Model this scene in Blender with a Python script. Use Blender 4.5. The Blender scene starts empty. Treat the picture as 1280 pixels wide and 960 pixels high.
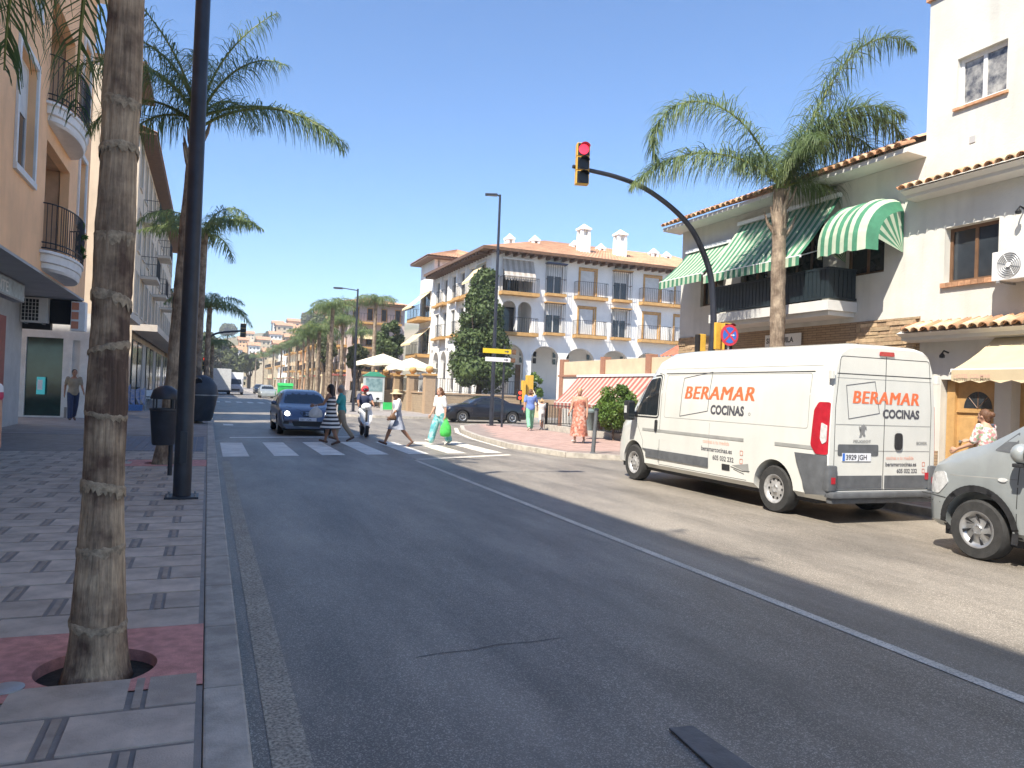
import bpy, bmesh, math, random
from mathutils import Vector, Matrix
from mathutils.bvhtree import BVHTree
R = math.radians
scene = bpy.context.scene
COL = scene.collection
# ------------------------------------------------------------------ camera
F_PX, CAM_H, YAW, PITCH, ROLL = 950.0, 1.62, R(21.79), R(0.669), R(2.2)
FW = Vector((math.sin(YAW)*math.cos(PITCH), math.cos(YAW)*math.cos(PITCH), math.sin(PITCH)))
RT = Vector((math.cos(YAW), -math.sin(YAW), 0)); UP = RT.cross(FW)
CX = RT*math.cos(ROLL) + UP*math.sin(ROLL); CY = -RT*math.sin(ROLL) + UP*math.cos(ROLL)
cam = bpy.data.cameras.new('camera'); cam_o = bpy.data.objects.new('camera', cam); COL.objects.link(cam_o)
m = Matrix((CX, CY, -FW)).transposed().to_4x4(); m.translation = (0, 0, CAM_H); cam_o.matrix_world = m
cam.sensor_width = 36; cam.lens = F_PX/1280*36; cam.clip_start = .05; cam.clip_end = 6000
scene.camera = cam_o
# ------------------------------------------------------------------ light
SUN_AZ, SUN_EL = R(34), R(53)          # azimuth measured from -X towards -Y
TO_SUN = Vector((-math.cos(SUN_AZ)*math.cos(SUN_EL), -math.sin(SUN_AZ)*math.cos(SUN_EL), math.sin(SUN_EL)))
w = bpy.data.worlds.new('World'); scene.world = w; w.use_nodes = True
nt = w.node_tree; bg = nt.nodes['Background']
sky = nt.nodes.new('ShaderNodeTexSky'); sky.sky_type = 'NISHITA'; sky.sun_disc = False
sky.sun_elevation = SUN_EL; sky.sun_rotation = math.atan2(TO_SUN.x, TO_SUN.y)
sky.altitude = 20; sky.air_density = 1.0; sky.dust_density = 0.0; sky.ozone_density = 4.0
tint = nt.nodes.new('ShaderNodeMix'); tint.data_type = 'RGBA'; tint.blend_type = 'MULTIPLY'; tint.inputs[0].default_value = 1; tint.inputs[7].default_value = (.69, .855, 1.0, 1)
nt.links.new(sky.outputs[0], tint.inputs[6]); nt.links.new(tint.outputs[2], bg.inputs[0]); bg.inputs[1].default_value = 0.067
sl = bpy.data.lights.new('sun', 'SUN'); sl.energy = 2.95; sl.angle = R(0.55); sl.color = (1, .94, .83)
so = bpy.data.objects.new('sun', sl); COL.objects.link(so); so.rotation_euler = TO_SUN.to_track_quat('Z', 'Y').to_euler(); so.location = (-20, -10, 40)
vs = scene.view_settings; vs.view_transform = 'Standard'; vs.look = 'None'; vs.exposure = 1.8; vs.gamma = 1; vs.use_curve_mapping = False
scene.cycles.max_bounces = 6; scene.cycles.diffuse_bounces = 3; scene.cycles.glossy_bounces = 3; scene.cycles.transmission_bounces = 4; scene.cycles.transparent_max_bounces = 6
# ------------------------------------------------------------------ helpers
def ray(px, py):
    x, y = px-640, py-480; c, s = math.cos(ROLL), math.sin(ROLL)
    return FW*F_PX + RT*(x*c+y*s) - UP*(-x*s+y*c)
EYE = Vector((0, 0, CAM_H))
def gnd(px, py, z=0.0): d = ray(px, py); return EYE + d*((z-CAM_H)/d.z)
def onX(px, py, X): d = ray(px, py); return EYE + d*(X/d.x)
def onY(px, py, Y): d = ray(px, py); return EYE + d*(Y/d.y)
INV = {}
def link(o): COL.objects.link(o); return o
def thing(name, label, cat, loc=(0, 0, 0), group=None, rz=0, world=True):
    o = link(bpy.data.objects.new(name, None)); o.location = loc; o.rotation_euler = (0, 0, rz); o.empty_display_size = .2
    tag(o, label, cat, group)
    if world: INV[o] = (Matrix.Translation(Vector(loc)) @ Matrix.Rotation(rz, 4, 'Z')).inverted()
    return o
def tag(o, label=None, cat=None, group=None, kind=None):
    if label: o['label'] = label
    if cat: o['category'] = cat
    if group: o['group'] = group
    if kind: o['kind'] = kind
    return o
def copy_tree(o, parent=None):
    c = o.copy(); COL.objects.link(c); c.parent = parent
    if o in INV: INV[c] = INV[o]
    for ch in list(o.children): copy_tree(ch, c)
    return c
def attach(o, parent):
    if parent is not None:
        o.parent = parent
        if parent in INV: o.matrix_parent_inverse = INV[parent]
    return o
class Fr:                                   # a facade frame: u along, d outwards, z up
    def __init__(s, o, u, out): s.o, s.u, s.out = Vector(o), Vector(u).normalized(), Vector(out).normalized()
    def p(s, u, d, z): return s.o + s.u*u + s.out*d + Vector((0, 0, z))
WF = Fr((0, 0, 0), (1, 0, 0), (0, 1, 0))
BOXF = [(0, 3, 2, 1), (4, 5, 6, 7), (0, 1, 5, 4), (1, 2, 6, 5), (2, 3, 7, 6), (3, 0, 4, 7)]
class MB:
    def __init__(s): s.v, s.f, s.m = [], [], []
    def add(s, vs, fs, mi=0):
        b = len(s.v); s.v += [tuple(v) for v in vs]; s.f += [tuple(i+b for i in f) for f in fs]; s.m += [mi]*len(fs); return s
    def box(s, x0, x1, y0, y1, z0, z1, mi=0):
        return s.add([(x0,y0,z0),(x1,y0,z0),(x1,y1,z0),(x0,y1,z0),(x0,y0,z1),(x1,y0,z1),(x1,y1,z1),(x0,y1,z1)], BOXF, mi)
    def fbox(s, F, u0, u1, d0, d1, z0, z1, mi=0):
        return s.add([F.p(u0,d0,z0),F.p(u1,d0,z0),F.p(u1,d1,z0),F.p(u0,d1,z0),F.p(u0,d0,z1),F.p(u1,d0,z1),F.p(u1,d1,z1),F.p(u0,d1,z1)], BOXF, mi)
    def quad(s, a, b, c, d, mi=0): return s.add([a, b, c, d], [(0, 1, 2, 3)], mi)
    def poly(s, pts, mi=0): return s.add(pts, [tuple(range(len(pts)))], mi)
    def tube(s, pts, rad, n=8, caps=True, mi=0, flat=1.0):
        pts = [Vector(p) for p in pts]
        if not isinstance(rad, (list, tuple)): rad = [rad]*len(pts)
        vs, fs = [], []; ref = None
        for i, p in enumerate(pts):
            t = (pts[min(i+1, len(pts)-1)]-pts[max(i-1, 0)]).normalized()
            if ref is None: ref = Vector((1, 0, 0)) if abs(t.x) < .9 else Vector((0, 1, 0))
            a = (ref - t*ref.dot(t)).normalized(); b = t.cross(a); ref = a
            for k in range(n):
                q = 2*math.pi*k/n; vs.append(p + (a*math.cos(q) + b*math.sin(q)*flat)*rad[i])
        for i in range(len(pts)-1):
            for k in range(n): fs.append((i*n+k, i*n+(k+1) % n, (i+1)*n+(k+1) % n, (i+1)*n+k))
        if caps: fs.append(tuple(range(n-1, -1, -1))); fs.append(tuple(range((len(pts)-1)*n, len(pts)*n)))
        return s.add(vs, fs, mi)
    def cyl(s, p0, p1, r0, r1=None, n=12, mi=0): return s.tube([p0, p1], [r0, r0 if r1 is None else r1], n, True, mi)
    def cap(s, p0, p1, r0, r1, n=10):        # capsule
        p0, p1 = Vector(p0), Vector(p1); t = (p1-p0).normalized() if (p1-p0).length > 1e-6 else Vector((0, 0, 1))
        P, Q = [], []
        for a in (-80, -50, -22): P.append(p0 + t*r0*math.sin(R(a))); Q.append(r0*math.cos(R(a)))
        P += [p0, p1]; Q += [r0, r1]
        for a in (22, 50, 80): P.append(p1 + t*r1*math.sin(R(a))); Q.append(r1*math.cos(R(a)))
        return s.tube(P, Q, n)
    def lathe(s, prof, c=(0, 0, 0), n=24, axis='Z', mi=0, a0=0, a1=360):
        c = Vector(c); full = abs(a1-a0) >= 359.9; N = n if full else n+1; vs, fs = [], []
        for r, h in prof:
            for k in range(N):
                q = R(a0+(a1-a0)*k/n); x, y = r*math.cos(q), r*math.sin(q)
                vs.append(c + (Vector((x, y, h)) if axis == 'Z' else Vector((h, x, y)) if axis == 'X' else Vector((x, h, y))))
        for i in range(len(prof)-1):
            for k in range(n):
                k2 = (k+1) % N if full else k+1
                fs.append((i*N+k, i*N+k2, (i+1)*N+k2, (i+1)*N+k))
        return s.add(vs, fs, mi)
    def loft(s, rings, mi=0, caps=True):
        n = len(rings[0]); vs = [p for r in rings for p in r]; fs = []
        for i in range(len(rings)-1):
            for k in range(n): fs.append((i*n+k, i*n+(k+1) % n, (i+1)*n+(k+1) % n, (i+1)*n+k))
        if caps: fs.append(tuple(range(n-1, -1, -1))); fs.append(tuple(range((len(rings)-1)*n, len(rings)*n)))
        return s.add(vs, fs, mi)
    def prism(s, pts, off, mi=0):
        pts = [Vector(p) for p in pts]; off = Vector(off); n = len(pts)
        return s.add(pts+[p+off for p in pts], [tuple(range(n-1, -1, -1)), tuple(range(n, 2*n))] + [(i, (i+1) % n, n+(i+1) % n, n+i) for i in range(n)], mi)
    def ball(s, c, r, n=10, mi=0):
        rx, ry, rz = r if isinstance(r, (tuple, list)) else (r, r, r); c = Vector(c); rings = []
        m_ = max(6, n//2+2)
        for i in range(m_+1):
            a = -math.pi/2 + math.pi*(i+.02*(i == 0)-.02*(i == m_))/m_
            rings.append([c + Vector((rx*math.cos(a)*math.cos(2*math.pi*k/n), ry*math.cos(a)*math.sin(2*math.pi*k/n), rz*math.sin(a))) for k in range(n)])
        return s.loft(rings, mi)
    def mesh(s, name, recalc=True):
        me = bpy.data.meshes.new(name); me.from_pydata(s.v, [], s.f)
        if any(s.m): me.polygons.foreach_set('material_index', s.m)
        if recalc:
            bm = bmesh.new(); bm.from_mesh(me); bmesh.ops.recalc_face_normals(bm, faces=bm.faces); bm.to_mesh(me); bm.free()
        return me
    def build(s, name, mat, parent=None, smooth=None, bevel=0, recalc=True):
        me = s.mesh(name, recalc)
        if bevel:
            bm = bmesh.new(); bm.from_mesh(me)
            bmesh.ops.bevel(bm, geom=[e for e in bm.edges if len(e.link_faces) == 2 and e.calc_face_angle(0) > .5], offset=bevel, segments=2, affect='EDGES', profile=.6)
            bm.to_mesh(me); bm.free()
        return mobj(name, me, mat, parent, smooth)
def mobj(name, me, mat, parent=None, smooth=None):
    for x in (mat if isinstance(mat, (list, tuple)) else [mat]): me.materials.append(x)
    if smooth is not None:
        me.polygons.foreach_set('use_smooth', [True]*len(me.polygons))
        if smooth < 180: me.set_sharp_from_angle(angle=R(smooth))
    o = link(bpy.data.objects.new(name, me)); return attach(o, parent)
def bake(o):                                # apply an object's modifiers
    dg = bpy.context.evaluated_depsgraph_get(); me = bpy.data.meshes.new_from_object(o.evaluated_get(dg))
    o.modifiers.clear(); o.data = me; return o
def text2d(body, size=1, shear=0, bold=0, width=1.0, spacing=1.0):
    cu = bpy.data.curves.new('t', 'FONT'); cu.body = body; cu.size = size; cu.shear = shear; cu.offset = bold; cu.resolution_u = 3; cu.space_character = spacing
    o = link(bpy.data.objects.new('t', cu)); dg = bpy.context.evaluated_depsgraph_get()
    me = bpy.data.meshes.new_from_object(o.evaluated_get(dg)); v = [(p.co.x*width, p.co.y) for p in me.vertices]; f = [tuple(p.vertices) for p in me.polygons]
    bpy.data.objects.remove(o); bpy.data.meshes.remove(me); bpy.data.curves.remove(cu); return v, f
def wall(mb, F, u0, u1, z0, z1, ops, t=.25, mi=0):
    us = sorted({u0, u1} | {max(u0, min(u1, a)) for o in ops for a in o[:2]}); zs = sorted({z0, z1} | {max(z0, min(z1, a)) for o in ops for a in o[2:4]})
    for i in range(len(us)-1):
        for j in range(len(zs)-1):
            uc, zc = (us[i]+us[i+1])/2, (zs[j]+zs[j+1])/2
            if any(o[0] < uc < o[1] and o[2] < zc < o[3] for o in ops): continue
            mb.quad(F.p(us[i],0,zs[j]), F.p(us[i+1],0,zs[j]), F.p(us[i+1],0,zs[j+1]), F.p(us[i],0,zs[j+1]), mi)
    for a, b, c, d in [o[:4] for o in ops]:
        q = [(a,c),(b,c),(b,d),(a,d)]
        for k in range(4):
            p, r = q[k], q[(k+1) % 4]
            mb.quad(F.p(p[0],0,p[1]), F.p(r[0],0,r[1]), F.p(r[0],-t,r[1]), F.p(p[0],-t,p[1]), mi)
def window(par, F, a, b, c, d, fm, gm, depth=.16, fw=.06, mull=1, sill=None, name='window', trans=0, shut=0, shm=None, back=None):
    mb = MB(); D0, D1 = -depth, -depth+.05
    mb.fbox(F, a, b, D0, D1, c, c+fw); mb.fbox(F, a, b, D0, D1, d-fw, d); mb.fbox(F, a, a+fw, D0, D1, c+fw, d-fw); mb.fbox(F, b-fw, b, D0, D1, c+fw, d-fw)
    for k in range(mull):
        x = a+(b-a)*(k+1)/(mull+1); mb.fbox(F, x-fw/2, x+fw/2, D0, D1-.005, c+fw, d-fw)
    for k in range(trans):
        z = c+(d-c)*(k+1)/(trans+1); mb.fbox(F, a+fw, b-fw, D0, D1-.01, z-.02, z+.02)
    w_ = mb.build(name, fm, par)
    n = mull+1
    for k in range(n):
        x0, x1 = a+fw*.5+(b-a-fw)*k/n, a+fw*.5+(b-a-fw)*(k+1)/n
        MB().fbox(F, x0, x1, D0+.012, D0+.022, c+fw*.5, d-fw*.5).build('pane', gm, w_)
    if shut: MB().fbox(F, a+fw*.6, b-fw*.6, D0+.025, D0+.04, d-fw-(d-c-2*fw)*shut, d-fw).build('roller_shutter', shm or fm, w_)
    if sill: MB().fbox(F, a-.06, b+.06, -depth, .07, c-.06, c).build('sill', sill, w_)
    return w_
def railing(F, path, z0, z1, name, mat, par, pitch=.11, r=.008, rails=(0, 1), top=.016):
    """path: list of (u,d) points; vertical bars along it"""
    mb = MB(); P = [Vector((u, d)) for u, d in path]
    for f in rails: mb.tube([F.p(p.x, p.y, z0+(z1-z0)*f) for p in P], top, 6)
    for i in range(len(P)-1):
        n = max(1, int((P[i+1]-P[i]).length/pitch))
        for k in range(n):
            q = P[i].lerp(P[i+1], k/n); mb.tube([F.p(q.x, q.y, z0), F.p(q.x, q.y, z1)], r, 4, False)
    return mb.build(name, mat, par)
def corrugated(mb, a, b, c, d, pitch=.24, h=.05, seg=3, mi=0):
    """barrel tile slope: a-b the eave, d-c the ridge, waves along the eave"""
    a, b, c, d = map(Vector, (a, b, c, d)); n = max(2, int((b-a).length/pitch))*seg*2; nz = (b-a).cross(d-a).normalized()
    if nz.z < 0: nz = -nz
    vs, fs = [], []
    for i in range(n+1):
        t = i/n; o = nz*h*abs(math.sin(math.pi*i/(2*seg)))
        vs += [a.lerp(b, t)+o, d.lerp(c, t)+o]
    for i in range(n): fs.append((2*i, 2*i+2, 2*i+3, 2*i+1))
    return mb.add(vs, fs, mi)
def awning(F, u0, u1, dw, zw, df, zf, mat_a, mat_b, par, stripe=.14, val=.22, name='awning', wave=.03, sides=False):
    """striped sheet from the wall (dw,zw) to the front bar (df,zf) with a scalloped valance"""
    mb = MB(); n = max(1, round((u1-u0)/stripe))
    for i in range(n):
        a, b = u0+(u1-u0)*i/n, u0+(u1-u0)*(i+1)/n; mi = i % 2
        sag = lambda t: -.05*math.sin(math.pi*t)
        for k in range(5):
            t0, t1 = k/5, (k+1)/5
            mb.quad(F.p(a, dw+(df-dw)*t0, zw+(zf-zw)*t0+sag(t0)), F.p(b, dw+(df-dw)*t0, zw+(zf-zw)*t0+sag(t0)), F.p(b, dw+(df-dw)*t1, zw+(zf-zw)*t1+sag(t1)), F.p(a, dw+(df-dw)*t1, zw+(zf-zw)*t1+sag(t1)), mi)
        mid = (a+b)/2
        mb.poly([F.p(a, df+.012, zf), F.p(a, df+.015, zf-val), F.p(mid, df+.03, zf-val-wave), F.p(b, df+.015, zf-val), F.p(b, df+.012, zf)], mi)
    if sides:
        for u in (u0, u1): mb.poly([F.p(u, dw, zw), F.p(u, df, zf), F.p(u, df, zf-val*.8), F.p(u, dw, zf-val*.2)], 0)
    o = mb.build(name, [mat_a, mat_b], par, recalc=False)
    MB().fbox(F, u0-.02, u1+.02, df-.03, df+.01, zf-.03, zf+.02).build('front_bar', M['white_paint'], o)
    MB().fbox(F, u0-.03, u1+.03, dw-.02, dw+.08, zw, zw+.09).build('roller', M['white_paint'], o)
    return o
def leafcloud(mb, n, sampler, size, rng, aspect=.55, up=.3):
    for _ in range(n):
        p, nrm = sampler(rng); s_ = size*rng.uniform(.6, 1.35)
        a = Vector((rng.gauss(0, 1), rng.gauss(0, 1), rng.gauss(0, 1)+up)).normalized(); b = a.cross(nrm+Vector((rng.gauss(0, .5), rng.gauss(0, .5), rng.gauss(0, .5)))).normalized()
        mb.add([p-a*s_, p+b*s_*aspect, p+a*s_, p-b*s_*aspect], [(0, 1, 2, 3)])
# ------------------------------------------------------------------ materials
M = {}
def mat(name, col, rough=.7, var=.18, scale=2.0, bump=0, bscale=60, metal=0, spec=.4, col2=None, rnd=0, coat=0, dirt=0, emis=0, detail=5):
    m_ = bpy.data.materials.new(name); m_.use_nodes = True; nt = m_.node_tree; b = nt.nodes['Principled BSDF']; L = nt.links.new
    b.inputs['Roughness'].default_value = rough; b.inputs['Metallic'].default_value = metal; b.inputs['Specular IOR Level'].default_value = spec; b.inputs['Coat Weight'].default_value = coat
    tc = nt.nodes.new('ShaderNodeTexCoord'); no = nt.nodes.new('ShaderNodeTexNoise'); no.inputs['Scale'].default_value = scale; no.inputs['Detail'].default_value = detail; no.inputs['Roughness'].default_value = .6
    L(tc.outputs['Object'], no.inputs['Vector'])
    c = Vector(col); c2 = Vector(col2) if col2 else c*(1-var)
    hi = c if col2 else c*(1+var*.6)
    cr = nt.nodes.new('ShaderNodeValToRGB'); cr.color_ramp.elements[0].position = .36; cr.color_ramp.elements[1].position = .66
    cr.color_ramp.elements[0].color = (*c2, 1); cr.color_ramp.elements[1].color = (*[min(1, x) for x in hi], 1)
    L(no.outputs['Fac'], cr.inputs[0]); out = cr.outputs[0]
    if dirt:                                  # streaky stains running down
        mp = nt.nodes.new('ShaderNodeMapping'); mp.inputs['Scale'].default_value = (2.2, 2.2, .22); L(tc.outputs['Object'], mp.inputs[0])
        n2 = nt.nodes.new('ShaderNodeTexNoise'); n2.inputs['Scale'].default_value = 1.6; n2.inputs['Detail'].default_value = 7; L(mp.outputs[0], n2.inputs['Vector'])
        mr = nt.nodes.new('ShaderNodeMapRange'); mr.inputs[1].default_value = .5; mr.inputs[2].default_value = .78; mr.inputs[3].default_value = 0; mr.inputs[4].default_value = dirt; L(n2.outputs['Fac'], mr.inputs[0])
        mx = nt.nodes.new('ShaderNodeMix'); mx.data_type = 'RGBA'; L(mr.outputs[0], mx.inputs[0]); L(out, mx.inputs[6]); mx.inputs[7].default_value = (*[x*.45 for x in c], 1); out = mx.outputs[2]
    if rnd:
        oi = nt.nodes.new('ShaderNodeObjectInfo'); mr = nt.nodes.new('ShaderNodeMapRange'); mr.inputs[3].default_value = 1-rnd; mr.inputs[4].default_value = 1+rnd; L(oi.outputs['Random'], mr.inputs[0])
        hs = nt.nodes.new('ShaderNodeHueSaturation'); L(mr.outputs[0], hs.inputs['Value']); L(out, hs.inputs['Color']); out = hs.outputs[0]
    L(out, b.inputs['Base Color'])
    if bump:
        n3 = nt.nodes.new('ShaderNodeTexNoise'); n3.inputs['Scale'].default_value = bscale; n3.inputs['Detail'].default_value = 4; L(tc.outputs['Object'], n3.inputs['Vector'])
        bp = nt.nodes.new('ShaderNodeBump'); bp.inputs['Strength'].default_value = bump; bp.inputs['Distance'].default_value = .01; L(n3.outputs['Fac'], bp.inputs['Height']); L(bp.outputs[0], b.inputs['Normal'])
    if emis: b.inputs['Emission Color'].default_value = (*col, 1); b.inputs['Emission Strength'].default_value = emis
    M[name] = m_; return m_
def leafmat(name, col, col2, trans=.35, rough=.5, scale=1.5):
    m_ = mat(name, col, rough, scale=scale, col2=col2, spec=.35); nt = m_.node_tree; b = nt.nodes['Principled BSDF']; o = nt.nodes['Material Output']
    t = nt.nodes.new('ShaderNodeBsdfTranslucent'); mx = nt.nodes.new('ShaderNodeMixShader'); mx.inputs[0].default_value = trans
    src = b.inputs['Base Color'].links[0].from_socket; nt.links.new(src, t.inputs[0])
    nt.links.new(b.outputs[0], mx.inputs[1]); nt.links.new(t.outputs[0], mx.inputs[2]); nt.links.new(mx.outputs[0], o.inputs[0]); return m_
def worn(name, col, amount=.5, base=(.065, .064, .062), scale=9):
    m_ = mat(name, col, .75); nt = m_.node_tree; b = nt.nodes['Principled BSDF']; L = nt.links.new
    tc = nt.nodes['Texture Coordinate']; src = b.inputs['Base Color'].links[0].from_socket
    n1 = nt.nodes.new('ShaderNodeTexNoise'); n1.inputs['Scale'].default_value = scale*7; n1.inputs['Detail'].default_value = 8; n1.inputs['Roughness'].default_value = .75; L(tc.outputs['Object'], n1.inputs['Vector'])
    mr = nt.nodes.new('ShaderNodeMapRange'); mr.inputs[1].default_value = amount-.12; mr.inputs[2].default_value = amount+.1; L(n1.outputs['Fac'], mr.inputs[0])
    mx = nt.nodes.new('ShaderNodeMix'); mx.data_type = 'RGBA'; L(mr.outputs[0], mx.inputs[0]); mx.inputs[6].default_value = (*base, 1); L(src, mx.inputs[7]); L(mx.outputs[2], b.inputs['Base Color']); return m_
def asphalt(name, c, light, wear=.35):
    m_ = mat(name, c, .52, .22, .35, spec=.5); nt = m_.node_tree; b = nt.nodes['Principled BSDF']; L = nt.links.new; tc = nt.nodes['Texture Coordinate']
    src = b.inputs['Base Color'].links[0].from_socket
    vo = nt.nodes.new('ShaderNodeTexVoronoi'); vo.inputs['Scale'].default_value = 150; L(tc.outputs['Object'], vo.inputs['Vector'])
    n1 = nt.nodes.new('ShaderNodeTexNoise'); n1.inputs['Scale'].default_value = 210; n1.inputs['Detail'].default_value = 3; L(tc.outputs['Object'], n1.inputs['Vector'])
    bw = nt.nodes.new('ShaderNodeRGBToBW'); L(vo.outputs['Color'], bw.inputs[0])
    mr = nt.nodes.new('ShaderNodeMapRange'); mr.inputs[1].default_value = .60; mr.inputs[2].default_value = .82; L(bw.outputs[0], mr.inputs[0])
    mp = nt.nodes.new('ShaderNodeMapping'); mp.inputs['Scale'].default_value = (1.1, .09, 1); L(tc.outputs['Object'], mp.inputs[0])
    n2 = nt.nodes.new('ShaderNodeTexNoise'); n2.inputs['Scale'].default_value = 1; n2.inputs['Detail'].default_value = 6; L(mp.outputs[0], n2.inputs['Vector'])
    mu = nt.nodes.new('ShaderNodeMath'); mu.operation = 'MULTIPLY'; L(mr.outputs[0], mu.inputs[0]); mu.inputs[1].default_value = .75
    mx = nt.nodes.new('ShaderNodeMix'); mx.data_type = 'RGBA'; L(mu.outputs[0], mx.inputs[0]); L(src, mx.inputs[6]); mx.inputs[7].default_value = (*light, 1)
    m2 = nt.nodes.new('ShaderNodeMix'); m2.data_type = 'RGBA'; mr2 = nt.nodes.new('ShaderNodeMapRange'); mr2.inputs[1].default_value = .42; mr2.inputs[2].default_value = .72; mr2.inputs[4].default_value = wear; L(n2.outputs['Fac'], mr2.inputs[0])
    L(mr2.outputs[0], m2.inputs[0]); mrg = nt.nodes.new('ShaderNodeMapRange'); mrg.inputs[1].default_value = .36; mrg.inputs[2].default_value = .62; mrg.inputs[3].default_value = .62; mrg.inputs[4].default_value = 1.22; L(n1.outputs['Fac'], mrg.inputs[0]); mg = nt.nodes.new('ShaderNodeMix'); mg.data_type = 'RGBA'; mg.blend_type = 'MULTIPLY'; mg.inputs[0].default_value = 1; L(mx.outputs[2], mg.inputs[6]); L(mrg.outputs[0], mg.inputs[7]); L(mg.outputs[2], m2.inputs[6]); m2.inputs[7].default_value = (*[x*.55 for x in light], 1)
    mp3 = nt.nodes.new('ShaderNodeMapping'); mp3.inputs['Scale'].default_value = (.9, .22, 1); L(tc.outputs['Object'], mp3.inputs[0]); n4 = nt.nodes.new('ShaderNodeTexNoise'); n4.inputs['Scale'].default_value = 1.7; n4.inputs['Detail'].default_value = 9; n4.inputs['Roughness'].default_value = .68; L(mp3.outputs[0], n4.inputs['Vector'])
    mr4 = nt.nodes.new('ShaderNodeMapRange'); mr4.inputs[1].default_value = .34; mr4.inputs[2].default_value = .62; mr4.inputs[3].default_value = .72; mr4.inputs[4].default_value = 1.28; L(n4.outputs['Fac'], mr4.inputs[0])
    m5 = nt.nodes.new('ShaderNodeMix'); m5.data_type = 'RGBA'; m5.blend_type = 'MULTIPLY'; m5.inputs[0].default_value = 1; L(m2.outputs[2], m5.inputs[6]); L(mr4.outputs[0], m5.inputs[7]); L(m5.outputs[2], b.inputs['Base Color'])
    bp = nt.nodes.new('ShaderNodeBump'); bp.inputs['Strength'].default_value = .3; bp.inputs['Distance'].default_value = .004; L(vo.outputs['Distance'], bp.inputs['Height']); L(bp.outputs[0], b.inputs['Normal']); return m_
def bricky(name, c1, c2, mortar, sc=4, rw=.5, rh=.25, rough=.85, axis='yz'):
    m_ = mat(name, c1, rough); nt = m_.node_tree; b = nt.nodes['Principled BSDF']; L = nt.links.new; tc = nt.nodes['Texture Coordinate']
    sx = nt.nodes.new('ShaderNodeSeparateXYZ'); L(tc.outputs['Object'], sx.inputs[0]); ad = nt.nodes.new('ShaderNodeMath'); L(sx.outputs[0], ad.inputs[0]); L(sx.outputs[1], ad.inputs[1])
    cx = nt.nodes.new('ShaderNodeCombineXYZ'); L(ad.outputs[0], cx.inputs[0]); L(sx.outputs[2], cx.inputs[1])
    br = nt.nodes.new('ShaderNodeTexBrick'); br.inputs['Scale'].default_value = sc; br.inputs['Brick Width'].default_value = rw; br.inputs['Row Height'].default_value = rh; br.inputs['Mortar Size'].default_value = .012
    br.inputs['Color1'].default_value = (*c1, 1); br.inputs['Color2'].default_value = (*c2, 1); br.inputs['Mortar'].default_value = (*mortar, 1); L(cx.outputs[0], br.inputs['Vector'])
    no = nt.nodes['Noise Texture']; no.inputs['Scale'].default_value = 14
    mx = nt.nodes.new('ShaderNodeMix'); mx.data_type = 'RGBA'; mx.blend_type = 'MULTIPLY'; mx.inputs[0].default_value = .6; L(br.outputs[0], mx.inputs[6]); L(no.outputs['Fac'], mx.inputs[7])
    mr = nt.nodes.new('ShaderNodeMix'); mr.data_type = 'RGBA'; mr.blend_type = 'MIX'; mr.inputs[0].default_value = .5; L(mx.outputs[2], mr.inputs[6]); L(br.outputs[0], mr.inputs[7])
    L(mr.outputs[2], b.inputs['Base Color']); bp = nt.nodes.new('ShaderNodeBump'); bp.inputs['Strength'].default_value = .6; bp.inputs['Distance'].default_value = .02; L(br.outputs['Fac'], bp.inputs['Height']); bp.invert = True; L(bp.outputs[0], b.inputs['Normal']); return m_
def bark_mat(name, c, dark, ps=2.6, r0=.36, r1=.66):
    m_ = mat(name, c, .95, .3, ps, col2=dark); nt = m_.node_tree; b = nt.nodes['Principled BSDF']; L = nt.links.new; tc = nt.nodes['Texture Coordinate']; src = b.inputs['Base Color'].links[0].from_socket; cr = nt.nodes['Color Ramp'].color_ramp.elements; cr[0].position = r0; cr[1].position = r1
    mp = nt.nodes.new('ShaderNodeMapping'); mp.inputs['Scale'].default_value = (60, 60, 3.2); L(tc.outputs['Object'], mp.inputs[0]); n1 = nt.nodes.new('ShaderNodeTexNoise'); n1.inputs['Scale'].default_value = 1; n1.inputs['Detail'].default_value = 6; n1.inputs['Roughness'].default_value = .7; L(mp.outputs[0], n1.inputs['Vector'])
    mr = nt.nodes.new('ShaderNodeMapRange'); mr.inputs[1].default_value = .3; mr.inputs[2].default_value = .7; mr.inputs[3].default_value = .45; mr.inputs[4].default_value = 1.25; L(n1.outputs['Fac'], mr.inputs[0])
    mx = nt.nodes.new('ShaderNodeMix'); mx.data_type = 'RGBA'; mx.blend_type = 'MULTIPLY'; mx.inputs[0].default_value = 1; L(src, mx.inputs[6]); L(mr.outputs[0], mx.inputs[7]); L(mx.outputs[2], b.inputs['Base Color'])
    bp = nt.nodes.new('ShaderNodeBump'); bp.inputs['Strength'].default_value = .9; bp.inputs['Distance'].default_value = .012; L(n1.outputs['Fac'], bp.inputs['Height']); L(bp.outputs[0], b.inputs['Normal']); return m_
asphalt('asphalt', (.168, .146, .119), (.45, .40, .335), .5); asphalt('asphalt_pale', (.105, .10, .088), (.22, .205, .175), .45)
mat('kerb_stone', (.44, .40, .345), .8, .25, 6, .3, 90, rnd=.1); mat('paving_dark', (.25, .225, .205), .6, .2, 5, .2, 80)
mat('paving_slab', (.53, .445, .37), .75, .26, 3.5, .35, 120, rnd=.14, detail=9); mat('paving_small', (.42, .35, .29), .75, .2, 9, rnd=.15); mat('paving_red', (.62, .29, .25), .85, .22, 14, .4, 160)
mat('paving_right', (.27, .215, .19), .8, .2, 4, .2, 60); mat('earth', (.05, .04, .03), .95, .3, 20, .6, 40); mat('terrain', (.22, .17, .10), .95, .3, .05)
mat('paving_far', (.30, .27, .25), .8, .2, 2)
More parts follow.
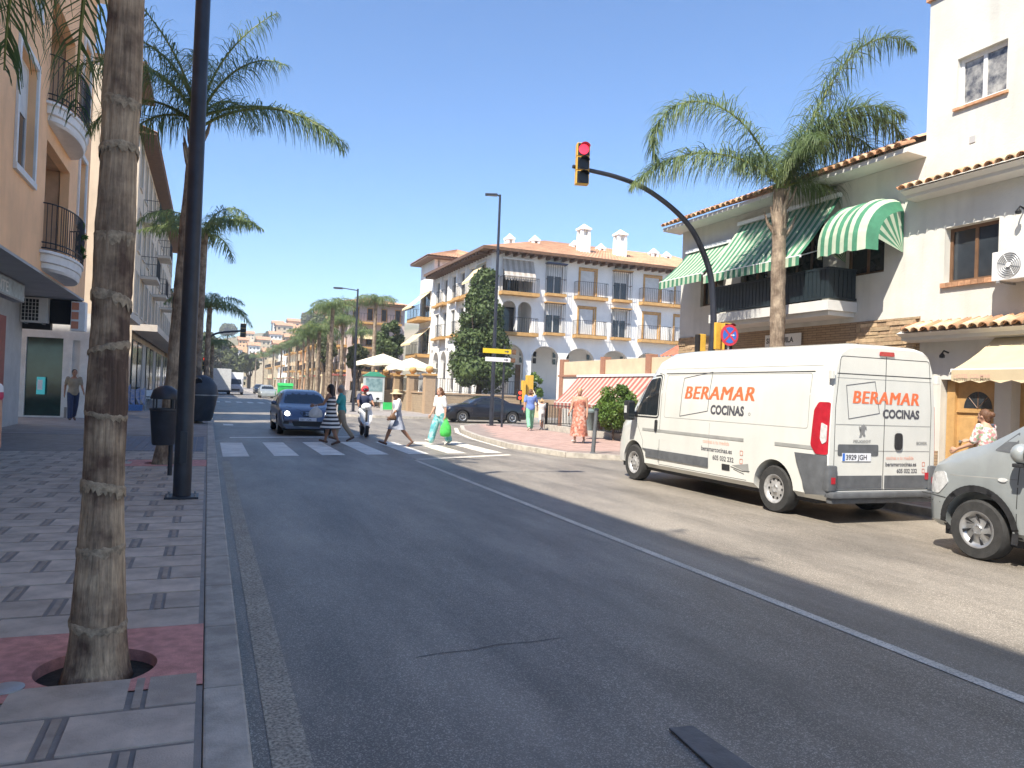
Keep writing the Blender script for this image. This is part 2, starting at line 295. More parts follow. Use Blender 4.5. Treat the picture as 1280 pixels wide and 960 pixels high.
worn('paint_worn', (.52, .47, .38), .50, (.12, .11, .095)); worn('paint_zebra', (.80, .77, .70), .36, (.14, .13, .12)); worn('paint_line', (.72, .66, .56), .43, (.12, .11, .095))
mat('white_wall', (.62, .60, .54), .85, .09, 1.2, .35, 30, dirt=.30); mat('white_plain', (.62, .605, .565), .8, .06, 2); mat('cream_wall', (.58, .48, .33), .85, .12, 1.5, .2, 40, dirt=.15)
mat('pink_wall', (.60, .49, .44), .85, .1, .8, dirt=.1); mat('white_far', (.84, .82, .775), .85, .07, .8, dirt=.10)
mat('peach_wall', (.93, .545, .29), .85, .10, .9, .25, 35, dirt=.14); mat('peach_tile', (.58, .37, .23), .7, .12, 3); mat('white_trim', (.74, .72, .69), .7, .08, 3)
mat('beige_wall', (.74, .61, .46), .85, .12, .9, .2, 30, dirt=.2); mat('beige_trim', (.62, .55, .47), .8, .1, 2); mat('ochre_trim', (.52, .30, .11), .8, .2, 4)
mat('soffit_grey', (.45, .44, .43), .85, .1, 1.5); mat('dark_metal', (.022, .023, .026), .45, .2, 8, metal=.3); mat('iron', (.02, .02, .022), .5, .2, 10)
mat('post_paint', (.030, .033, .045), .38, .25, 5, .05, 40); mat('grey_metal', (.33, .34, .35), .45, .15, 6, metal=.6); mat('galv', (.42, .43, .44), .5, .15, 9, metal=.5)
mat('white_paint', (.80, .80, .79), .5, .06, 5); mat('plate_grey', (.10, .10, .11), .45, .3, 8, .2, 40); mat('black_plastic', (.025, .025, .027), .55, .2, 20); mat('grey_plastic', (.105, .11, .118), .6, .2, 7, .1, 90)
mat('van_white', (.63, .625, .58), .28, .05, 1.3, coat=.8, dirt=.12); mat('silver_paint', (.36, .385, .385), .35, .10, 2.5, metal=.35, coat=.4, dirt=.25); mat('blue_paint', (.085, .105, .165), .28, .08, 3, metal=.35, coat=.6)
mat('black_paint', (.012, .014, .022), .25, .1, 3, coat=.6); mat('far_paint', (.5, .5, .52), .4); mat('navy_paint', (.03, .05, .13), .35)
mat('tyre', (.035, .034, .033), .85, .25, 14, .3, 60); mat('rim', (.42, .42, .42), .35, .15, 8, metal=.7); mat('rim_worn', (.44, .43, .42), .45, .25, 20, metal=.4); mat('seam', (.05, .05, .05), .8); mat('seam_soft', (.30, .30, .285), .7)
mat('glass_dark', (.018, .022, .026), .06, .2, 2, spec=.6); mat('glass_window', (.035, .042, .05), .08, .4, 1.2, spec=.7); mat('glass_green', (.02, .05, .045), .06, .3, 2, spec=.6); mat('glass_teal', (.05, .075, .065), .1, .3, 1.5, spec=.5)
mat('lamp_red', (.40, .018, .03), .15, .15, 10, coat=.5); mat('lamp_clear', (.55, .55, .54), .15, .2, 20, coat=.5); mat('lamp_lit', (1, .98, .92), .3, emis=3.0); mat('lens_dark', (.02, .02, .022), .3)
mat('signal_red', (.95, .03, .06), .4, .05, emis=.9); mat('signal_red_small', (.9, .06, .03), .4, .05, emis=.45); mat('signal_yellow', (.72, .42, .06), .5, .12, 6); mat('sign_red', (.62, .05, .08), .5, .08); mat('sign_blue', (.05, .16, .55), .5, .08); mat('sign_white', (.78, .78, .78), .5, .05)
mat('decal_orange', (.78, .16, .06), .5, .06); mat('decal_grey', (.075, .075, .09), .5, .1); mat('decal_pale', (.75, .42, .33), .5, .1); mat('plate', (.70, .71, .74), .4, .05); mat('decal_tan', (.55, .33, .26), .6, .1)
mat('tile', (.50, .27, .15), .85, .30, 9, .3, 50, rnd=.28); mat('tile_pale', (.58, .41, .26), .85, .25, 7, .3, 50, rnd=.25); mat('tile_roof', (.52, .285, .165), .85, .28, 1.3, .2, 12); mat('tile_red', (.42, .14, .085), .85, .25, 4)
bricky('stone_clad', (.44, .31, .19), (.36, .25, .155), (.20, .14, .09), 2.2, .6, .12); bricky('stone_wall', (.44, .33, .215), (.36, .27, .18), (.25, .19, .13), 2.0, .6, .3); bricky('brick', (.42, .20, .125), (.36, .165, .10), (.42, .34, .27), 4.5, .5, .2); bricky('brick_pale', (.52, .36, .22), (.46, .31, .19), (.5, .42, .33), 4, .5, .2)
mat('awning_green', (.055, .20, .115), .8, .15, 6); mat('awning_mint', (.42, .48, .36), .8, .12, 6); mat('awning_red', (.34, .10, .08), .8, .15, 6); mat('awning_white', (.44, .35, .29), .8, .1, 6); mat('awning_cream', (.52, .42, .27), .8, .08, 3); mat('awning_yellow', (.72, .57, .33), .8, .1, 3); mat('canvas', (.78, .70, .55), .8, .06, 4); mat('awning_grey', (.50, .44, .38), .8, .1, 4); mat('awning_grey_b', (.36, .31, .26), .8, .1, 4)
mat('rail_slat', (.016, .026, .032), .5, .2, 9); mat('wood_door', (.50, .30, .12), .5, .16, 5, .05, 30, rnd=.06); mat('wood_brown', (.16, .085, .045), .55, .25, 5); mat('shutter', (.62, .62, .60), .7, .1, 3); mat('curtain', (.60, .57, .52), .85, .15, 9); mat('blue_frame', (.19, .27, .42), .6, .1, 3)
mat('red_shop', (.28, .05, .04), .5, .2, 5); mat('blind_cream', (.60, .54, .42), .7, .1); mat('grey_shop', (.50, .48, .45), .7, .12, 2); mat('marble', (.66, .65, .62), .35, .12, 3); mat('teal_sign', (.06, .36, .40), .4, .1, emis=.15); mat('pink_box', (.66, .27, .16), .6, .1)
mat('sign_pale', (.45, .52, .55), .35, .35, 4); mat('blue_cloth', (.10, .22, .50), .8, .4, 30)
bark_mat('bark', (.54, .40, .27), (.13, .082, .06), 2.6, .40, .60); mat('bark_ring', (.36, .28, .195), .95, .45, 30, .6, 60); bark_mat('bark_pale', (.44, .345, .25), (.17, .12, .085), 5); mat('bark_dark', (.10, .07, .05), .95, .3, 8, .6, 40)
leafmat('frond', (.21, .27, .10), (.085, .14, .065), .42); leafmat('frond_far', (.17, .23, .07), (.06, .10, .035), .3); mat('rachis', (.22, .24, .07), .6, .2, 6)
leafmat('conifer', (.12, .165, .05), (.045, .075, .028), .2, .6, 1.6); leafmat('bush', (.17, .27, .05), (.07, .13, .03), .35); leafmat('far_tree', (.15, .17, .06), (.07, .085, .04), .2, .7, .3); leafmat('dry_grass', (.30, .23, .12), (.20, .16, .08), .2)
for n_, c_ in dict(skin=(.50, .29, .20), skin_tan=(.36, .19, .12), skin_dark=(.25, .125, .08)).items(): mat(n_, c_, .55, .1, 12, spec=.3)
for n_, c_ in dict(hair_dark=(.022, .015, .012), hair_brown=(.13, .06, .03), hair_blond=(.42, .29, .15), hair_grey=(.32, .28, .25)).items(): mat(n_, c_, .6, .35, 40, .5, 90)
for n_, c_ in dict(cl_white=(.74, .72, .70), cl_black=(.03, .03, .04), cl_teal=(.05, .33, .33), cl_khaki=(.34, .27, .19), cl_navy=(.04, .05, .10), cl_greyblue=(.34, .36, .42), cl_turq=(.16, .42, .42), cl_green=(.20, .46, .30), cl_blue=(.14, .22, .52), cl_orange=(.58, .22, .12), cl_straw=(.62, .50, .30), cl_red=(.70, .05, .06), cl_bag=(.08, .55, .10), cl_pale=(.60, .58, .56), cl_bluebag=(.12, .48, .62), shoe=(.14, .08, .06), shoe_pale=(.6, .56, .5)).items(): mat(n_, c_, .8, .15, 14, .15, 60)
def pattern(name, cols, scale, kind='stripes'):
    m_ = mat(name, cols[0], .8); nt = m_.node_tree; b = nt.nodes['Principled BSDF']; L = nt.links.new; tc = nt.nodes['Texture Coordinate']
    cr = nt.nodes.new('ShaderNodeValToRGB'); cr.color_ramp.interpolation = 'CONSTANT'
    if kind == 'stripes':
        sx = nt.nodes.new('ShaderNodeSeparateXYZ'); L(tc.outputs['Object'], sx.inputs[0]); mu = nt.nodes.new('ShaderNodeMath'); mu.operation = 'MULTIPLY'; L(sx.outputs[2], mu.inputs[0]); mu.inputs[1].default_value = scale
        fr = nt.nodes.new('ShaderNodeMath'); fr.operation = 'FRACT'; L(mu.outputs[0], fr.inputs[0]); L(fr.outputs[0], cr.inputs[0])
    else:
        vo = nt.nodes.new('ShaderNodeTexVoronoi'); vo.inputs['Scale'].default_value = scale; L(tc.outputs['Object'], vo.inputs['Vector']); bw = nt.nodes.new('ShaderNodeRGBToBW'); L(vo.outputs['Color'], bw.inputs[0]); L(bw.outputs[0], cr.inputs[0])
    e = cr.color_ramp.elements; n = len(cols); e[0].position = 0; e[0].color = (*cols[0], 1); e[1].position = 1/n if n > 1 else 1; e[1].color = (*cols[1], 1)
    for i in range(2, n): q = e.new(i/n); q.color = (*cols[i], 1)
    L(cr.outputs[0], b.inputs['Base Color'])
pattern('cl_stripes', [(.03, .03, .04), (.70, .68, .65)], 9.5); pattern('cl_flower', [(.42, .15, .10), (.45, .19, .13), (.50, .32, .26), (.28, .10, .07)], 16, 'spots')
pattern('cl_floral', [(.70, .66, .62), (.68, .60, .55), (.55, .25, .25), (.30, .40, .25)], 30, 'spots')
pattern('cl_turqprint', [(.10, .36, .38), (.15, .40, .41), (.30, .52, .50), (.08, .30, .33)], 12, 'spots'); pattern('cl_sport', [(.72, .70, .70), (.72, .70, .70), (.72, .70, .70), (.70, .35, .06), (.50, .06, .12)], 2.3)
# ------------------------------------------------------------------ ground, road, pavements
rng = random.Random(5)
g = MB().poly([(-500, -120, -.05), (640, -120, -.05), (640, 900, -.05), (-500, 900, -.05)]).build('ground', M['terrain']); tag(g, kind='structure')
road = MB(); road.quad((.1, -15, 0), (10.4, -15, 0), (10.4, 420, 0), (.1, 420, 0)); road.quad((10.4, 30, 0), (80, 30, 0), (80, 44, 0), (10.4, 44, 0))
road = road.build('road', M['asphalt'], recalc=False); tag(road, kind='structure')
def sheet(name, pts, mat_, parent, z=.004): return MB().poly([(x, y, z) for x, y in pts]).build(name, mat_, parent, recalc=False)
sheet('edge_line', [(.31, -5), (.49, -5), (.47, 16.6), (.33, 16.6)], M['paint_worn'], road)
sheet('lane_line', [(4.22, -5), (4.32, -5), (4.51, 17.2), (4.41, 17.2)], M['paint_line'], road)
sheet('stop_line', [(4.45, 16.9), (7.4, 18.3), (7.4, 18.6), (4.45, 17.2)], M['paint_line'], road)
sheet('stop_line', [(.65, 23.5), (4.6, 24.6), (4.6, 24.9), (.65, 23.8)], M['paint_zebra'], road)
for i in range(7):
    a = .36+1.085*i; y0 = 17.55+.235*i; y1 = 21.6+.235*i
    sheet('zebra_bar', [(a, y0), (a+.55, y0+.08), (a+.55, y1+.08), (a, y1)], M['paint_zebra' if i < 5 else 'paint_line'], road)
for i in range(7): sheet('zebra_bar', [(.5+i*.85, 64), (.95+i*.85, 64), (.95+i*.85, 68), (.5+i*.85, 68)], M['paint_zebra'], road)
sheet('stop_line', [(.6, 30.2), (.95, 30.2), (.95, 31.3), (.6, 31.3)], M['paint_zebra'], road)
sheet('kerb_line', [(8.0, 20.4), (8.12, 20.4), (8.5, 24.6), (9.1, 28), (10.1, 31.4), (10.0, 31.6), (8.95, 28.1), (8.36, 24.7)], M['paint_line'], road)
# crack and dark rubber strip in the asphalt
cr = MB(); pp = [gnd(x, y) for x, y in ((520, 822), (556, 816), (590, 813), (622, 806), (660, 803), (700, 798))]
for i in range(len(pp)-1):
    a, b = pp[i], pp[i+1]; cr.quad(a+Vector((0, -.005, .003)), b+Vector((0, -.002, .003)), b+Vector((0, .004, .003)), a+Vector((0, .003, .003)))
cr.build('crack', M['seam'], road, recalc=False)
q = [gnd(*p) for p in ((836, 913), (866, 910), (960, 975), (915, 985))]
st = MB().prism([v+Vector((0, 0, .004)) for v in q], (0, 0, .010)).build('rubber_strip', M['plate_grey'], bevel=.003); tag(st, 'flat dark grey strip lying on the dark asphalt of the near lane', 'strip')
# left pavement
KX0, KX1, PZ = .035, .225, .12
pits = [(-1.08, KX0, 4.06, 5.07), (-1.30, KX0, 14.45, 15.6)]
pav = MB(); xs = sorted({-12., KX0} | {p[0] for p in pits}); ys = sorted({-8., 90.} | {p[k] for p in pits for k in (2, 3)})
for i in range(len(xs)-1):
    for j in range(len(ys)-1):
        xc, yc = (xs[i]+xs[i+1])/2, (ys[j]+ys[j+1])/2
        if any(p[0] < xc < p[1] and p[2] < yc < p[3] for p in pits): continue
        pav.quad((xs[i], ys[j], PZ-.004), (xs[i+1], ys[j], PZ-.004), (xs[i+1], ys[j+1], PZ-.004), (xs[i], ys[j+1], PZ-.004))
pav = pav.build('pavement', M['paving_dark'], recalc=False); tag(pav, kind='structure')
ksm = {}
def kerb_stone(x0, x1, y0, y1, par): return MB().box(x0, x1, y0+.004, y1-.004, -.05, PZ+.003).build('kerb_stone', M['kerb_stone'], par, bevel=.012)
y = -1.0
while y < 45: kerb_stone(KX0+.004, KX1, y, y+1.0, pav); y += 1.0
MB().box(KX0+.004, KX1, 45, 90, -.05, PZ).build('kerb', M['kerb_stone'], pav)
ROW, PX = .408, .605; SLX, GAPX = .508, .036
me_slab = MB().box(-SLX/2, SLX/2, -(ROW-.034)/2, (ROW-.034)/2, -.02, .004).mesh('slab'); me_gap = MB().box(-GAPX/2, GAPX/2, -(ROW-.034)/2, (ROW-.034)/2, -.02, .0035).mesh('gap')
me_slab.materials.append(M['paving_slab']); me_gap.materials.append(M['paving_small'])
far_s, far_g = MB(), MB(); ns = 0
cells = []
for r in range(-2, 42):
    yc = 3.62 + r*ROW; off = 0 if r % 2 == 0 else PX/2
    for k in range(0, 22):
        cells.append((KX0-.03-SLX/2-off-k*PX+(.0), yc, 's')); cells.append((KX0-.03-SLX-.0485-off-k*PX, yc, 'g'))
    if off: cells.append((-.101, yc, 'h')); cells.append((KX0-.03-SLX-.0485-off+PX, yc, 'g'))
def inpit(x, y_): return any(p[0]-.1 < x < p[1]+.1 and p[2]-.02 < y_ < p[3]+.02 for p in pits)
for x, yc, t in sorted(cells, key=lambda c: c[0]**2+c[1]**2*.25):
    if inpit(x, yc) or yc > 17.3: continue
    if t == 's':
        if yc < 9.3 and x > -2.6 and ns < 280:
            o = link(bpy.data.objects.new('slab', me_slab)); o.location = (x, yc, PZ+rng.uniform(-.0012, .0012)); o.parent = pav; ns += 1
        else: far_s.box(x-SLX/2, x+SLX/2, yc-(ROW-.034)/2, yc+(ROW-.034)/2, PZ-.02, PZ+.004)
    elif t == 'g': far_g.box(x-GAPX/2, x+GAPX/2, yc-(ROW-.034)/2, yc+(ROW-.034)/2, PZ-.02, PZ+.0035)
    else: far_s.box(x-.107, x+.107, yc-(ROW-.034)/2, yc+(ROW-.034)/2, PZ-.02, PZ+.004)
tag(far_s.build('slabs', M['paving_slab'], pav, recalc=False), kind='stuff'); tag(far_g.build('joint_strips', M['paving_small'], pav, recalc=False), kind='stuff')
tac = MB()
for i in range(14):
    for j in range(11):
        if True: tac.box(-2.4+i*.17, -2.4+i*.17+.15, 17.6+j*.4, 17.6+j*.4+.37, PZ-.02, PZ+.005)
tag(tac.build('tactile_slabs', mat('tactile', (.17, .18, .21), .7, .15, 6, rnd=.1), pav, recalc=False), kind='stuff')
tag(MB().box(-8, KX0, 22.3, 60, PZ-.02, PZ+.003).build('paving_beyond', M['paving_far'], pav), kind='stuff')
def tree_pit(p, c, r, par):
    mb = MB(); n = 40; x0, x1, y0, y1 = p; out, inn = [], []
    for k in range(n):
        a = 2*math.pi*k/n; dx, dy = math.cos(a), math.sin(a)
        t = min((x1-c[0])/dx if dx > 1e-6 else 1e9, (x0-c[0])/dx if dx < -1e-6 else 1e9, (y1-c[1])/dy if dy > 1e-6 else 1e9, (y0-c[1])/dy if dy < -1e-6 else 1e9)
        out.append((c[0]+dx*t, c[1]+dy*t, PZ+.002)); inn.append((c[0]+dx*r, c[1]+dy*r, PZ+.002))
    for cx_, cy_ in ((x0, y0), (x1, y0), (x1, y1), (x0, y1)):      # snap the closest ray to each corner
        k = min(range(n), key=lambda k: (out[k][0]-cx_)**2+(out[k][1]-cy_)**2); out[k] = (cx_, cy_, PZ+.002)
    low = [(v[0], v[1], PZ-.09) for v in inn]
    for k in range(n):
        l = (k+1) % n; mb.quad(out[k], out[l], inn[l], inn[k]); mb.quad(inn[k], inn[l], low[l], low[k])
    o = mb.build('tree_surround', M['paving_red'], par); MB().poly([(v[0], v[1], PZ-.06) for v in inn]).build('soil', M['earth'], o)
PALM1 = Vector((-.475, 4.44, PZ-.06)); PALM2 = Vector((-.70, 14.98, PZ-.06))
tree_pit(pits[0], PALM1, .285, pav); tree_pit(pits[1], PALM2, .3, pav)
v_ = gnd(8, 862, PZ); cap_ = MB(); cap_.lathe([(0, .012), (.06, .012), (.075, .006), (.075, 0)], (v_.x, v_.y, PZ+.004), 20); cap_.build('access_cover', M['galv'], pav, smooth=40)
v_ = gnd(150, 612, PZ); MB().box(v_.x-2.2, v_.x-1.5, v_.y, v_.y+.5, PZ, PZ+.009).build('drain_cover', M['grey_metal'], pav)
# right pavement
rp = [(10.15, -12), (10.15, 16.8), (8.75, 17.9), (8.30, 20.6), (8.62, 24.6), (9.2, 28), (10.2, 31.3), (11.6, 33.3), (14, 34.2), (80, 34.2), (80, -12)]
pr = MB().prism([(x, y, -.05) for x, y in rp], (0, 0, .05+PZ)).build('pavement_right', M['paving_right']); tag(pr, kind='structure')
for i in range(8):
    a, b = Vector((*rp[i], 0)), Vector((*rp[i+1], 0)); L_ = (b-a).length; n = max(1, int(L_/1.0)); dn = Vector((-(b-a).y, (b-a).x, 0)).normalized()
    if i in (0,): a = Vector((10.15, 2, 0)); n = 15
    if i == 8: b = Vector((40, 34.2, 0)); n = 1
    for k in range(n):
        p, q = a.lerp(b, (k+.004)/n), a.lerp(b, (k+.996)/n); MB().prism([p+dn*.035, q+dn*.035, q-dn*.13, p-dn*.13], (0, 0, PZ+.006)).build('kerb_stone', M['kerb_stone'], pr)
# paving joints on the right pavement as real slabs (nearest ones that show)
rs = MB()
for i in range(30):
    for j in range(44):
        x, yy = 9.0+i*.4, 18.4+j*.4
        if yy > 33 or x > 12.9 or x < 9.0+max(0, (yy-24)*.28): continue
        rs.box(x+.006, x+.394, yy+.006, yy+.394, PZ-.01, PZ+.004)
tag(rs.build('slabs', mat('paving_right_b', (.40, .27, .23), .8, .2, 3), pr, recalc=False), kind='stuff')
fp = [(6.9, 41.6), (8.5, 40.9), (12, 40.6), (80, 40.6), (80, 300), (6.9, 300)]
pf = MB().prism([(x, y, -.05) for x, y in fp], (0, 0, .05+PZ)).build('pavement_beyond', M['paving_far']); tag(pf, kind='structure')
for a, b in (((6.9, 41.6), (8.5, 40.9)), ((8.5, 40.9), (12, 40.6)), ((12, 40.6), (40, 40.6))):
    a, b = Vector((*a, 0)), Vector((*b, 0)); dn = Vector((-(b-a).y, (b-a).x, 0)).normalized(); MB().prism([a-dn*.03, b-dn*.03, b+dn*.15, a+dn*.15], (0, 0, PZ+.006)).build('kerb_stone', M['kerb_stone'], pf)
MB().box(6.8, 6.95, 41.6, 200, 0, PZ+.006).build('kerb', M['kerb_stone'], pf)
# ------------------------------------------------------------------ buildings on the left
def trim(F, a, b, c, d, w_, dd, mat_, par):
    mb = MB(); mb.fbox(F, a-w_, b+w_, .002, dd, d, d+w_); mb.fbox(F, a-w_, b+w_, .002, dd+.02, c-w_, c); mb.fbox(F, a-w_, a, .002, dd, c, d); mb.fbox(F, b, b+w_, .002, dd, c, d)
    return mb.build('window_surround', mat_, par)
def balcony_round(F, uc, hl, bul, z0, par, rail_h=1.08):
    mb = MB()
    def ring(k, z): return [F.p(uc+hl*k*math.cos(math.pi*i/24), bul*k*math.sin(math.pi*i/24)+.003, z) for i in range(25)]
    mb.loft([ring(.84, z0), ring(.90, z0+.06), ring(.90, z0+.17), ring(.96, z0+.19), ring(.97, z0+.36), ring(1.03, z0+.38), ring(1.03, z0+.44)])
    o = mb.build('balcony', M['white_trim'], par, smooth=35)
    railing(F, [(uc+hl*.98*math.cos(math.pi*i/20), bul*.98*math.sin(math.pi*i/20)+.02) for i in range(21)], z0+.50, z0+.44+rail_h, 'railing', M['iron'], o, .085, .009, (0, .12, 1))
    return o
b1 = thing('apartment_building', 'peach apartment building with round iron railed balconies above recessed shops', 'building', (-3.66, 10, PZ))
F1 = Fr((-3.66, 0, 0), (0, 1, 0), (1, 0, 0))
Y1a, Y1b, Z1a, Z1b = -6, 26.8, 4.0, 13.3
logg = [(20.25, 23.35, 4.30, 7.05), (20.25, 23.35, 7.72, 10.5)]
wins = [(17.32, 18.92, 5.72, 8.12), (17.32, 18.92, 9.3, 11.7), (24.75, 25.95, 6.05, 7.95), (24.75, 25.95, 9.4, 11.3), (11.5, 13.1, 5.72, 8.12), (6, 7.6, 5.72, 8.12)]
mb = MB(); wall(mb, F1, Y1a, Y1b, Z1a, Z1b, logg+wins, .22); mb.quad(F1.p(Y1b, 0, Z1a), F1.p(Y1b, -9, Z1a), F1.p(Y1b, -9, Z1b), F1.p(Y1b, 0, Z1b)); mb.build('wall', M['peach_wall'], b1)
mb = MB(); mb.fbox(F1, Y1a, Y1b-.02, -10, -1.05, Z1a, Z1b-.05); mb.fbox(F1, Y1a, 20.2, -1.04, -.24, Z1a+.02, Z1b-.06); mb.fbox(F1, 23.4, Y1b-.03, -1.04, -.24, Z1a+.02, Z1b-.06); mb.fbox(F1, 20.2, 23.4, -1.04, -.24, 10.52, Z1b-.07); mb.fbox(F1, 20.2, 23.4, -1.04, -.03, 7.07, 7.70); mb.build('inner_wall', M['peach_tile'], b1)
MB().fbox(F1, Y1a-.2, Y1b+.1, -10, .38, Z1b, Z1b+.22).build('roof', M['white_trim'], b1)
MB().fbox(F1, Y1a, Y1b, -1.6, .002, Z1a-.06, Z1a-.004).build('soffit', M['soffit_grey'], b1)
for a in wins: window(b1, F1, *a, M['white_trim'], M['glass_window'], depth=.2, mull=1, shut=.45, shm=M['shutter']); trim(F1, *a, .13, .05, M['white_trim'], b1)
for a, b, c, d in logg:
    G = Fr((-3.66-.98, 0, 0), (0, 1, 0), (1, 0, 0)); window(b1, G, a+.5, b-.9, c+.05, d-.3, M['white_trim'], M['glass_window'], depth=.05, mull=1, name='balcony_door')
balcony_round(F1, 21.85, 1.85, .55, 4.02, b1); balcony_round(F1, 21.85, 1.85, .55, 7.42, b1)
# ground floor shops under the overhang
Gs = Fr((-5.25, 0, 0), (0, 1, 0), (1, 0, 0))
mb = MB(); sh = [(12.5, 16.3, .12, 2.9), (17.2, 21.6, .12, 2.9)]; wall(mb, Gs, Y1a, 26.7, PZ, 3.93, sh, .3); mb.build('shop_wall', M['grey_shop'], b1)
for a in sh: window(b1, Gs, *a, M['grey_metal'], M['glass_teal'], depth=.25, mull=2, name='shop_window')
MB().fbox(Gs, 22.3, 23.1, .01, .35, PZ, 3.1).build('pillar', M['red_shop'], b1)
MB().fbox(Gs, 16.5, 22.25, .01, .22, 2.95, 3.15).build('blind_box', M['white_trim'], b1); MB().fbox(Gs, 17.0, 22.2, .01, .12, 3.15, 3.45).build('red_band', M['red_shop'], b1)
# shop sign
s1 = thing('shop_sign', 'pale lit shop sign box hanging under the peach building overhang', 'sign', (-4.6, 20, 3.5))
Gq = Fr((-4.5, 0, 0), (0, 1, 0), (1, 0, 0)); MB().fbox(Gq, 15, 23.0, -.25, 0, 3.46, 3.92).build('sign_box', M['grey_metal'], s1, bevel=.01); MB().fbox(Gq, 15.1, 22.9, .002, .008, 3.5, 3.88).build('sign_panel', M['sign_pale'], s1)
v, f = text2d('NTE', .34, 0, .006, 1.6)
MB().add([Gq.p(20.2+x, .012, 3.56+y_) for x, y_ in v], f).build('lettering', M['white_paint'], s1, recalc=False)
# air conditioner and fascia at the end of the overhang
E1 = Fr((0, 26.7, 0), (1, 0, 0), (0, -1, 0))
def aircon(F, a, b, c, d, label, grid=True, fan=None, rz=0):
    o = thing('air_conditioner', label, 'air conditioner', F.p((a+b)/2, 0, c))
    MB().fbox(F, a, b, .05, .40, c, d).build('casing', M['white_trim'], o, bevel=.015)
    g_ = MB(); a2, b2 = (a+.03, a+(b-a)*.68); c2, d2 = c+.05, d-.05
    if fan is None:
        MB().fbox(F, a2, b2, .398, .403, c2, d2).build('grille_hole', M['lens_dark'], o)
        for k in range(6): x = a2+(b2-a2)*k/5; g_.fbox(F, x-.008, x+.008, .404, .415, c2, d2)
        for k in range(7): z = c2+(d2-c2)*k/6; g_.fbox(F, a2, b2, .404, .413, z-.006, z+.006)
        g_.build('grille', M['white_trim'], o)
    else:
        u_, z_, r_ = fan; MB().tube([F.p(u_, .399, z_), F.p(u_, .404, z_)], r_, 28).build('fan_opening', M['soffit_grey'], o)
        for k in range(1, 7):
            rr = r_*k/6; g_.tube([F.p(u_+rr*math.cos(2*math.pi*i/28), .412, z_+rr*math.sin(2*math.pi*i/28)) for i in range(29)], .0045, 4, False)
        for k in range(4):
            q = math.pi*k/4+.3; g_.tube([F.p(u_-r_*math.cos(q), .41, z_-r_*math.sin(q)), F.p(u_+r_*math.cos(q), .41, z_+r_*math.sin(q))], .004, 4)
        g_.build('fan_guard', M['grey_metal'], o); MB().tube([F.p(u_, .405, z_), F.p(u_, .43, z_)], r_*.2, 16).build('fan_hub', M['white_trim'], o)
    br = MB(); 
    for x in (a+.12, b-.12): br.fbox(F, x-.02, x+.02, -.02, .42, c-.04, c-.002)
    br.build('bracket', M['galv'], o); return o
pa, pb = onY(30, 372, 26.7), onY(62, 405, 26.7)
aircon(E1, pa.x, pb.x, pb.z, pa.z, 'cream air conditioner with square grille under the peach overhang')
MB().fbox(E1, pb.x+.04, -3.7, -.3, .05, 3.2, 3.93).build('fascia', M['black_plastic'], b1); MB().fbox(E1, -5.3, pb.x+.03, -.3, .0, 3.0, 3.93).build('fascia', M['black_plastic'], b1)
pc, pd = onY(92, 378, 26.6), onY(108, 415, 26.6)
s2 = thing('box_sign', 'small orange and white box sign at the corner under the peach overhang', 'sign', (pc.x, 27, pd.z))
MB().fbox(E1, pc.x, pd.x, .06, .5, pd.z, pc.z).build('box', M['white_paint'], s2, bevel=.01)
for k in range(3): MB().fbox(E1, pc.x+.02, pc.x+(pd.x-pc.x)*.55, .502, .507, pd.z+.06+k*(pc.z-pd.z)*.32, pd.z+.04+(k+.85)*(pc.z-pd.z)*.32).build('panel', M['pink_box'], s2)
# bank corner facing down the pavement
b2 = thing('apartment_building', 'beige apartment building with white framed windows beyond the peach one', 'building', (-3.5, 33, PZ))
E2 = Fr((0, 31.2, 0), (1, 0, 0), (0, -1, 0))
gx0, gx1, gx2, gx3, gx4 = [onY(x, 500, 31.2).x for x in (30, 76, 88, 97, 112)]
mb = MB(); wall(mb, E2, gx0-2, gx4, PZ, 3.9, [(gx0, gx1, PZ+.05, 2.95), (gx2, gx3, PZ, 2.9)], .2); mb.build('wall', M['marble'], b2)
MB().fbox(E2, gx0, gx1, -.15, -.1, PZ+.05, 2.95).build('bank_glass', M['glass_green'], b2); MB().fbox(E2, gx2, gx3, -.15, -.1, PZ, 2.9).build('bank_door', M['shutter'], b2)
MB().fbox(E2, gx1+.12, gx2-.1, .005, .05, PZ+.0, PZ+.38).build('plinth', M['paving_dark'], b2)
at = thing('cash_machine', 'small teal cash machine panel on the dark green bank window', 'cash machine', (gx0+.8, 31.2, 1.2))
p0, p1 = onY(46, 471, 31.05), onY(55, 493, 31.05); MB().box(p0.x, p1.x, 31.05, 31.2, p1.z, p0.z).build('casing', M['teal_sign'], at, bevel=.01); MB().box(p0.x+.03, p1.x-.06, 31.035, 31.049, p0.z-.45, p0.z-.1).build('screen', M['sign_white'], at)
F2 = Fr((-3.5, 0, 0), (0, 1, 0), (1, 0, 0)); Y2a, Y2b, Z2 = 31.3, 35.6, 13.2
w2 = [(31.7+2.0*i, 32.9+2.0*i, z, z+2.0) for i in range(2) for z in (4.9, 7.7, 10.3)]
mb = MB(); wall(mb, F2, Y2a, Y2b, 3.9, Z2, w2, .2); mb.quad(F2.p(Y2a, 0, 3.9), F2.p(Y2a, -9, 3.9), F2.p(Y2a, -9, Z2), F2.p(Y2a, 0, Z2)); mb.quad(F2.p(Y2b, 0, 0), F2.p(Y2b, -9, 0), F2.p(Y2b, -9, Z2), F2.p(Y2b, 0, Z2)); mb.fbox(F2, Y2a+.1, Y2b-.1, -10, -.3, 3.9, Z2-.1); mb.build('wall', M['beige_wall'], b2)
for a in w2: window(b2, F2, *a, M['white_trim'], M['glass_window'], depth=.15); trim(F2, *a, .12, .06, M['beige_trim'], b2)
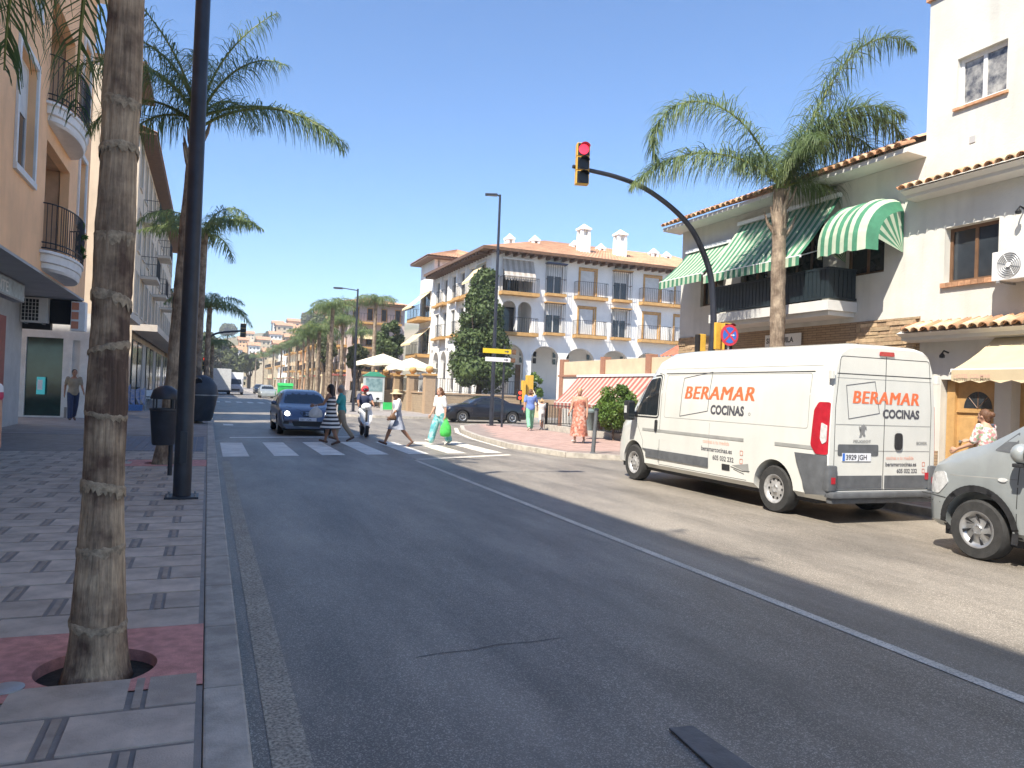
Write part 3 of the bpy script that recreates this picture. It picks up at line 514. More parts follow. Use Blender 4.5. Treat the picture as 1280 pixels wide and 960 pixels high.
MB().fbox(F2, Y2a-.1, Y2b+.1, -9, .95, Z2, Z2+.16).build('roof', M['wood_brown'], b2)
for z in (4.0, 7.2, 9.85): MB().fbox(F2, Y2a, Y2b, .003, .22 if z > 5 else .75, z-.14, z+.12).build('cornice', M['beige_trim'], b2)
mb = MB(); wall(mb, Fr((-4.7, 0, 0), (0, 1, 0), (1, 0, 0)), 31.3, Y2b, PZ, 3.9, [(32.2, 34.6, .3, 2.7)], .2); mb.build('shop_wall', M['beige_wall'], b2); window(b2, Fr((-4.7, 0, 0), (0, 1, 0), (1, 0, 0)), 32.2, 34.6, .3, 2.7, M['grey_metal'], M['glass_teal'], mull=1, name='shop_window')
def street_block(name, label, F, y0, y1, z0, z1, wm, tm, eave, cols, rows, par=None, depth=10, shop=True, roofm='tile_roof', trimm=True, wsz=(1.2, 1.9), balc=()):
    b = thing(name, label, 'building', F.p((y0+y1)/2, 0, 0)); ws = []
    st = (y1-y0)/cols
    for i in range(cols):
        for j in range(rows):
            zz = z0+.75+(z1-z0)/rows*j; ws.append((y0+st*(i+.5)-wsz[0]/2, y0+st*(i+.5)+wsz[0]/2, zz, min(zz+wsz[1], z1-.25)))
    mb = MB(); wall(mb, F, y0, y1, z0, z1, ws, .2)
    for yy in (y0, y1): mb.quad(F.p(yy, 0, 0), F.p(yy, -depth, 0), F.p(yy, -depth, z1), F.p(yy, 0, z1))
    mb.fbox(F, y0+.05, y1-.05, -depth, -.3, 0, z1-.05); mb.build('wall', M[wm], b)
    for k, a in enumerate(ws):
        window(b, F, *a, M['white_trim'], M['glass_window'], depth=.14, mull=1, shut=.0 if k % 3 else .6, shm=M['shutter'])
        if trimm: trim(F, *a, .1, .05, M[tm], b)
    r = MB(); corrugated(r, F.p(y0-.3, eave, z1+.06), F.p(y1+.3, eave, z1+.06), F.p(y1+.3, -depth*.5, z1+.06+depth*.2), F.p(y0-.3, -depth*.5, z1+.06+depth*.2)); corrugated(r, F.p(y0-.3, -depth, z1), F.p(y1+.3, -depth, z1), F.p(y1+.3, -depth*.5, z1+.06+depth*.2), F.p(y0-.3, -depth*.5, z1+.06+depth*.2)); ro = r.build('roof', M[roofm], b)
    MB().fbox(F, y0-.25, y1+.25, -depth, eave-.05, z1-.06, z1+.05).build('eave', M['wood_brown'], ro)
    if shop:
        MB().fbox(F, y0, y1, .003, shop, z0-.2, z0+.12).build('canopy', M[tm], b)
        for i in range(cols): MB().fbox(F, y0+st*i+.4, y0+st*(i+1)-.4, .004, .05, PZ+.1, z0-.6).build('shopfront', M[('glass_teal', 'glass_dark', 'grey_shop')[i % 3]], b)
    for (i, z) in balc:
        o = MB().fbox(F, y0+st*i+.1, y0+st*(i+1)-.1, .003, .8, z-.15, z).build('balcony', M[tm], b); railing(F, [(y0+st*i+.12, .02), (y0+st*i+.12, .77), (y0+st*(i+1)-.12, .77), (y0+st*(i+1)-.12, .02)], z, z+1, 'railing', M['iron'], o, .16)
    return b
F3 = Fr((-3.45, 0, 0), (0, 1, 0), (1, 0, 0))
street_block('apartment_building', 'long beige apartment block with tiled eave and shop canopy along the left pavement', F3, 40.2, 76, 4.1, 13.3, 'beige_wall', 'beige_trim', .75, 12, 3, shop=1.1, balc=((1, 6.9), (4, 6.9), (7, 6.9), (1, 9.8), (5, 9.8)))
street_block('apartment_building', 'pale block at the far end of the left side of the street', Fr((-4.5, 0, 0), (0, 1, 0), (1, 0, 0)), 80, 130, 4, 11, 'cream_wall', 'beige_trim', .6, 10, 2, shop=.8)
# ------------------------------------------------------------------ buildings on the right, near
XR = 12.55
FA = Fr((XR, 0, 0), (0, 1, 0), (-1, 0, 0))
def barrel(L_=.42, r0=.088, r1=.072, t=.014):
    mb = MB(); n = 8
    def ring(r, y): return [(r*math.cos(math.pi*k/n), y, r*math.sin(math.pi*k/n)*.92) for k in range(n+1)] + [((r-t)*math.cos(math.pi*k/n), y, (r-t)*math.sin(math.pi*k/n)*.92) for k in range(n, -1, -1)]
    mb.loft([ring(r0, 0), ring(r1, L_)]); return mb.mesh('tile')
TILE = barrel(); TILE.materials.append(M['tile_pale']); TILE_R = barrel(); TILE_R.materials.append(M['tile'])
CHAN = barrel(.42, .08, .08); CHAN.materials.append(M['tile'])
def tile_row(F, u0, u1, d, z, slope, par, pitch=.19, meshes=(TILE,), rng=random.Random(3), chan=True):
    n = int((u1-u0)/pitch); rot = Matrix((F.u, -F.out, Vector((0, 0, 1)))).transposed().to_4x4()
    for k in range(n):
        for mesh, up_, off in ((meshes[k % len(meshes)], 1, 0), (CHAN, -1, .5))[:2 if chan else 1]:
            o = link(bpy.data.objects.new('tile', mesh)); p = F.p(u0+(k+.5+off)*pitch, d+rng.uniform(-.012, .012)-(.03 if up_ < 0 else 0), z+(0.005 if up_ > 0 else .085))
            mw = Matrix.Translation(p) @ rot @ Matrix.Rotation(slope, 4, 'X') @ Matrix.Rotation(rng.uniform(-.03, .03), 4, 'Z')
            if up_ < 0: mw = mw @ Matrix.Rotation(math.pi, 4, 'Y')
            attach(o, par)
            o.matrix_basis = mw
A = thing('corner_house', 'tall white rendered house with two tiled canopies, window sill of brick and wooden door', 'house', (XR, 6, PZ))
YA0, YA1, ZA = -7, 10.56, 9.40
wa = [(9.00, 9.95, 7.15, 8.06), (9.06, 10.10, 3.95, 4.97), (9.05, 10.08, PZ, 2.17), (6.0, 8.75, PZ, 2.3), (5.8, 7.2, 3.95, 4.97), (6, 7, 7.15, 8.06)]
mb = MB(); wall(mb, FA, YA0, YA1, PZ-.1, ZA, wa, .3); mb.quad(FA.p(YA1, 0, 0), FA.p(YA1, -9, 0), FA.p(YA1, -9, ZA), FA.p(YA1, 0, ZA)); mb.fbox(FA, YA0, YA1-.05, -9, -.32, 0, ZA-.05); mb.build('wall', M['white_wall'], A)
MB().fbox(FA, YA0-.05, YA1+.05, -9, .06, ZA, ZA+.06).build('coping', M['tile'], A)
wu = window(A, FA, *wa[0], M['white_paint'], mat('pane_curtain', (.40, .385, .35), .12, .5, 5, col2=(.06, .06, .07), spec=.6), depth=.14, fw=.07, mull=1); MB().fbox(FA, 9.12, 9.80, -.175, -.165, 7.2, 8.0).build('curtain', M['curtain'], wu)
MB().fbox(FA, 8.96, 9.99, -.14, .05, 7.10, 7.147).build('sill', M['tile'], wu)
wm_ = window(A, FA, *wa[1], M['wood_brown'], M['glass_window'], depth=.2, fw=.06, mull=1); sl_ = thing
for k in range(9): MB().fbox(FA, 9.02+.124*k, 9.02+.124*k+.115, -.2, .06, 3.86, 3.945).build('brick', M['tile'], wm_)
for a in wa[4:]: window(A, FA, *a, M['wood_brown'], M['glass_window'], depth=.2)
def canopy(z, u0, u1, par):
    mb = MB(); mb.prism([FA.p(u0, .003, z-.13), FA.p(u0, .30, z-.10), FA.p(u0, .30, z-.04), FA.p(u0, .44, z+.02), FA.p(u0, .003, z+.20)], FA.u*(u1-u0)); o = mb.build('canopy', M['white_plain'], par)
    tile_row(FA, u0, u1, .50, z+.035, R(22), o, meshes=(TILE, TILE, TILE_R)); return o
canopy(5.72, 5.6, 10.74, A); canopy(3.00, 5.6, 10.72, A)
# door with fanlight
FD = Fr((XR+.24, 0, 0), (0, 1, 0), (-1, 0, 0)); d_ = MB()
d_.fbox(FD, 9.06, 9.12, 0, .06, PZ, 2.16); d_.fbox(FD, 9.90, 10.06, -.05, .10, PZ, 2.16); d_.fbox(FD, 9.12, 9.90, 0, .05, 1.58, 1.63); d_.fbox(FD, 9.12, 9.90, -.02, .03, 1.63, 2.16); d_.fbox(FD, 9.12, 9.90, -.02, .02, PZ+.01, 1.58)
door = d_.build('door', M['wood_door'], A)
for (a, b, c, d) in ((9.18, 9.48, .3, 1.5), (9.55, 9.85, .3, 1.5)): MB().fbox(FD, a, b, .02, .035, c, d).build('door_panel', M['wood_door'], door, bevel=.008)
fl = MB(); fl.poly([FD.p(9.50+.27*math.cos(math.pi*k/16), .034, 1.66+.30*math.sin(math.pi*k/16)) for k in range(17)]); fl.build('fanlight', M['glass_window'], door, recalc=False)
mb = MB()
for k in (4, 8, 12): mb.tube([FD.p(9.50, .036, 1.66), FD.p(9.50+.27*math.cos(math.pi*k/16), .036, 1.66+.30*math.sin(math.pi*k/16))], .007, 4)
mb.build('fanlight_bars', M['wood_brown'], door)
MB().cyl(FD.p(9.80, .02, 1.05), FD.p(9.80, .07, 1.05), .025, n=12).build('door_knob', M['grey_metal'], door)
MB().fbox(FA, 10.22, 10.32, .003, .035, 1.35, 1.62).build('entry_phone', M['grey_metal'], A, bevel=.004)
MB().fbox(FD, 6.0, 8.75, -.02, .02, PZ, 2.3).build('garage_door', M['wood_door'], A)
MB().fbox(FA, 10.1, 10.55, .003, .03, PZ, .85).build('plinth', M['stone_clad'], A); MB().fbox(FA, 8.76, 9.04, .003, .03, PZ, .85).build('plinth', M['stone_clad'], A)
vt = MB(); vt.fbox(FA, 9.55, 9.66, .002, .012, 6.42, 6.54); vt.build('vent', M['soffit_grey'], A)
for (u_, z_) in ((8.62, 5.02), (9.95, 2.66)):
    l_ = MB(); l_.tube([FA.p(u_, 0, z_), FA.p(u_, .12, z_+.03), FA.p(u_, .16, z_-.02)], .015, 6); l_.lathe([(.015, .0), (.05, -.05), (.045, -.09), (0, -.1)], FA.p(u_, .16, z_-.01), 10); l_.build('wall_lamp', M['dark_metal'], A, smooth=40)
# neighbour's projecting bay past the frame edge casts the shade beside the air conditioner
MB().fbox(FA, 5.0, 8.05, .005, .7, 3.25, 4.05).build('bay', M['white_wall'], A)
pa, pb = onX(1240, 316, XR-.4), onX(1240, 352, XR-.4)
aircon(FA, pa.y-.86, pa.y, pb.z, pa.z, 'white air conditioner with round fan on the tall white house', fan=(pa.y-.30, (pa.z+pb.z)/2, .20))
aw = thing('shop_awning', 'plain cream awning with scalloped valance over the wooden door', 'awning', FA.p(7.5, 0, 2.9))
o = awning(FA, 3.2, 9.02, .02, 2.92, 1.08, 2.28, M['awning_cream'], M['awning_cream'], aw, stripe=.34, val=.17, wave=.045, name='canvas')
v, f = text2d('HOTEL COLMAR', .085, 0, .002)
MB().add([FA.p(8.95-x, 1.13, 2.145+y_) for x, y_ in v], f).build('lettering', M['decal_tan'], aw, recalc=False)
for u_ in (8.6, 5):
    MB().tube([FA.p(u_, .02, 2.45), FA.p(u_-.25, .6, 2.40), FA.p(u_, 1.05, 2.27)], .018, 6).build('folding_arm', M['white_paint'], aw)
# ---- balcony house
B = thing('balcony_house', 'low white house with stone base, striped awnings and a long dark railed balcony', 'house', (XR, 14, PZ))
YB0, YB1, ZB = 10.562, 18.55, 6.42
wb = [(11.45, 12.45, 4.35, 5.35), (13.1, 14.5, 3.78, 5.75), (14.9, 15.9, 4.3, 5.5), (16.6, 17.6, 4.2, 5.4)]
mb = MB(); wall(mb, FA, YB0, YB1, 3.38, ZB, wb, .25); mb.quad(FA.p(YB1, 0, 3.38), FA.p(YB1, -8, 3.38), FA.p(YB1, -8, ZB), FA.p(YB1, 0, ZB)); mb.fbox(FA, YB0+.02, YB1-.05, -8, -.3, 0, ZB-.03); mb.build('wall', M['white_wall'], B)
for a in wb: window(B, FA, *a, M['wood_brown'], M['glass_dark'], depth=.15, mull=1 if a[1]-a[0] < 1.2 else 2)
# stone cladding as courses of separate stones
st_ = MB(); wall(st_, FA, YB0, YB1, PZ-.1, 3.378, [(16.9, 17.9, PZ, 2.2)], .2); st_.fbox(FA, YB1-.02, YB1+.0, -8, -.01, 0, 3.37); cl = st_.build('stone_base', M['stone_clad'], B)
window(B, FA, 16.9, 17.9, PZ, 2.2, M['wood_brown'], M['wood_brown'], name='door')
rs_ = random.Random(2); smesh = {}
smats = [mat('stone_a', (.46, .33, .20), .9, .25, 12, .5, 60, rnd=.2), mat('stone_b', (.38, .26, .16), .9, .25, 12, .5, 60, rnd=.2)]
z = 2.46
cnt = 0
while z < 3.36:
    h = rs_.choice((.055, .075, .09)); u = YB0+.01+rs_.uniform(0, .1)
    while u < 12.05 if z > 2.4 else False:
        l_ = rs_.uniform(.22, .5); l_ = min(l_, 12.08-u)
        if l_ > .06 and cnt < 295: MB().fbox(FA, u, u+l_-.008, .0, rs_.uniform(.015, .045), z, min(z+h-.008, 3.37)).build('stone', smats[rs_.random() < .4], cl); cnt += 1
        u += l_
    u = 16.15
    while u < YB1 and z > 2.7:
        l_ = rs_.uniform(.3, .6); l_ = min(l_, YB1-u)
        if l_ > .06 and cnt < 295: MB().fbox(FA, u, u+l_-.008, .0, rs_.uniform(.015, .045), z, min(z+h-.008, 3.37)).build('stone', smats[rs_.random() < .4], cl); cnt += 1
        u += l_
    z += h
bs = MB(); bs.fbox(FA, 12.1, 16.1, .004, .80, 3.58, 3.79); bs.fbox(FA, 12.16, 16.04, .004, .72, 3.48, 3.578); bal = bs.build('balcony', M['white_plain'], B)
sl_mesh = MB().box(-.05, .05, -.012, .012, 0, .62).mesh('slat'); sl_mesh.materials.append(M['rail_slat'])
for k in range(33):
    o = link(bpy.data.objects.new('slat', sl_mesh)); attach(o, bal); o.matrix_basis = Matrix.Translation(FA.p(12.18+.119*k, .74, 3.84)) @ Matrix.Rotation(math.pi/2, 4, 'Z')
for k in range(6):
    o = link(bpy.data.objects.new('slat', sl_mesh)); attach(o, bal); o.matrix_basis = Matrix.Translation(FA.p(12.14, .08+.119*k, 3.84))
for z_ in (3.83, 4.44): 
    MB().fbox(FA, 12.12, 16.08, .715, .765, z_, z_+.04).build('rail', M['rail_slat'], bal); MB().fbox(FA, 12.12, 12.16, .0, .713, z_, z_+.04).build('rail', M['rail_slat'], bal)
ev = MB(); ev.prism([FA.p(YB0-.02, -.1, ZB), FA.p(YB0-.02, .50, ZB+.03), FA.p(YB0-.02, .50, ZB+.12), FA.p(YB0-.02, -.1, ZB+.36)], FA.u*(YB1-YB0+.3)); evo = ev.build('eave', M['white_plain'], B)
tile_row(FA, YB0+.02, YB1+.25, .60, ZB+.14, R(20), evo, pitch=.21, meshes=(TILE_R, TILE, TILE_R))
rf = MB(); corrugated(rf, FA.p(YB0, .2, ZB+.36), FA.p(YB1+.3, .2, ZB+.36), FA.p(YB1+.3, -4, ZB+1.9), FA.p(YB0, -4, ZB+1.9), .21); rf.build('roof', M['tile_roof'], B)
for u0, u1, dw, zw, df, zf, lab in ((12.62, 15.95, .03, 6.12, 1.10, 4.74, 'large green striped awning let down over the dark balcony'), (16.25, 18.2, .03, 5.75, .95, 4.86, 'short green striped awning over the window past the balcony')):
    t_ = thing('striped_awning', lab, 'awning', FA.p((u0+u1)/2, 0, zw)); awning(FA, u0, u1, dw, zw, df, zf, M['awning_green'], M['awning_mint'], t_, stripe=.105, val=.20, wave=.0, name='canvas')
    for u_ in (u0+.15, u1-.15): MB().tube([FA.p(u_, .0, zf+.35), FA.p(u_, df-.02, zf)], .012, 5).build('arm', M['white_paint'], t_)
t_ = thing('striped_awning', 'rounded hood shaped green striped awning beside the large one', 'awning', FA.p(11.7, 0, 5.8)); dm = MB(); u0, u1 = 10.98, 12.42; N_ = 14
for i in range(N_):
    for j in range(10):
        def hp(i_, j_):
            q = math.pi/2*j_/10; t = i_/N_; edge = max(0, abs(t-.5)*2-.62)/.38; k_ = 1-.35*edge**2
            return FA.p(u0+(u1-u0)*t, .03+1.0*math.sin(q)*k_, 4.86+.02*math.sin(i_*1.9)+.92*math.cos(q)*k_)
        dm.quad(hp(i, j), hp(i+1, j), hp(i+1, j+1), hp(i, j+1), j % 2 if False else i % 2)
for i in range(N_):
    a, b = hp(i, 10), hp(i+1, 10); dm.quad(a, b, b-Vector((0, 0, .22)), a-Vector((0, 0, .22)), i % 2)
for u_, s_ in ((u0, 0), (u1, N_)):
    for j in range(10): dm.poly([FA.p(u_, .03, 4.66), hp(s_, j)+Vector((0, 0, 0)), hp(s_, j+1)], j % 2)
dm.build('canvas', [M['awning_green'], M['awning_mint']], t_, recalc=False)
v0 = onX(958, 427, XR-.06); v, f = text2d('SE ALQUILA', .17, 0, .006); sg = thing('rent_sign', 'white SE ALQUILA sign on the shaded stone under the balcony', 'sign', (v0.x, v0.y, v0.z))
MB().fbox(FA, v0.y-1.15, v0.y+.05, .046, .06, v0.z-.13, v0.z+.15).build('board', M['sign_white'], sg); MB().add([FA.p(v0.y-x, .063, v0.z-.05+y_) for x, y_ in v], f).build('lettering', M['decal_grey'], sg, recalc=False)
# ---- cafe terrace wall with the red striped awning
XC = 14.65; FC = Fr((XC, 0, 0), (0, 1, 0), (-1, 0, 0))
C = thing('terrace_wall', 'cream cafe wall with brick piers behind the red striped awning', 'wall', (XC, 25, PZ))
MB().fbox(FC, 18.6, 30.9, -.25, 0, PZ, 2.42).build('lower_wall', M['white_plain'], C); MB().fbox(FC, 18.6, 30.9, -.22, -.02, 2.5, 3.08).build('upper_wall', M['cream_wall'], C); MB().fbox(FC, 18.6, 31.0, -.3, .06, 2.422, 2.498).build('ledge', M['brick'], C)
for u_ in (30.7, 26.9, 23.5, 20): MB().fbox(FC, u_-.16, u_+.16, -.27, .05, PZ, 3.2).build('pier', M['brick'], C)
t_ = thing('striped_awning', 'long red and white striped awning sloping down behind the iron fence', 'awning', FC.p(26, 0, 2.4)); awning(FC, 22.2, 28.9, .07, 2.40, 1.15, 1.30, M['awning_red'], M['awning_white'], t_, stripe=.17, val=.20, wave=.05, name='canvas')
C2 = thing('tiled_shed', 'small shed with a red tiled roof behind the cafe wall', 'shed', (16.5, 21, PZ)); MB().box(15.0, 17.6, 19.0, 23.2, PZ, 3.05).build('wall', M['white_plain'], C2); r_ = MB(); corrugated(r_, (14.9, 23.3, 3.1), (14.9, 18.9, 3.1), (16.4, 18.9, 3.95), (16.4, 23.3, 3.95)); corrugated(r_, (17.8, 23.3, 3.1), (17.8, 18.9, 3.1), (16.4, 18.9, 3.95), (16.4, 23.3, 3.95)); r_.poly([(14.98, 19, 3.05), (16.4, 19, 3.92), (17.62, 19, 3.05)]); r_.build('roof', M['tile_red'], C2)
fe = thing('iron_fence', 'dark iron bar fence around the cafe terrace', 'fence', (13.4, 24, PZ)); Fq = Fr((13.38, 0, 0), (0, 1, 0), (-1, 0, 0))
MB().fbox(Fq, 18.6, 29.4, -.09, .09, PZ, PZ+.22).build('plinth', M['kerb_stone'], fe); railing(Fq, [(18.6, 0), (29.4, 0)], PZ+.26, PZ+1.05, 'railing', M['iron'], fe, .13, .011, (0, 1), .018); railing(Fq, [(29.4, -1.2), (29.4, 0)], PZ+.26, PZ+1.05, 'railing', M['iron'], fe, .13, .011, (0, 1), .018)
for u_ in (29.4, 26, 22.6, 19.2): MB().fbox(Fq, u_-.05, u_+.05, -.05, .05, PZ, PZ+1.15).build('post', M['iron'], fe)
# ------------------------------------------------------------------ white corner building with the arcade
YW, XW = 49.0, 17.75
FWf = Fr((0, YW, 0), (1, 0, 0), (0, -1, 0)); FWs = Fr((XW, 0, 0), (0, 1, 0), (-1, 0, 0))
W_ = thing('arcaded_building', 'white three storey corner building with arcade, iron balconies and tiled hip roof', 'building', (XW, YW, 0))
def wx(px): return onY(px, 400, YW).x
def wz(py, px=733): return onY(px, py, YW).z
ZE = onY(640, 314, YW).z-.15; ZT1, ZT0 = wz(337), wz(373); ZM1, ZM0 = wz(384), wz(421); ZAR = wz(436); ZTER = 1.25; XE = 37.0
def arch_fill(mb, F, a, b, zs, zt, t=.4, n=12, mi=0):
    uc, r, h = (a+b)/2, (b-a)/2, zt-zs; arc = [(uc-r*math.cos(math.pi*k/n), zs+h*math.sin(math.pi*k/n)) for k in range(n+1)]
    for k in range(n):
        p, q = arc[k], arc[k+1]; mb.quad(F.p(p[0], 0, p[1]), F.p(q[0], 0, q[1]), F.p(q[0], 0, zt), F.p(p[0], 0, zt), mi); mb.quad(F.p(p[0], 0, p[1]), F.p(q[0], 0, q[1]), F.p(q[0], -t, q[1]), F.p(p[0], -t, p[1]), mi)
cols = dict(w2=(wx(681), wx(702)), d3=(wx(723), wx(743)), w4=(wx(765), wx(784)), d5=(wx(804), wx(824)), d6=(wx(843), wx(859)))
ops = []; lx0, lx1 = wx(627), wx(664)
ops += [(lx0, lx1, ZT0, ZT1+.15), (lx0, lx1, ZM0, ZM1)]
for k, (a, b) in cols.items(): ops += [(a, b, ZT0+.1, ZT1), (a, b, ZM0+.1, ZM1-.05)]
arcs = [(wx(623), wx(662)-.35), (wx(666), wx(701)), (wx(709), wx(745)), (wx(753), wx(788)), (wx(796), wx(830)), (wx(838), wx(872))]
ops += [(a, b, ZTER, ZAR) for a, b in arcs]
mb = MB(); wall(mb, FWf, XW, XE, ZTER-1.3, ZE, ops, .3)
for a, b in arcs: arch_fill(mb, FWf, a, b, ZAR-1.0, ZAR)
mid_l = (lx0+lx1)/2
for a, b in ((lx0, mid_l-.08), (mid_l+.08, lx1)): arch_fill(mb, FWf, a, b, ZM1-.55, ZM1, .15)
mb.fbox(FWf, mid_l-.08, mid_l+.08, -.3, 0, ZM0, ZM1)
sops = []; nb = 6; YS1 = 63.3
sb = (YS1-YW-1)/nb
for i in range(nb):
    a = YW+.9+sb*i; sops += [(a+.35, a+sb-.55, ZT0+.1, ZT1), (a+.35, a+sb-.55, ZM0+.1, ZM1), (a+.2, a+sb-.4, ZTER, ZAR-.2)]
wall(mb, FWs, YW, YS1, ZTER-1.3, ZE, sops, .3)
for o in sops[2::3]: arch_fill(mb, FWs, o[0], o[1], ZAR-1.1, ZAR-.2)
mb.build('wall', M['white_far'], W_)
# core with recessed arcade and loggia
mb = MB(); mb.box(XW+.35, XE, YW+.34, YS1, ZAR+.15, ZE-.05) if False else None
mb.box(XW+2.6, XE, YW+2.6, YS1, 0, ZAR+.12); mb.box(wx(666), XE, YW+.36, YS1, ZAR+.14, ZE-.05); mb.box(XW+.36, wx(666)-.01, YW+2.2, YS1, ZAR+.14, ZE-.06)
mb.box(XW+.02, wx(666), YW+.02, YW+2.18, ZAR+.1, ZM0-.02); mb.box(XW+.02, wx(666), YW+.02, YW+2.18, ZM1+.2, ZT0-.02); mb.box(XW+.02, wx(666), YW+.02, YW+2.18, ZT1+.3, ZE-.07)
mb.box(XW+.02, XE, YW+.02, YW+2.58, ZAR+.02, ZAR+.1); mb.build('inner_wall', M['white_far'], W_)
GI = Fr((0, YW+2.57, 0), (1, 0, 0), (0, -1, 0))
for i, (a, b) in enumerate(arcs[1:5]):
    gr = MB()
    for r_ in range(2):
        for k in range(4): gr.fbox(GI, a+.15+k*.36, a+.15+k*.36+.24, .0, .03, ZAR-1.15+r_*.5, ZAR-1.15+r_*.5+.38)
    gr.build('window', M['glass_dark'], W_)
    if i == 0: MB().fbox(GI, a-.15, a+.25, .0, .05, ZTER, ZAR-1.3).build('door', M['wood_brown'], W_)
GL = Fr((0, YW+2.18, 0), (1, 0, 0), (0, -1, 0))
for z0, z1 in ((ZT0, ZT1), (ZM0, ZM1)): MB().fbox(GL, lx0+.4, lx1-.2, 0, .04, z0, z1-.2).build('window', M['glass_dark'], W_)
for n_, (a, b) in cols.items():
    for z0, z1 in ((ZT0+.1, ZT1), (ZM0+.1, ZM1-.05)):
        top = z0 > 7
        if n_[0] == 'd':
            w__ = window(W_, FWf, a, b, z0, z1, M['ochre_trim'], M['shutter'], depth=.12, mull=0, fw=.09, name='balcony_door')
            o = MB().fbox(FWf, a-.45, b+.75, .003, .62, z0-.24, z0-.02).build('balcony', M['ochre_trim'], W_); railing(FWf, [(a-.42, .02), (a-.42, .58), (b+.72, .58), (b+.72, .02)], z0, z0+1.0, 'railing', M['iron'], o, .15, .014)
            tr = MB(); tr.fbox(FWf, a-.12, a, .003, .05, z0, z1); tr.fbox(FWf, b, b+.12, .003, .05, z0, z1); tr.fbox(FWf, a-.12, b+.12, .003, .06, z1, z1+.12); tr.build('door_surround', M['ochre_trim'], W_)
        else:
            w__ = window(W_, FWf, a+.05, b-.05, z0, z1, M['shutter'], M['glass_window'], depth=.15, mull=1, shut=.35, shm=M['shutter'])
            MB().fbox(FWf, a-.1, b+.1, .003, .5, z0-.2, z0-.01).build('sill', M['ochre_trim'], w__); c_ = railing(FWf, [(a-.05, .02), (a-.05, .46), (b+.05, .46), (b+.05, .02)], z0, z1+.05, 'window_cage', M['iron'], w__, .17, .014, (0, .5, 1))
            MB().fbox(FWf, a-.12, b+.12, .003, .5, z1+.09, z1+.17).build('cage_hood', M['navy_paint'] if top and n_ == 'w2' else M['ochre_trim'], w__)
for z0, nm in ((ZT0, 'top'), (ZM0, 'mid')):
    o = MB().fbox(FWf, lx0-.3, lx1+.3, .003, .7, z0-.3, z0-.06).build('balcony', M['ochre_trim'], W_); railing(FWf, [(lx0-.25, .05), (lx0-.25, .62), (lx1+.25, .62), (lx1+.25, .05)], z0-.05, z0+.95, 'railing', M['iron'], o, .16, .014)
t_ = thing('loggia_awning', 'beige striped drop awning closing the top corner loggia of the white arcaded building', 'awning', FWf.p((lx0+lx1)/2, 0, ZT1)); awning(FWf, lx0-.1, lx1, .04, ZT1+.15, .55, ZT0+1.05, M['awning_grey'], M['awning_grey_b'], t_, stripe=.22, val=.25, wave=.12, name='canvas')
for i in range(nb):
    o1, o2 = sops[3*i], sops[3*i+1]
    for o in (o1, o2):
        w__ = window(W_, FWs, o[0], o[1], o[2], o[3], M['shutter'], M['glass_window'], depth=.2, mull=1)
        if i in (1, 2, 4): b_ = MB().fbox(FWs, o[0]-.3, o[1]+.3, .003, .55, o[2]-.25, o[2]-.02).build('balcony', M['ochre_trim'], W_); railing(FWs, [(o[0]-.25, .03), (o[0]-.25, .5), (o[1]+.25, .5), (o[1]+.25, .03)], o[2], o[2]+.95, 'railing', M['iron'], b_, .2, .014)
        else: MB().fbox(FWs, o[0]-.1, o[1]+.1, .003, .3, o[2]-.2, o[2]-.01).build('sill', M['ochre_trim'], w__)
    MB().fbox(FWs, o1[1]+.25, o1[1]+.55, .004, .16, ZAR, ZE-.3).build('pilaster', M['white_far'], W_)
t_ = thing('side_awning', 'pale yellow awning on the top floor next to the corner loggia', 'awning', FWs.p(sops[0][0], 0, ZT1)); awning(FWs, sops[0][0]-.2, sops[0][1]+.2, .04, ZT1, 1.2, ZT0+.7, M['awning_yellow'], M['awning_yellow'], t_, stripe=.5, val=.15, name='canvas')
# roof
ov = .95; zr = ZE+.12; rd = 7.0; rh = 2.55
R0, R1, R2, R3 = Vector((XW-ov, YW-ov, zr)), Vector((XE, YW-ov, zr)), Vector((XE, YW+rd, zr+rh)), Vector((XW+rd, YW+rd, zr+rh))
R4, R5 = Vector((XW-ov, YS1, zr)), Vector((XW+rd, YS1, zr+rh))
r_ = MB(); corrugated(r_, R0, R1, R2, R3, .28, .06); corrugated(r_, R4, R0, R3, R5, .28, .06); ro = r_.build('roof', M['tile_roof'], W_)
mb = MB(); mb.box(XW-ov+.05, XE, YW-ov+.05, YW+.5, ZE-.02, ZE+.06); mb.box(XW-ov+.05, XW+.5, YW+.51, YS1, ZE-.02, ZE+.06); mb.build('eave', M['wood_brown'], ro)
mb = MB()
for k in range(int((XE-XW)/.62)): mb.box(XW-.3+k*.62, XW-.3+k*.62+.16, YW-ov+.1, YW, ZE-.22, ZE-.025)
for k in range(int((YS1-YW)/.62)): mb.box(XW-ov+.1, XW, YW+.3+k*.62, YW+.3+k*.62+.16, ZE-.22, ZE-.025)
fa = MB(); fa.box(XW-ov-.02, XE, YW-ov-.02, YW-ov+.03, ZE-.04, ZE+.17); fa.box(XW-ov-.02, XW-ov+.03, YW-ov+.031, YS1, ZE-.04, ZE+.17); fa.build('fascia', M['wood_brown'], ro)
tag(mb.build('rafter_ends', M['wood_brown'], ro), kind='stuff')
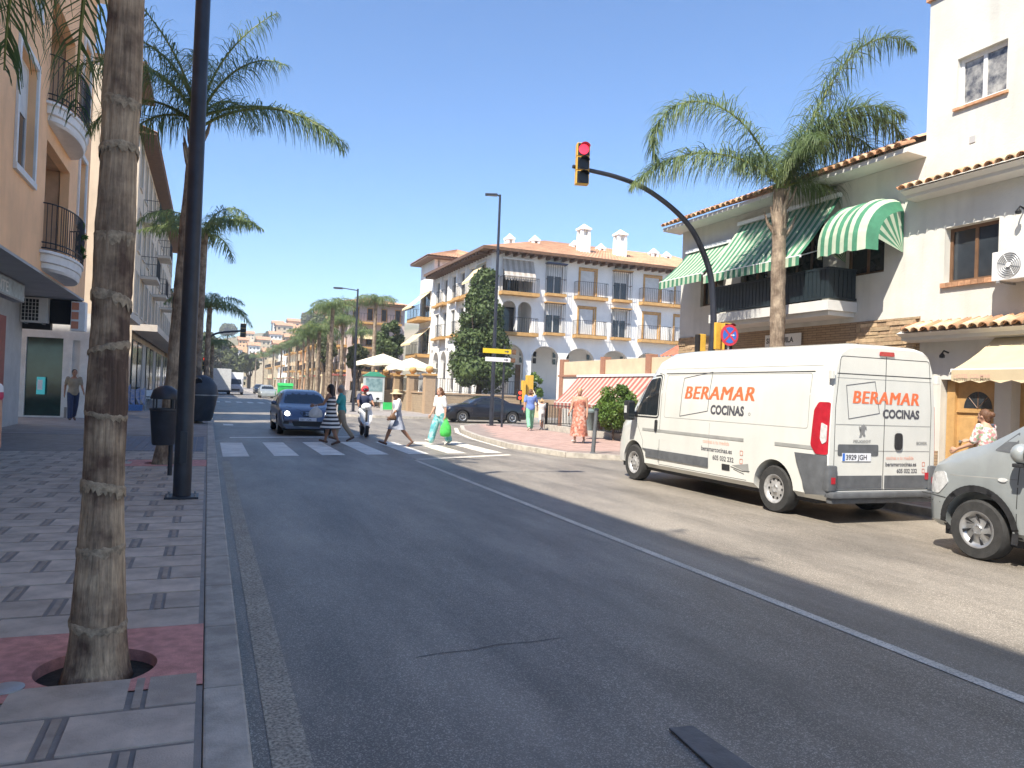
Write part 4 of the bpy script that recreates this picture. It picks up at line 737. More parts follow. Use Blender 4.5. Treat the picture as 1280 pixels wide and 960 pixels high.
for px, pt, pb_, w__, yy in ((730, 283, 312, .40, 51.5), (775.5, 290, 316, .40, 51.5), (637, 295, 303, .3, 53.5), (668.5, 297, 303, .3, 53.5), (718, 303, 308, .28, 54), (751, 307, 312, .28, 54), (817, 313, 320, .3, 54), (833, 317, 322, .28, 54)):
    a, b = onY(px, pt, yy), onY(px, pb_, yy); c_ = MB(); c_.box(a.x-w__, a.x+w__, yy-w__, yy+w__, b.z-1, a.z-.75)
    for sx in (-1, 1):
        for sy in (-1, 1): c_.box(a.x+sx*w__*.72-.1, a.x+sx*w__*.72+.1, yy+sy*w__*.72-.1, yy+sy*w__*.72+.1, a.z-.75, a.z-.3)
    c_.box(a.x-w__*.35, a.x+w__*.35, yy-w__*.35, yy+w__*.35, a.z-.75, a.z-.3); c_.box(a.x-w__*1.15, a.x+w__*1.15, yy-w__*1.15, yy+w__*1.15, a.z-.3, a.z-.15); c_.add([(a.x-w__, yy-w__, a.z-.15), (a.x+w__, yy-w__, a.z-.15), (a.x+w__, yy+w__, a.z-.15), (a.x-w__, yy+w__, a.z-.15), (a.x, yy, a.z+.2)], [(0, 1, 4), (1, 2, 4), (2, 3, 4), (3, 0, 4)]); c_.build('chimney', M['white_far'], ro)
# tower block at the end
T_ = thing('tower_house', 'white tower house with hip roof and yellow awnings behind the arcaded building', 'building', (XW, 70, 0)); zt = onX(512, 331, XW-.95).z; FT = Fr((XW-.05, 0, 0), (0, 1, 0), (-1, 0, 0))
tw = [(64.3, 66.9, 8.0, 10.2), (64.3, 66.9, 4.8, 7.0)]
mb = MB(); wall(mb, FT, 63.35, 67.7, 0, zt, tw, .3); mb.box(XW+.3, XW+6, 63.35, 67.7, 0, zt-.05); mb.quad((XW-.05, 63.35, 0), (XW+.4, 63.35, 0), (XW+.4, 63.35, zt), (XW-.05, 63.35, zt)); mb.build('wall', M['white_far'], T_)
for a in tw: window(T_, FT, *a, M['shutter'], M['glass_dark'], depth=.2)
cen = Vector((XW+2.6, 65.5, zt+1.25)); e = [Vector((XW-.95, 62.4, zt)), Vector((XW+6.9, 62.4, zt)), Vector((XW+6.9, 68.6, zt)), Vector((XW-.95, 68.6, zt))]; r_ = MB()
for k in range(4): corrugated(r_, e[k], e[(k+1) % 4], cen, cen, .3, .06)
ro = r_.build('roof', M['tile_roof'], T_); MB().box(XW-.9, XW+6.8, 62.45, 68.5, zt-.16, zt-.02).build('eave', M['wood_brown'], ro)
for z0 in (7.9, 4.7):
    t_ = thing('side_awning', ('upper' if z0 > 7 else 'lower')+' pale yellow awning on the balcony of the white tower house', 'awning', FT.p(69, 0, z0+2.3)); awning(FT, 63.9, 67.4, .05, z0+2.3, 1.7, z0+.9, M['awning_yellow'], M['awning_yellow'], t_, stripe=.6, val=.15, name='canvas')
    o = MB().fbox(FT, 63.7, 67.6, .003, 1.2, z0-.3, z0).build('balcony', M['ochre_trim'], T_); railing(FT, [(63.7, .05), (63.7, 1.15), (67.6, 1.15), (67.6, .05)], z0, z0+1, 'railing', M['iron'], o, .25, .016)
# ---- terrace, retaining wall, railings and steps
te = MB().box(12.95, 80, 46.15, 80, PZ, ZTER).build('terrace', M['paving_far']); tag(te, kind='structure')
Rw = thing('retaining_wall', 'rough stone retaining wall with pillars and iron railings around the cafe terrace', 'wall', (12.8, 46, PZ)); rr = random.Random(8)
MB().box(12.72, 12.94, 45.9, 66, PZ, ZTER+.12).build('stone_face', M['stone_wall'], Rw); MB().box(12.945, 19.4, 45.9, 46.12, PZ, ZTER+.12).build('stone_face', M['stone_wall'], Rw); MB().box(12.66, 13.0, 46.2, 66, ZTER+.125, ZTER+.22).build('coping', M['brick_pale'], Rw); MB().box(13.0, 19.4, 45.85, 46.16, ZTER+.125, ZTER+.22).build('coping', M['brick_pale'], Rw)
for i, (x_, y_) in enumerate([(12.82, 46.0), (12.82, 50.2), (12.82, 54.4), (12.82, 58.6), (12.82, 62.8), (19.3, 46.0)]):
    h_ = ZTER+1.25 if i < 5 else ZTER+.4
    p_ = MB().box(x_-.32, x_+.32, y_-.32, y_+.32, PZ, h_).build('pillar', M['brick_pale'], Rw); c_ = MB().box(x_-.40, x_+.40, y_-.40, y_+.40, h_+.002, h_+.12).build('cap', M['ochre_trim'], p_)
    if i < 5: MB().lathe([(.0, h_+.62), (.2, h_+.56), (.27, h_+.40), (.2, h_+.24), (.10, h_+.18), (.14, h_+.121)], (x_, y_, 0), 14).build('urn', M['ochre_trim'], p_, smooth=50)
FR_ = Fr((12.83, 0, 0), (0, 1, 0), (-1, 0, 0))
for k in range(4): railing(FR_, [(46.35+4.2*k, 0), (49.85+4.2*k, 0)], ZTER+.3, ZTER+1.1, 'railing', M['iron'], Rw, .16, .014)
railing(Fr((0, 46.0, 0), (1, 0, 0), (0, -1, 0)), [(13.2, 0), (18.9, 0)], ZTER+.3, ZTER+1.1, 'railing', M['iron'], Rw, .16, .014)
stp = thing('steps', 'pale stone steps climbing to the arcade beside the retaining wall', 'steps', (21, 46, PZ))
for k in range(6): MB().box(19.65, 24.5, 44.6+.32*k, 46.14, PZ+.001+(ZTER-PZ)/6*k, PZ+(ZTER-PZ)/6*(k+1)).build('step', M['brick_pale'], stp)
bw = thing('cream_balustrade', 'solid sloping cream side wall at the foot of the steps', 'wall', (19.5, 45, PZ)); MB().prism([(19.42, 43.9, PZ), (19.42, 46.1, PZ), (19.42, 46.1, 2.2), (19.42, 45.7, 2.2), (19.42, 43.9, .75)], (.2, 0, 0)).build('wall', M['cream_wall'], bw)
cw = thing('terrace_screen', 'low white screen wall closing the terrace east of the steps', 'wall', (30, 46, PZ)); MB().box(24.6, 40, 45.9, 46.1, PZ, 2.3).build('wall', M['white_far'], cw)
# umbrellas
def umbrella(px, py, yy, rad, label):
    p = onY(px, py, yy); t_ = thing('cafe_umbrella', label, 'umbrella', (p.x, p.y, ZTER), group='cafe umbrellas on the terrace'); n = 8; mb = MB()
    ap = Vector((p.x, yy, p.z))
    for k in range(n):
        a, b = [Vector((p.x+rad*math.cos(2*math.pi*(k+i)/n+.3), yy+rad*math.sin(2*math.pi*(k+i)/n+.3), p.z-.75)) for i in (0, 1)]; m1 = (a+b)/2+Vector((0, 0, .06)); 
        mb.poly([ap, a, m1]); mb.poly([ap, m1, b]); mb.quad(a, m1, m1-Vector((0, 0, .2)), a-Vector((0, 0, .24))); mb.quad(m1, b, b-Vector((0, 0, .24)), m1-Vector((0, 0, .2)))
    mb.build('canopy', M['canvas'], t_, recalc=False); MB().cyl((p.x, yy, ZTER), (p.x, yy, p.z+.08), .03, n=8).build('pole', M['wood_brown'], t_); MB().cyl((p.x, yy, ZTER), (p.x, yy, ZTER+.1), .35, n=14).build('base', M['kerb_stone'], t_)
    rb = MB()
    for k in range(n): rb.tube([(p.x, yy, p.z-.12), (p.x+rad*.98*math.cos(2*math.pi*k/n+.3), yy+rad*.98*math.sin(2*math.pi*k/n+.3), p.z-.78)], .012, 4)
    rb.build('ribs', M['wood_brown'], t_)
umbrella(479, 442, 56, 2.2, 'wide cream cafe umbrella nearer the poster stand on the terrace'); umbrella(515, 447, 52, 1.9, 'cream cafe umbrella above the corner pillar of the terrace')
# ---- houses farther along the right side
def box_house(label, Y0, px0, px1, ptop, dep, wm, rows, tm='ochre_trim', cols=4, awn=False):
    X0, X1 = onY(px0, 470, Y0).x, onY(px1, 470, Y0).x; zt_ = onY((px0+px1)/2, ptop, Y0).z; FN = Fr((0, Y0, 0), (1, 0, 0), (0, -1, 0)); FS_ = Fr((X0, 0, 0), (0, 1, 0), (-1, 0, 0)); b = thing('house', label, 'house', (X0, Y0, 0)); sh_ = zt_/rows
    w1 = [(X0+(X1-X0)*(i+.27)/cols, X0+(X1-X0)*(i+.73)/cols, sh_*j+.8, sh_*j+min(2.6, sh_-.45)) for i in range(cols) for j in range(rows)]; w2 = [(Y0+dep*(i+.3)/4, Y0+dep*(i+.7)/4, sh_*j+.8, sh_*j+min(2.6, sh_-.45)) for i in range(4) for j in range(rows)]
    mb = MB(); wall(mb, FN, X0, X1, 0, zt_, w1, .3); wall(mb, FS_, Y0, Y0+dep, 0, zt_, w2, .3); mb.box(X0+.35, X1, Y0+.35, Y0+dep, 0, zt_-.02); mb.build('wall', M[wm], b)
    for a in w1: window(b, FN, *a, M[tm], M['glass_dark'], depth=.15, fw=.1, mull=0)
    for a in w2: window(b, FS_, *a, M[tm], M['glass_dark'], depth=.15, fw=.1, mull=0)
    for j in range(1, rows):
        o = MB().fbox(FN, X0+.5, X1-.5, .003, 1.0, sh_*j+.4, sh_*j+.62).build('balcony', M[tm], b); railing(FN, [(X0+.5, .05), (X0+.5, .95), (X1-.5, .95), (X1-.5, .05)], sh_*j+.62, sh_*j+1.5, 'railing', M['iron'], o, .3, .02)
        if awn: MB().prism([FN.p(X0+.8, .02, sh_*j-.3), FN.p(X0+.8, 1.3, sh_*j-1.2), FN.p(X0+.8, 1.3, sh_*j-1.25), FN.p(X0+.8, .02, sh_*j-.4)], ((X1-X0)*.55, 0, 0)).build('awning', M['awning_yellow'], b)
    for j in range(1, rows):
        for i in range(4): o = MB().fbox(FS_, Y0+dep*(i+.12)/4, Y0+dep*(i+.88)/4, .003, .9, sh_*j+.5, sh_*j+.75).build('balcony', M[tm], b); railing(FS_, [(Y0+dep*(i+.12)/4, .05), (Y0+dep*(i+.12)/4, .85), (Y0+dep*(i+.88)/4, .85), (Y0+dep*(i+.88)/4, .05)], sh_*j+.75, sh_*j+1.6, 'railing', M['iron'], o, .4, .022)
    for i in range(4): MB().fbox(FS_, Y0+dep*(i+.1)/4, Y0+dep*(i+.9)/4, .003, 1.3, 2.75, 2.95).build('shop_awning', M[('awning_red', 'awning_cream', 'awning_green', 'awning_yellow')[i]], b)
    e = [Vector((X0-.9, Y0-.9, zt_)), Vector((X1+.9, Y0-.9, zt_)), Vector((X1+.9, Y0+dep+.9, zt_)), Vector((X0-.9, Y0+dep+.9, zt_))]; k_ = min(X1-X0, dep)/2; c_ = Vector(((X0+X1)/2, Y0+dep/2, zt_+k_*.42)); r_ = MB()
    for q in range(4): corrugated(r_, e[q], e[(q+1) % 4], c_, c_, .35, .05)
    ro = r_.build('roof', M['tile_roof'], b); MB().box(X0-.85, X1+.85, Y0-.85, Y0+dep+.85, zt_-.16, zt_-.02).build('eave', M['wood_brown'], ro); return b
box_house('pale pink house with red hip roof beyond the dark round tree', 82, 433, 503, 380, 12, 'pink_wall', 4, awn=True)
box_house('ochre house just left of the pale pink house', 100, 402, 438, 408, 14, 'cream_wall', 3)
box_house('peach house with tiled roof past the ochre house', 122, 388, 409, 417, 16, 'peach_wall', 3)
box_house('cream house with brown framed windows past the peach house', 146, 370, 392, 422, 18, 'cream_wall', 3)
box_house('small white house between two cream houses on the right side', 172, 356, 373, 432, 18, 'white_far', 2)
box_house('low cream house at the end of the right side of the street', 200, 342, 358, 438, 20, 'cream_wall', 2)
# ---- the hill at the end with its houses
hl = MB(); NX, NY = 60, 30; hv = []
def hz(x, y_):
    s_ = max(0, min(1, (y_-230)/330)); s_ = s_*s_*(3-2*s_); side = max(0, min(1, (x-10)/130)); return -1+s_*(30+3*math.sin(x*.03+.9)+26*side+4*math.sin(x*.05)*math.cos(y_*.03))
for j in range(NY+1):
    for i in range(NX+1): x, y_ = -300+i*14, 200+j*20; hv.append((x, y_, hz(x, y_)))
hl.add(hv, [(j*(NX+1)+i, j*(NX+1)+i+1, (j+1)*(NX+1)+i+1, (j+1)*(NX+1)+i) for j in range(NY) for i in range(NX)]); tag(hl.build('hill', mat('hillside', (.30, .235, .145), .95, .3, .03, col2=(.15, .14, .07)), smooth=180), kind='structure')
hr = random.Random(11); hn = 0
desc = ['white', 'cream', 'ochre', 'peach', 'pale']
for px, py, wpx, hpx, yy, c_ in ((330, 425, 14, 16, 330, 'cream_wall'), (318, 432, 12, 14, 320, 'white_far'), (345, 418, 13, 15, 340, 'white_far'), (356, 407, 18, 16, 350, 'cream_wall'), (372, 402, 20, 18, 360, 'peach_wall'), (392, 395, 22, 16, 370, 'cream_wall'), (405, 392, 18, 14, 330, 'peach_wall'), (305, 425, 11, 12, 350, 'peach_wall'), (338, 440, 14, 14, 280, 'cream_wall'), (352, 430, 16, 18, 270, 'peach_wall'), (367, 422, 18, 18, 290, 'cream_wall'), (322, 447, 12, 12, 260, 'cream_wall'), (384, 412, 20, 18, 280, 'white_far'), (348, 404, 12, 10, 420, 'white_far'), (296, 437, 12, 12, 300, 'white_far'), (268, 430, 12, 10, 330, 'cream_wall'), (312, 417, 10, 9, 420, 'beige_wall'), (410, 404, 16, 20, 250, 'cream_wall')):
    s_ = yy/F_PX*1.06; p = onY(px, py, yy); w__, h_ = wpx*s_, hpx*s_; x0, x1, zt_ = p.x-w__/2, p.x+w__/2, p.z; zb_ = min(hz(p.x, yy), zt_-h_)-2
    ords = ['first', 'second', 'third', 'fourth', 'fifth', 'sixth']; nm = {'cream_wall': 'cream', 'white_far': 'white', 'peach_wall': 'peach', 'beige_wall': 'beige'}[c_]
    b = thing('hill_house', f'small {nm} house on the hillside at the end of the street', 'house', (p.x, yy, zb_), group=f'{nm} hillside houses'); F = Fr((0, yy, 0), (1, 0, 0), (0, -1, 0)); mb = MB(); ws = [(x0+w__*(i+.3)/3, x0+w__*(i+.7)/3, zt_-h_*(.3+.33*j), zt_-h_*(.14+.33*j)) for i in range(3) for j in range(2)]
    wall(mb, F, x0, x1, zb_, zt_, ws, .4); mb.box(x0, x1, yy+.45, yy+9, zb_, zt_-.1); mb.quad((x0, yy, zb_), (x0, yy+9, zb_), (x0, yy+9, zt_), (x0, yy, zt_)); mb.build('wall', M[c_], b)
    for a in ws: MB().fbox(F, *a[:2], -.3, -.2, *a[2:]).build('window', M['glass_dark'], b)
    r_ = MB(); corrugated(r_, (x0-.4, yy-.5, zt_), (x1+.4, yy-.5, zt_), (x1+.4, yy+4.5, zt_+1.6), (x0-.4, yy+4.5, zt_+1.6), .6, .08); corrugated(r_, (x0-.4, yy+9.5, zt_), (x1+.4, yy+9.5, zt_), (x1+.4, yy+4.5, zt_+1.6), (x0-.4, yy+4.5, zt_+1.6), .6, .08); r_.build('roof', M['tile_roof'], b)
# ------------------------------------------------------------------ palms
def frond_mesh(L, e0, e1, nl, ll, seed, wid=.022, pw=1.0, plum=1.0, droop=1.0, segs=3, bend=0.0):
    """a feather frond leaving the origin along +X, elevation going from e0 to e1 degrees"""
    rg = random.Random(seed); mb = MB(); N = 16; P = [Vector((0, 0, 0))]; T = []
    for i in range(N):
        t = (i+.5)/N; e = R(e0+(e1-e0)*t**pw); h = bend*t; d = Vector((math.cos(e)*math.cos(h), math.cos(e)*math.sin(h), math.sin(e))); T.append(d); P.append(P[-1]+d*L/N)
    mb.tube(P, [.026*(1-i/N)+.005 for i in range(N+1)], 5, mi=1)
    for s in (-1, 1):
        for k in range(nl):
            t = .10+.90*(k+rg.random())/nl; x = t*N; i = min(N-1, int(x)); p = P[i].lerp(P[i+1], x-i); d = T[i]
            side = d.cross(Vector((0, 0, 1))).normalized() if abs(d.z) < .98 else Vector((0, 1, 0)); up_ = side.cross(d).normalized()
            pl = rg.uniform(-.7, .95)*plum; env = (math.sin(math.pi*min(1, .12+t*.86))**.6)*rg.uniform(.75, 1.1); l_ = ll*env
            dr = (d*rg.uniform(.35, .75)+side*s*math.cos(pl)+up_*math.sin(pl)).normalized(); wv = dr.cross(Vector((rg.uniform(-.5, .5), rg.uniform(-.5, .5), 1))).normalized()
            q = p; prev = None
            for j in range(segs+1):
                w_ = wid*(1-.85*j/segs)*.5*(0.6 if j == 0 else 1); pair = (q-wv*w_, q+wv*w_)
                if prev: mb.quad(prev[0], prev[1], pair[1], pair[0])
                prev = pair; dr = (dr+Vector((0, 0, -1))*(.34+.42*j)*droop*rg.uniform(.7, 1.3)).normalized(); q = q+dr*l_/segs
    me = mb.mesh('frond', recalc=False); me.materials.append(M['frond']); me.materials.append(M['rachis']); return me
def palm_trunk(base, top, r, mat_, par, rings=9, lean=None, wob=.02, seed=1, n=28, ring_m=None, flare=1.6):
    rg = random.Random(seed); mb = MB(); base, top = Vector(base), Vector(top); pts, rad = [], []; H = (top-base).length; edges = [i/rings+rg.uniform(-.2, .2)/rings for i in range(1, rings)]
    K = 160; ph = rg.uniform(0, 6)
    for i in range(K+1):
        t = i/K; p = base.lerp(top, t)+Vector((math.sin(t*5+ph), math.cos(t*4+ph), 0))*wob*min(1, t*3); near = min([abs(t-e) for e in edges] or [1])*H
        rr = r*(1+(flare-1)*math.exp(-t*H/.42))*(1-.12*t)*(1+.035*math.sin(t*37+ph))
        below = [e for e in edges if e <= t and e < .62]; g_ = (t-(below[-1] if below else 0))*H
        rr *= 1+.07*math.exp(-g_/.05)-(.035 if g_ < .02 and below else 0)
        pts.append(p); rad.append(rr)
    mb.tube(pts, rad, n); o = mb.build('trunk', mat_, par, smooth=180)
    for v in o.data.vertices:                          # fibrous irregularity
        a = math.atan2(v.co.y-base.y, v.co.x-base.x); c_ = Vector((base.lerp(top, max(0, min(1, (v.co.z-base.z)/H))).x, base.lerp(top, max(0, min(1, (v.co.z-base.z)/H))).y, v.co.z)); k_ = 1+.020*math.sin(a*7+v.co.z*2)+.014*math.sin(a*13-v.co.z*5)+rg.uniform(-.012, .012); v.co = c_+(v.co-c_)*k_
    if ring_m:
        for e in [e_ for e_ in edges if e_ < .62]:
            c_ = base.lerp(top, e)+Vector((math.sin(e*5+ph), math.cos(e*4+ph), 0))*wob*min(1, e*3); rr = r*(1+(flare-1)*math.exp(-e*H/.42))*(1-.12*e); tl = rg.uniform(-.035, .035); ph2 = rg.uniform(0, 6); rm = MB(); n_ = 56; hh = rg.uniform(.02, .05)
            rings_ = []
            for k_, dz in ((1.0, .012), (1.055, .004), (1.075, -.006), (1.05, -hh)):
                rings_.append([c_+Vector((rr*k_*math.cos(2*math.pi*k/n_), rr*k_*math.sin(2*math.pi*k/n_), tl*math.sin(2*math.pi*k/n_+ph2)+dz+(rg.uniform(-.6, .5)*hh if dz == -hh else rg.uniform(-.003, .003)))) for k in range(n_)])
            rm.loft(rings_, caps=False); rm.build('leaf_scar', ring_m, o, smooth=180)
    return o
def palm(label, base, top, r, fr, mat_, seed=0, group=None, nl=75, ll=.55, rings=9, ring_m=None, wid=.022, flare=1.6, boots=True, wob=.02, trunk_n=28, plum=1.0, droop=1.0):
    base, top = Vector(base), Vector(top); t_ = thing('palm_tree', label, 'palm tree', base, group); palm_trunk(base, top, r, mat_, t_, rings, seed=seed, ring_m=ring_m, flare=flare, wob=wob, n=trunk_n); rg = random.Random(seed+50)
    wobv = Vector((math.sin(5), math.cos(4), 0))*0
    for i, a in enumerate(fr):
        az, e0, e1, L = a[:4]; pw = a[4] if len(a) > 4 else 1.1; bd = a[5] if len(a) > 5 else 0
        me = frond_mesh(L, e0, e1, nl, ll*(a[6] if len(a) > 6 else 1), seed*31+i, wid, pw, plum, droop, bend=bd); o = link(bpy.data.objects.new('frond', me)); attach(o, t_); o.matrix_basis = Matrix.Translation(top+Vector((0, 0, rg.uniform(-.15, .1)))) @ Matrix.Rotation(R(az), 4, 'Z')
    if boots:
        mb = MB()
        for k in range(9):
            a = rg.uniform(0, 6.28); z = -rg.uniform(.1, 1.1); mb.tube([top+Vector((r*.7*math.cos(a), r*.7*math.sin(a), z)), top+Vector((r*1.5*math.cos(a), r*1.5*math.sin(a), z+.2)), top+Vector((r*2.0*math.cos(a), r*2.0*math.sin(a), z+.45))], [.05, .035, .012], 6)
        mb.build('leaf_bases', M['bark_pale'], t_, smooth=60)
    return t_
# azimuths: 0 = +X (across the road to the right), 90 = +Y (away); camera looks along about 68 deg; image right is about -22 deg, image left 158
palm('thick ringed palm trunk rising from the red surround beside the kerb', PALM1, PALM1+Vector((-.02, .1, 5.1)), .097, [(128, 15, -92, 2.3, .55, 0, 1.1), (146, 5, -92, 2.2, .5, 0, 1.1), (108, 10, -90, 2.4, .55), (160, 20, -92, 2.4, .6), (136, 30, -92, 2.6, .7), (140, 35, -75, 2.9, 1.0, 0, 1.1), (150, 10, -80, 2.6, 1.0), (118, 20, -70, 2.8), (165, 40, -60, 2.8), (200, 40, -50, 2.6), (240, 50, -40, 2.6), (290, 55, -40, 2.6), (340, 60, -20, 2.6), (20, 65, -10, 2.8), (60, 60, -10, 2.6), (90, 55, -35, 2.6), (270, 75, 0, 2.6), (100, 80, 20, 2.4)], M['bark'], 3, ll=.6, rings=15, ring_m=M['bark_ring'], flare=1.68, trunk_n=48, wob=.008)
palm('slender palm growing behind the dark lamp post and the litter bin', PALM2, PALM2+Vector((.34, .0, 6.25)), .115, [(-25, 38, -52, 3.05, 1.0), (-10, 30, -45, 2.9), (165, 50, -70, 2.3), (150, 25, -65, 1.8), (178, 62, -40, 2.5), (140, 72, 10, 2.8), (200, 80, 25, 2.8), (60, 60, -30, 2.7), (230, 45, -50, 2.4), (270, 50, -50, 2.5), (310, 60, -30, 2.5), (-20, 82, 30, 2.6)], M['bark_pale'], 5, nl=95, ll=.68, rings=12, wid=.022)
def row_palm(label, px, ptop, yy, zb, L, seed, group, nl=42, ll=.6, n=13, X=None, r=.16, px_base=None):
    t = onY(px, ptop, yy); rg = random.Random(seed); fr = [(360*k/n+rg.uniform(-12, 12), rg.uniform(20, 75), rg.uniform(-70, -25), L*rg.uniform(.8, 1.1)) for k in range(n)]
    bx = t.x if px_base is None else onY(px_base, 480, yy).x
    return palm(label, (bx, yy, zb), (t.x, yy, t.z), r, fr, M['bark_pale'], seed, group, nl, ll, 8, wid=.045, boots=False, trunk_n=14)
row_palm('tall palm on the left pavement just past the rounded container', 254, 292, 29.5, PZ, 2.5, 21, None, 62, .7, 13)
row_palm('palm on the left pavement beside the curved traffic light arm', 262, 385, 47, PZ, 2.6, 22, None, 60, .7, 14)
row_palm('low palm on the left pavement beyond the curved traffic light arm', 266, 430, 70, PZ, 2.8, 23, None, 36, .6)
# right palm in front of the balcony house; crown drawn frond by frond
tp = onY(976, 238, 13.2); bp = onY(970, 432, 13.2)
palm('tall palm with arching plume fronds in front of the balcony house', (bp.x-.02, 13.2, PZ), (tp.x, 13.2, tp.z), .165,
     [(170, 66, -125, 4.9, 1.9, 0, .9), (166, 42, -52, 3.8, 1.0, .05, .9), (-20, 67, -50, 4.9, 4.5, 0, 1.0), (-24, 64, -80, 3.8, 2.4, 0, 1.1), (-10, 62, -95, 3.6, 1.8, 0, 1.1), (-16, 34, -98, 2.7, 1.0, 0, .85), (255, 66, -40, 2.0, 1.2, 0, .8), (85, 74, -30, 2.4, 1.4, 0, .8), (-30, 66, -40, 3.4, 2.0, 0, 1.05)], M['bark_pale'], 9, nl=260, ll=.95, rings=11, wid=.026, flare=1.15, wob=.04, plum=1.3, droop=.95)
rp_ = random.Random(4); pn = 0
for px, pt, yy in ((470, 378, 62), (412, 392, 70), (436, 402, 84), (425, 398, 96), (400, 418, 76), (392, 422, 88), (380, 424, 100), (372, 430, 112), (362, 432, 125), (352, 436, 140), (342, 440, 155), (385, 430, 120), (330, 444, 175), (320, 446, 200), (310, 446, 230), (416, 385, 58), (429, 404, 66), (399, 413, 63), (452, 418, 76), (386, 420, 70)):
    row_palm('street palm in the row along the far right pavement' if pn else 'street palm with a bent pale trunk beside the dark round tree', px, pt, yy, PZ, 2.15, 40+pn, 'street palms along the far right pavement' if pn else None, 40, .85, 14); pn += 1
# ------------------------------------------------------------------ other trees and shrubs
def tree(label, base, crown_c, crown_r, seed, mat_='conifer', n=9000, size=.14, lumps=26, trunk_r=.18, limbs=5, shape='ellipsoid', name='tree', cat='tree', core=.80):
    rg = random.Random(seed); base, cc = Vector(base), Vector(crown_c); rx, ry, rz_ = crown_r; t_ = thing(name, label, cat, base)
    tb = MB(); fork = base.lerp(cc, .55); tb.tube([base, base.lerp(fork, .5)+Vector((rg.uniform(-.1, .1), rg.uniform(-.1, .1), 0)), fork], [trunk_r*1.25, trunk_r, trunk_r*.8], 10)
    for k in range(limbs):
        a = 2*math.pi*k/limbs+rg.uniform(-.4, .4); tb.tube([fork-Vector((0, 0, .3)), fork+Vector((rx*.3*math.cos(a), ry*.3*math.sin(a), rz_*.2)), cc+Vector((rx*.6*math.cos(a), ry*.6*math.sin(a), rz_*rg.uniform(-.1, .5)))], [trunk_r*.6, trunk_r*.4, trunk_r*.12], 7)
    tb.build('trunk', M['bark_dark'], t_, smooth=60)
    lumps_ = []
    for k in range(lumps):
        z = rg.uniform(-.95, .95); prof = math.sqrt(max(.03, 1-z*z)) if shape == 'ellipsoid' else max(.12, (1-z)/2)**.62*(1.08 if z > -.8 else .8)
        a = rg.uniform(0, 6.28); q = rg.uniform(.55, .82); lumps_.append((cc+Vector((rx*prof*q*math.cos(a), ry*prof*q*math.sin(a), rz_*z)), rg.uniform(.22, .42)*min(rx, ry)*(.55+.6*prof)))
    def samp(r_):
        c_, s_ = r_.choice(lumps_); d = Vector((r_.gauss(0, 1), r_.gauss(0, 1), r_.gauss(0, 1))).normalized(); return c_+d*s_*r_.uniform(.72, 1.12), d
    mb = MB(); leafcloud(mb, n, samp, size, rg)
    for c_, s_ in lumps_: mb.ball(c_, s_*core, 8)
    mb.build('crown', M[mat_], t_, recalc=False); return t_
cb = onY(597, 515, 47.6); ct = onY(602, 343, 47.6); cl_, cr_ = onY(566, 430, 47.6), onY(637, 430, 47.6)
tree('large dense cypress like tree standing before the arcaded building', (cb.x, 47.6, ZTER), ((cl_.x+cr_.x)/2, 47.6, (ct.z+2.1)/2), ((cr_.x-cl_.x)/2, (cr_.x-cl_.x)/2, (ct.z-2.1)/2), 6, n=30000, size=.13, lumps=110, shape='cone', core=.62)
c1 = onX(487, 428, 15.5); tree('dark round tree between the umbrellas and the pink house', (15.5, c1.y, ZTER), (15.5, c1.y, c1.z-.2), (1.3, 1.3, 2.2), 7, n=7000, size=.13, lumps=40, core=.62)
bu = onX(768, 508, 12.95); tree('bright green leafy bush growing over the iron fence', (12.95, bu.y, PZ), (12.95, bu.y, 1.28), (.62, 1.15, .72), 12, 'bush', 8000, .055, 34, .03, 4, name='bush', cat='bush', core=.5)
bu = onX(676, 490, 20.5); tree('small leafy shrub by the steps of the arcade', (20.5, 47.3, ZTER), (20.5, 47.3, ZTER+.9), (.9, .6, .8), 13, 'bush', 1500, .09, 14, .04, 4, name='shrub', cat='shrub', core=.5)
bu = onX(103, 300, -3.1); tree('potted plant trailing through the lower round balcony railing', (bu.x, bu.y, 4.5), (bu.x, bu.y, bu.z-.05), (.13, .3, .48), 14, 'bush', 420, .06, 10, .02, 3, name='balcony_plant', cat='plant', core=.3)
tn = 0
for px, py, w__, h_, yy, lab in ((275, 445, 26, 34, 215, 'broad dull green tree'), (295, 452, 24, 26, 205, 'low bushy tree'), (258, 440, 22, 40, 200, 'tall dull green tree'), (312, 455, 18, 20, 210, 'small rounded tree'), (385, 398, 16, 10, 300, 'dark spreading tree'), (398, 408, 20, 24, 180, 'dark evergreen tree'), (336, 420, 10, 8, 400, 'tiny dark tree'), (285, 412, 18, 8, 480, 'distant ridge tree'), (432, 420, 16, 16, 92, 'leafy garden tree'), (446, 446, 24, 26, 72, 'low broad leafy tree'), (408, 440, 22, 22, 84, 'rounded street tree')):
    p = onY(px, py, yy); s_ = yy/F_PX*1.06; zb_ = hz(p.x, yy) if yy > 200 else 0; tree(lab+(' at the foot of the hill' if yy < 250 and yy > 190 else ' among the hill houses' if yy > 250 else ' behind the palm row'), (p.x, yy, min(zb_, p.z-h_*s_/2)), p, (w__*s_/2, w__*s_/2, h_*s_/2), 60+tn, 'far_tree', 3200, .035*yy**.75*.24, 30, .4, 4, core=.6); tn += 1
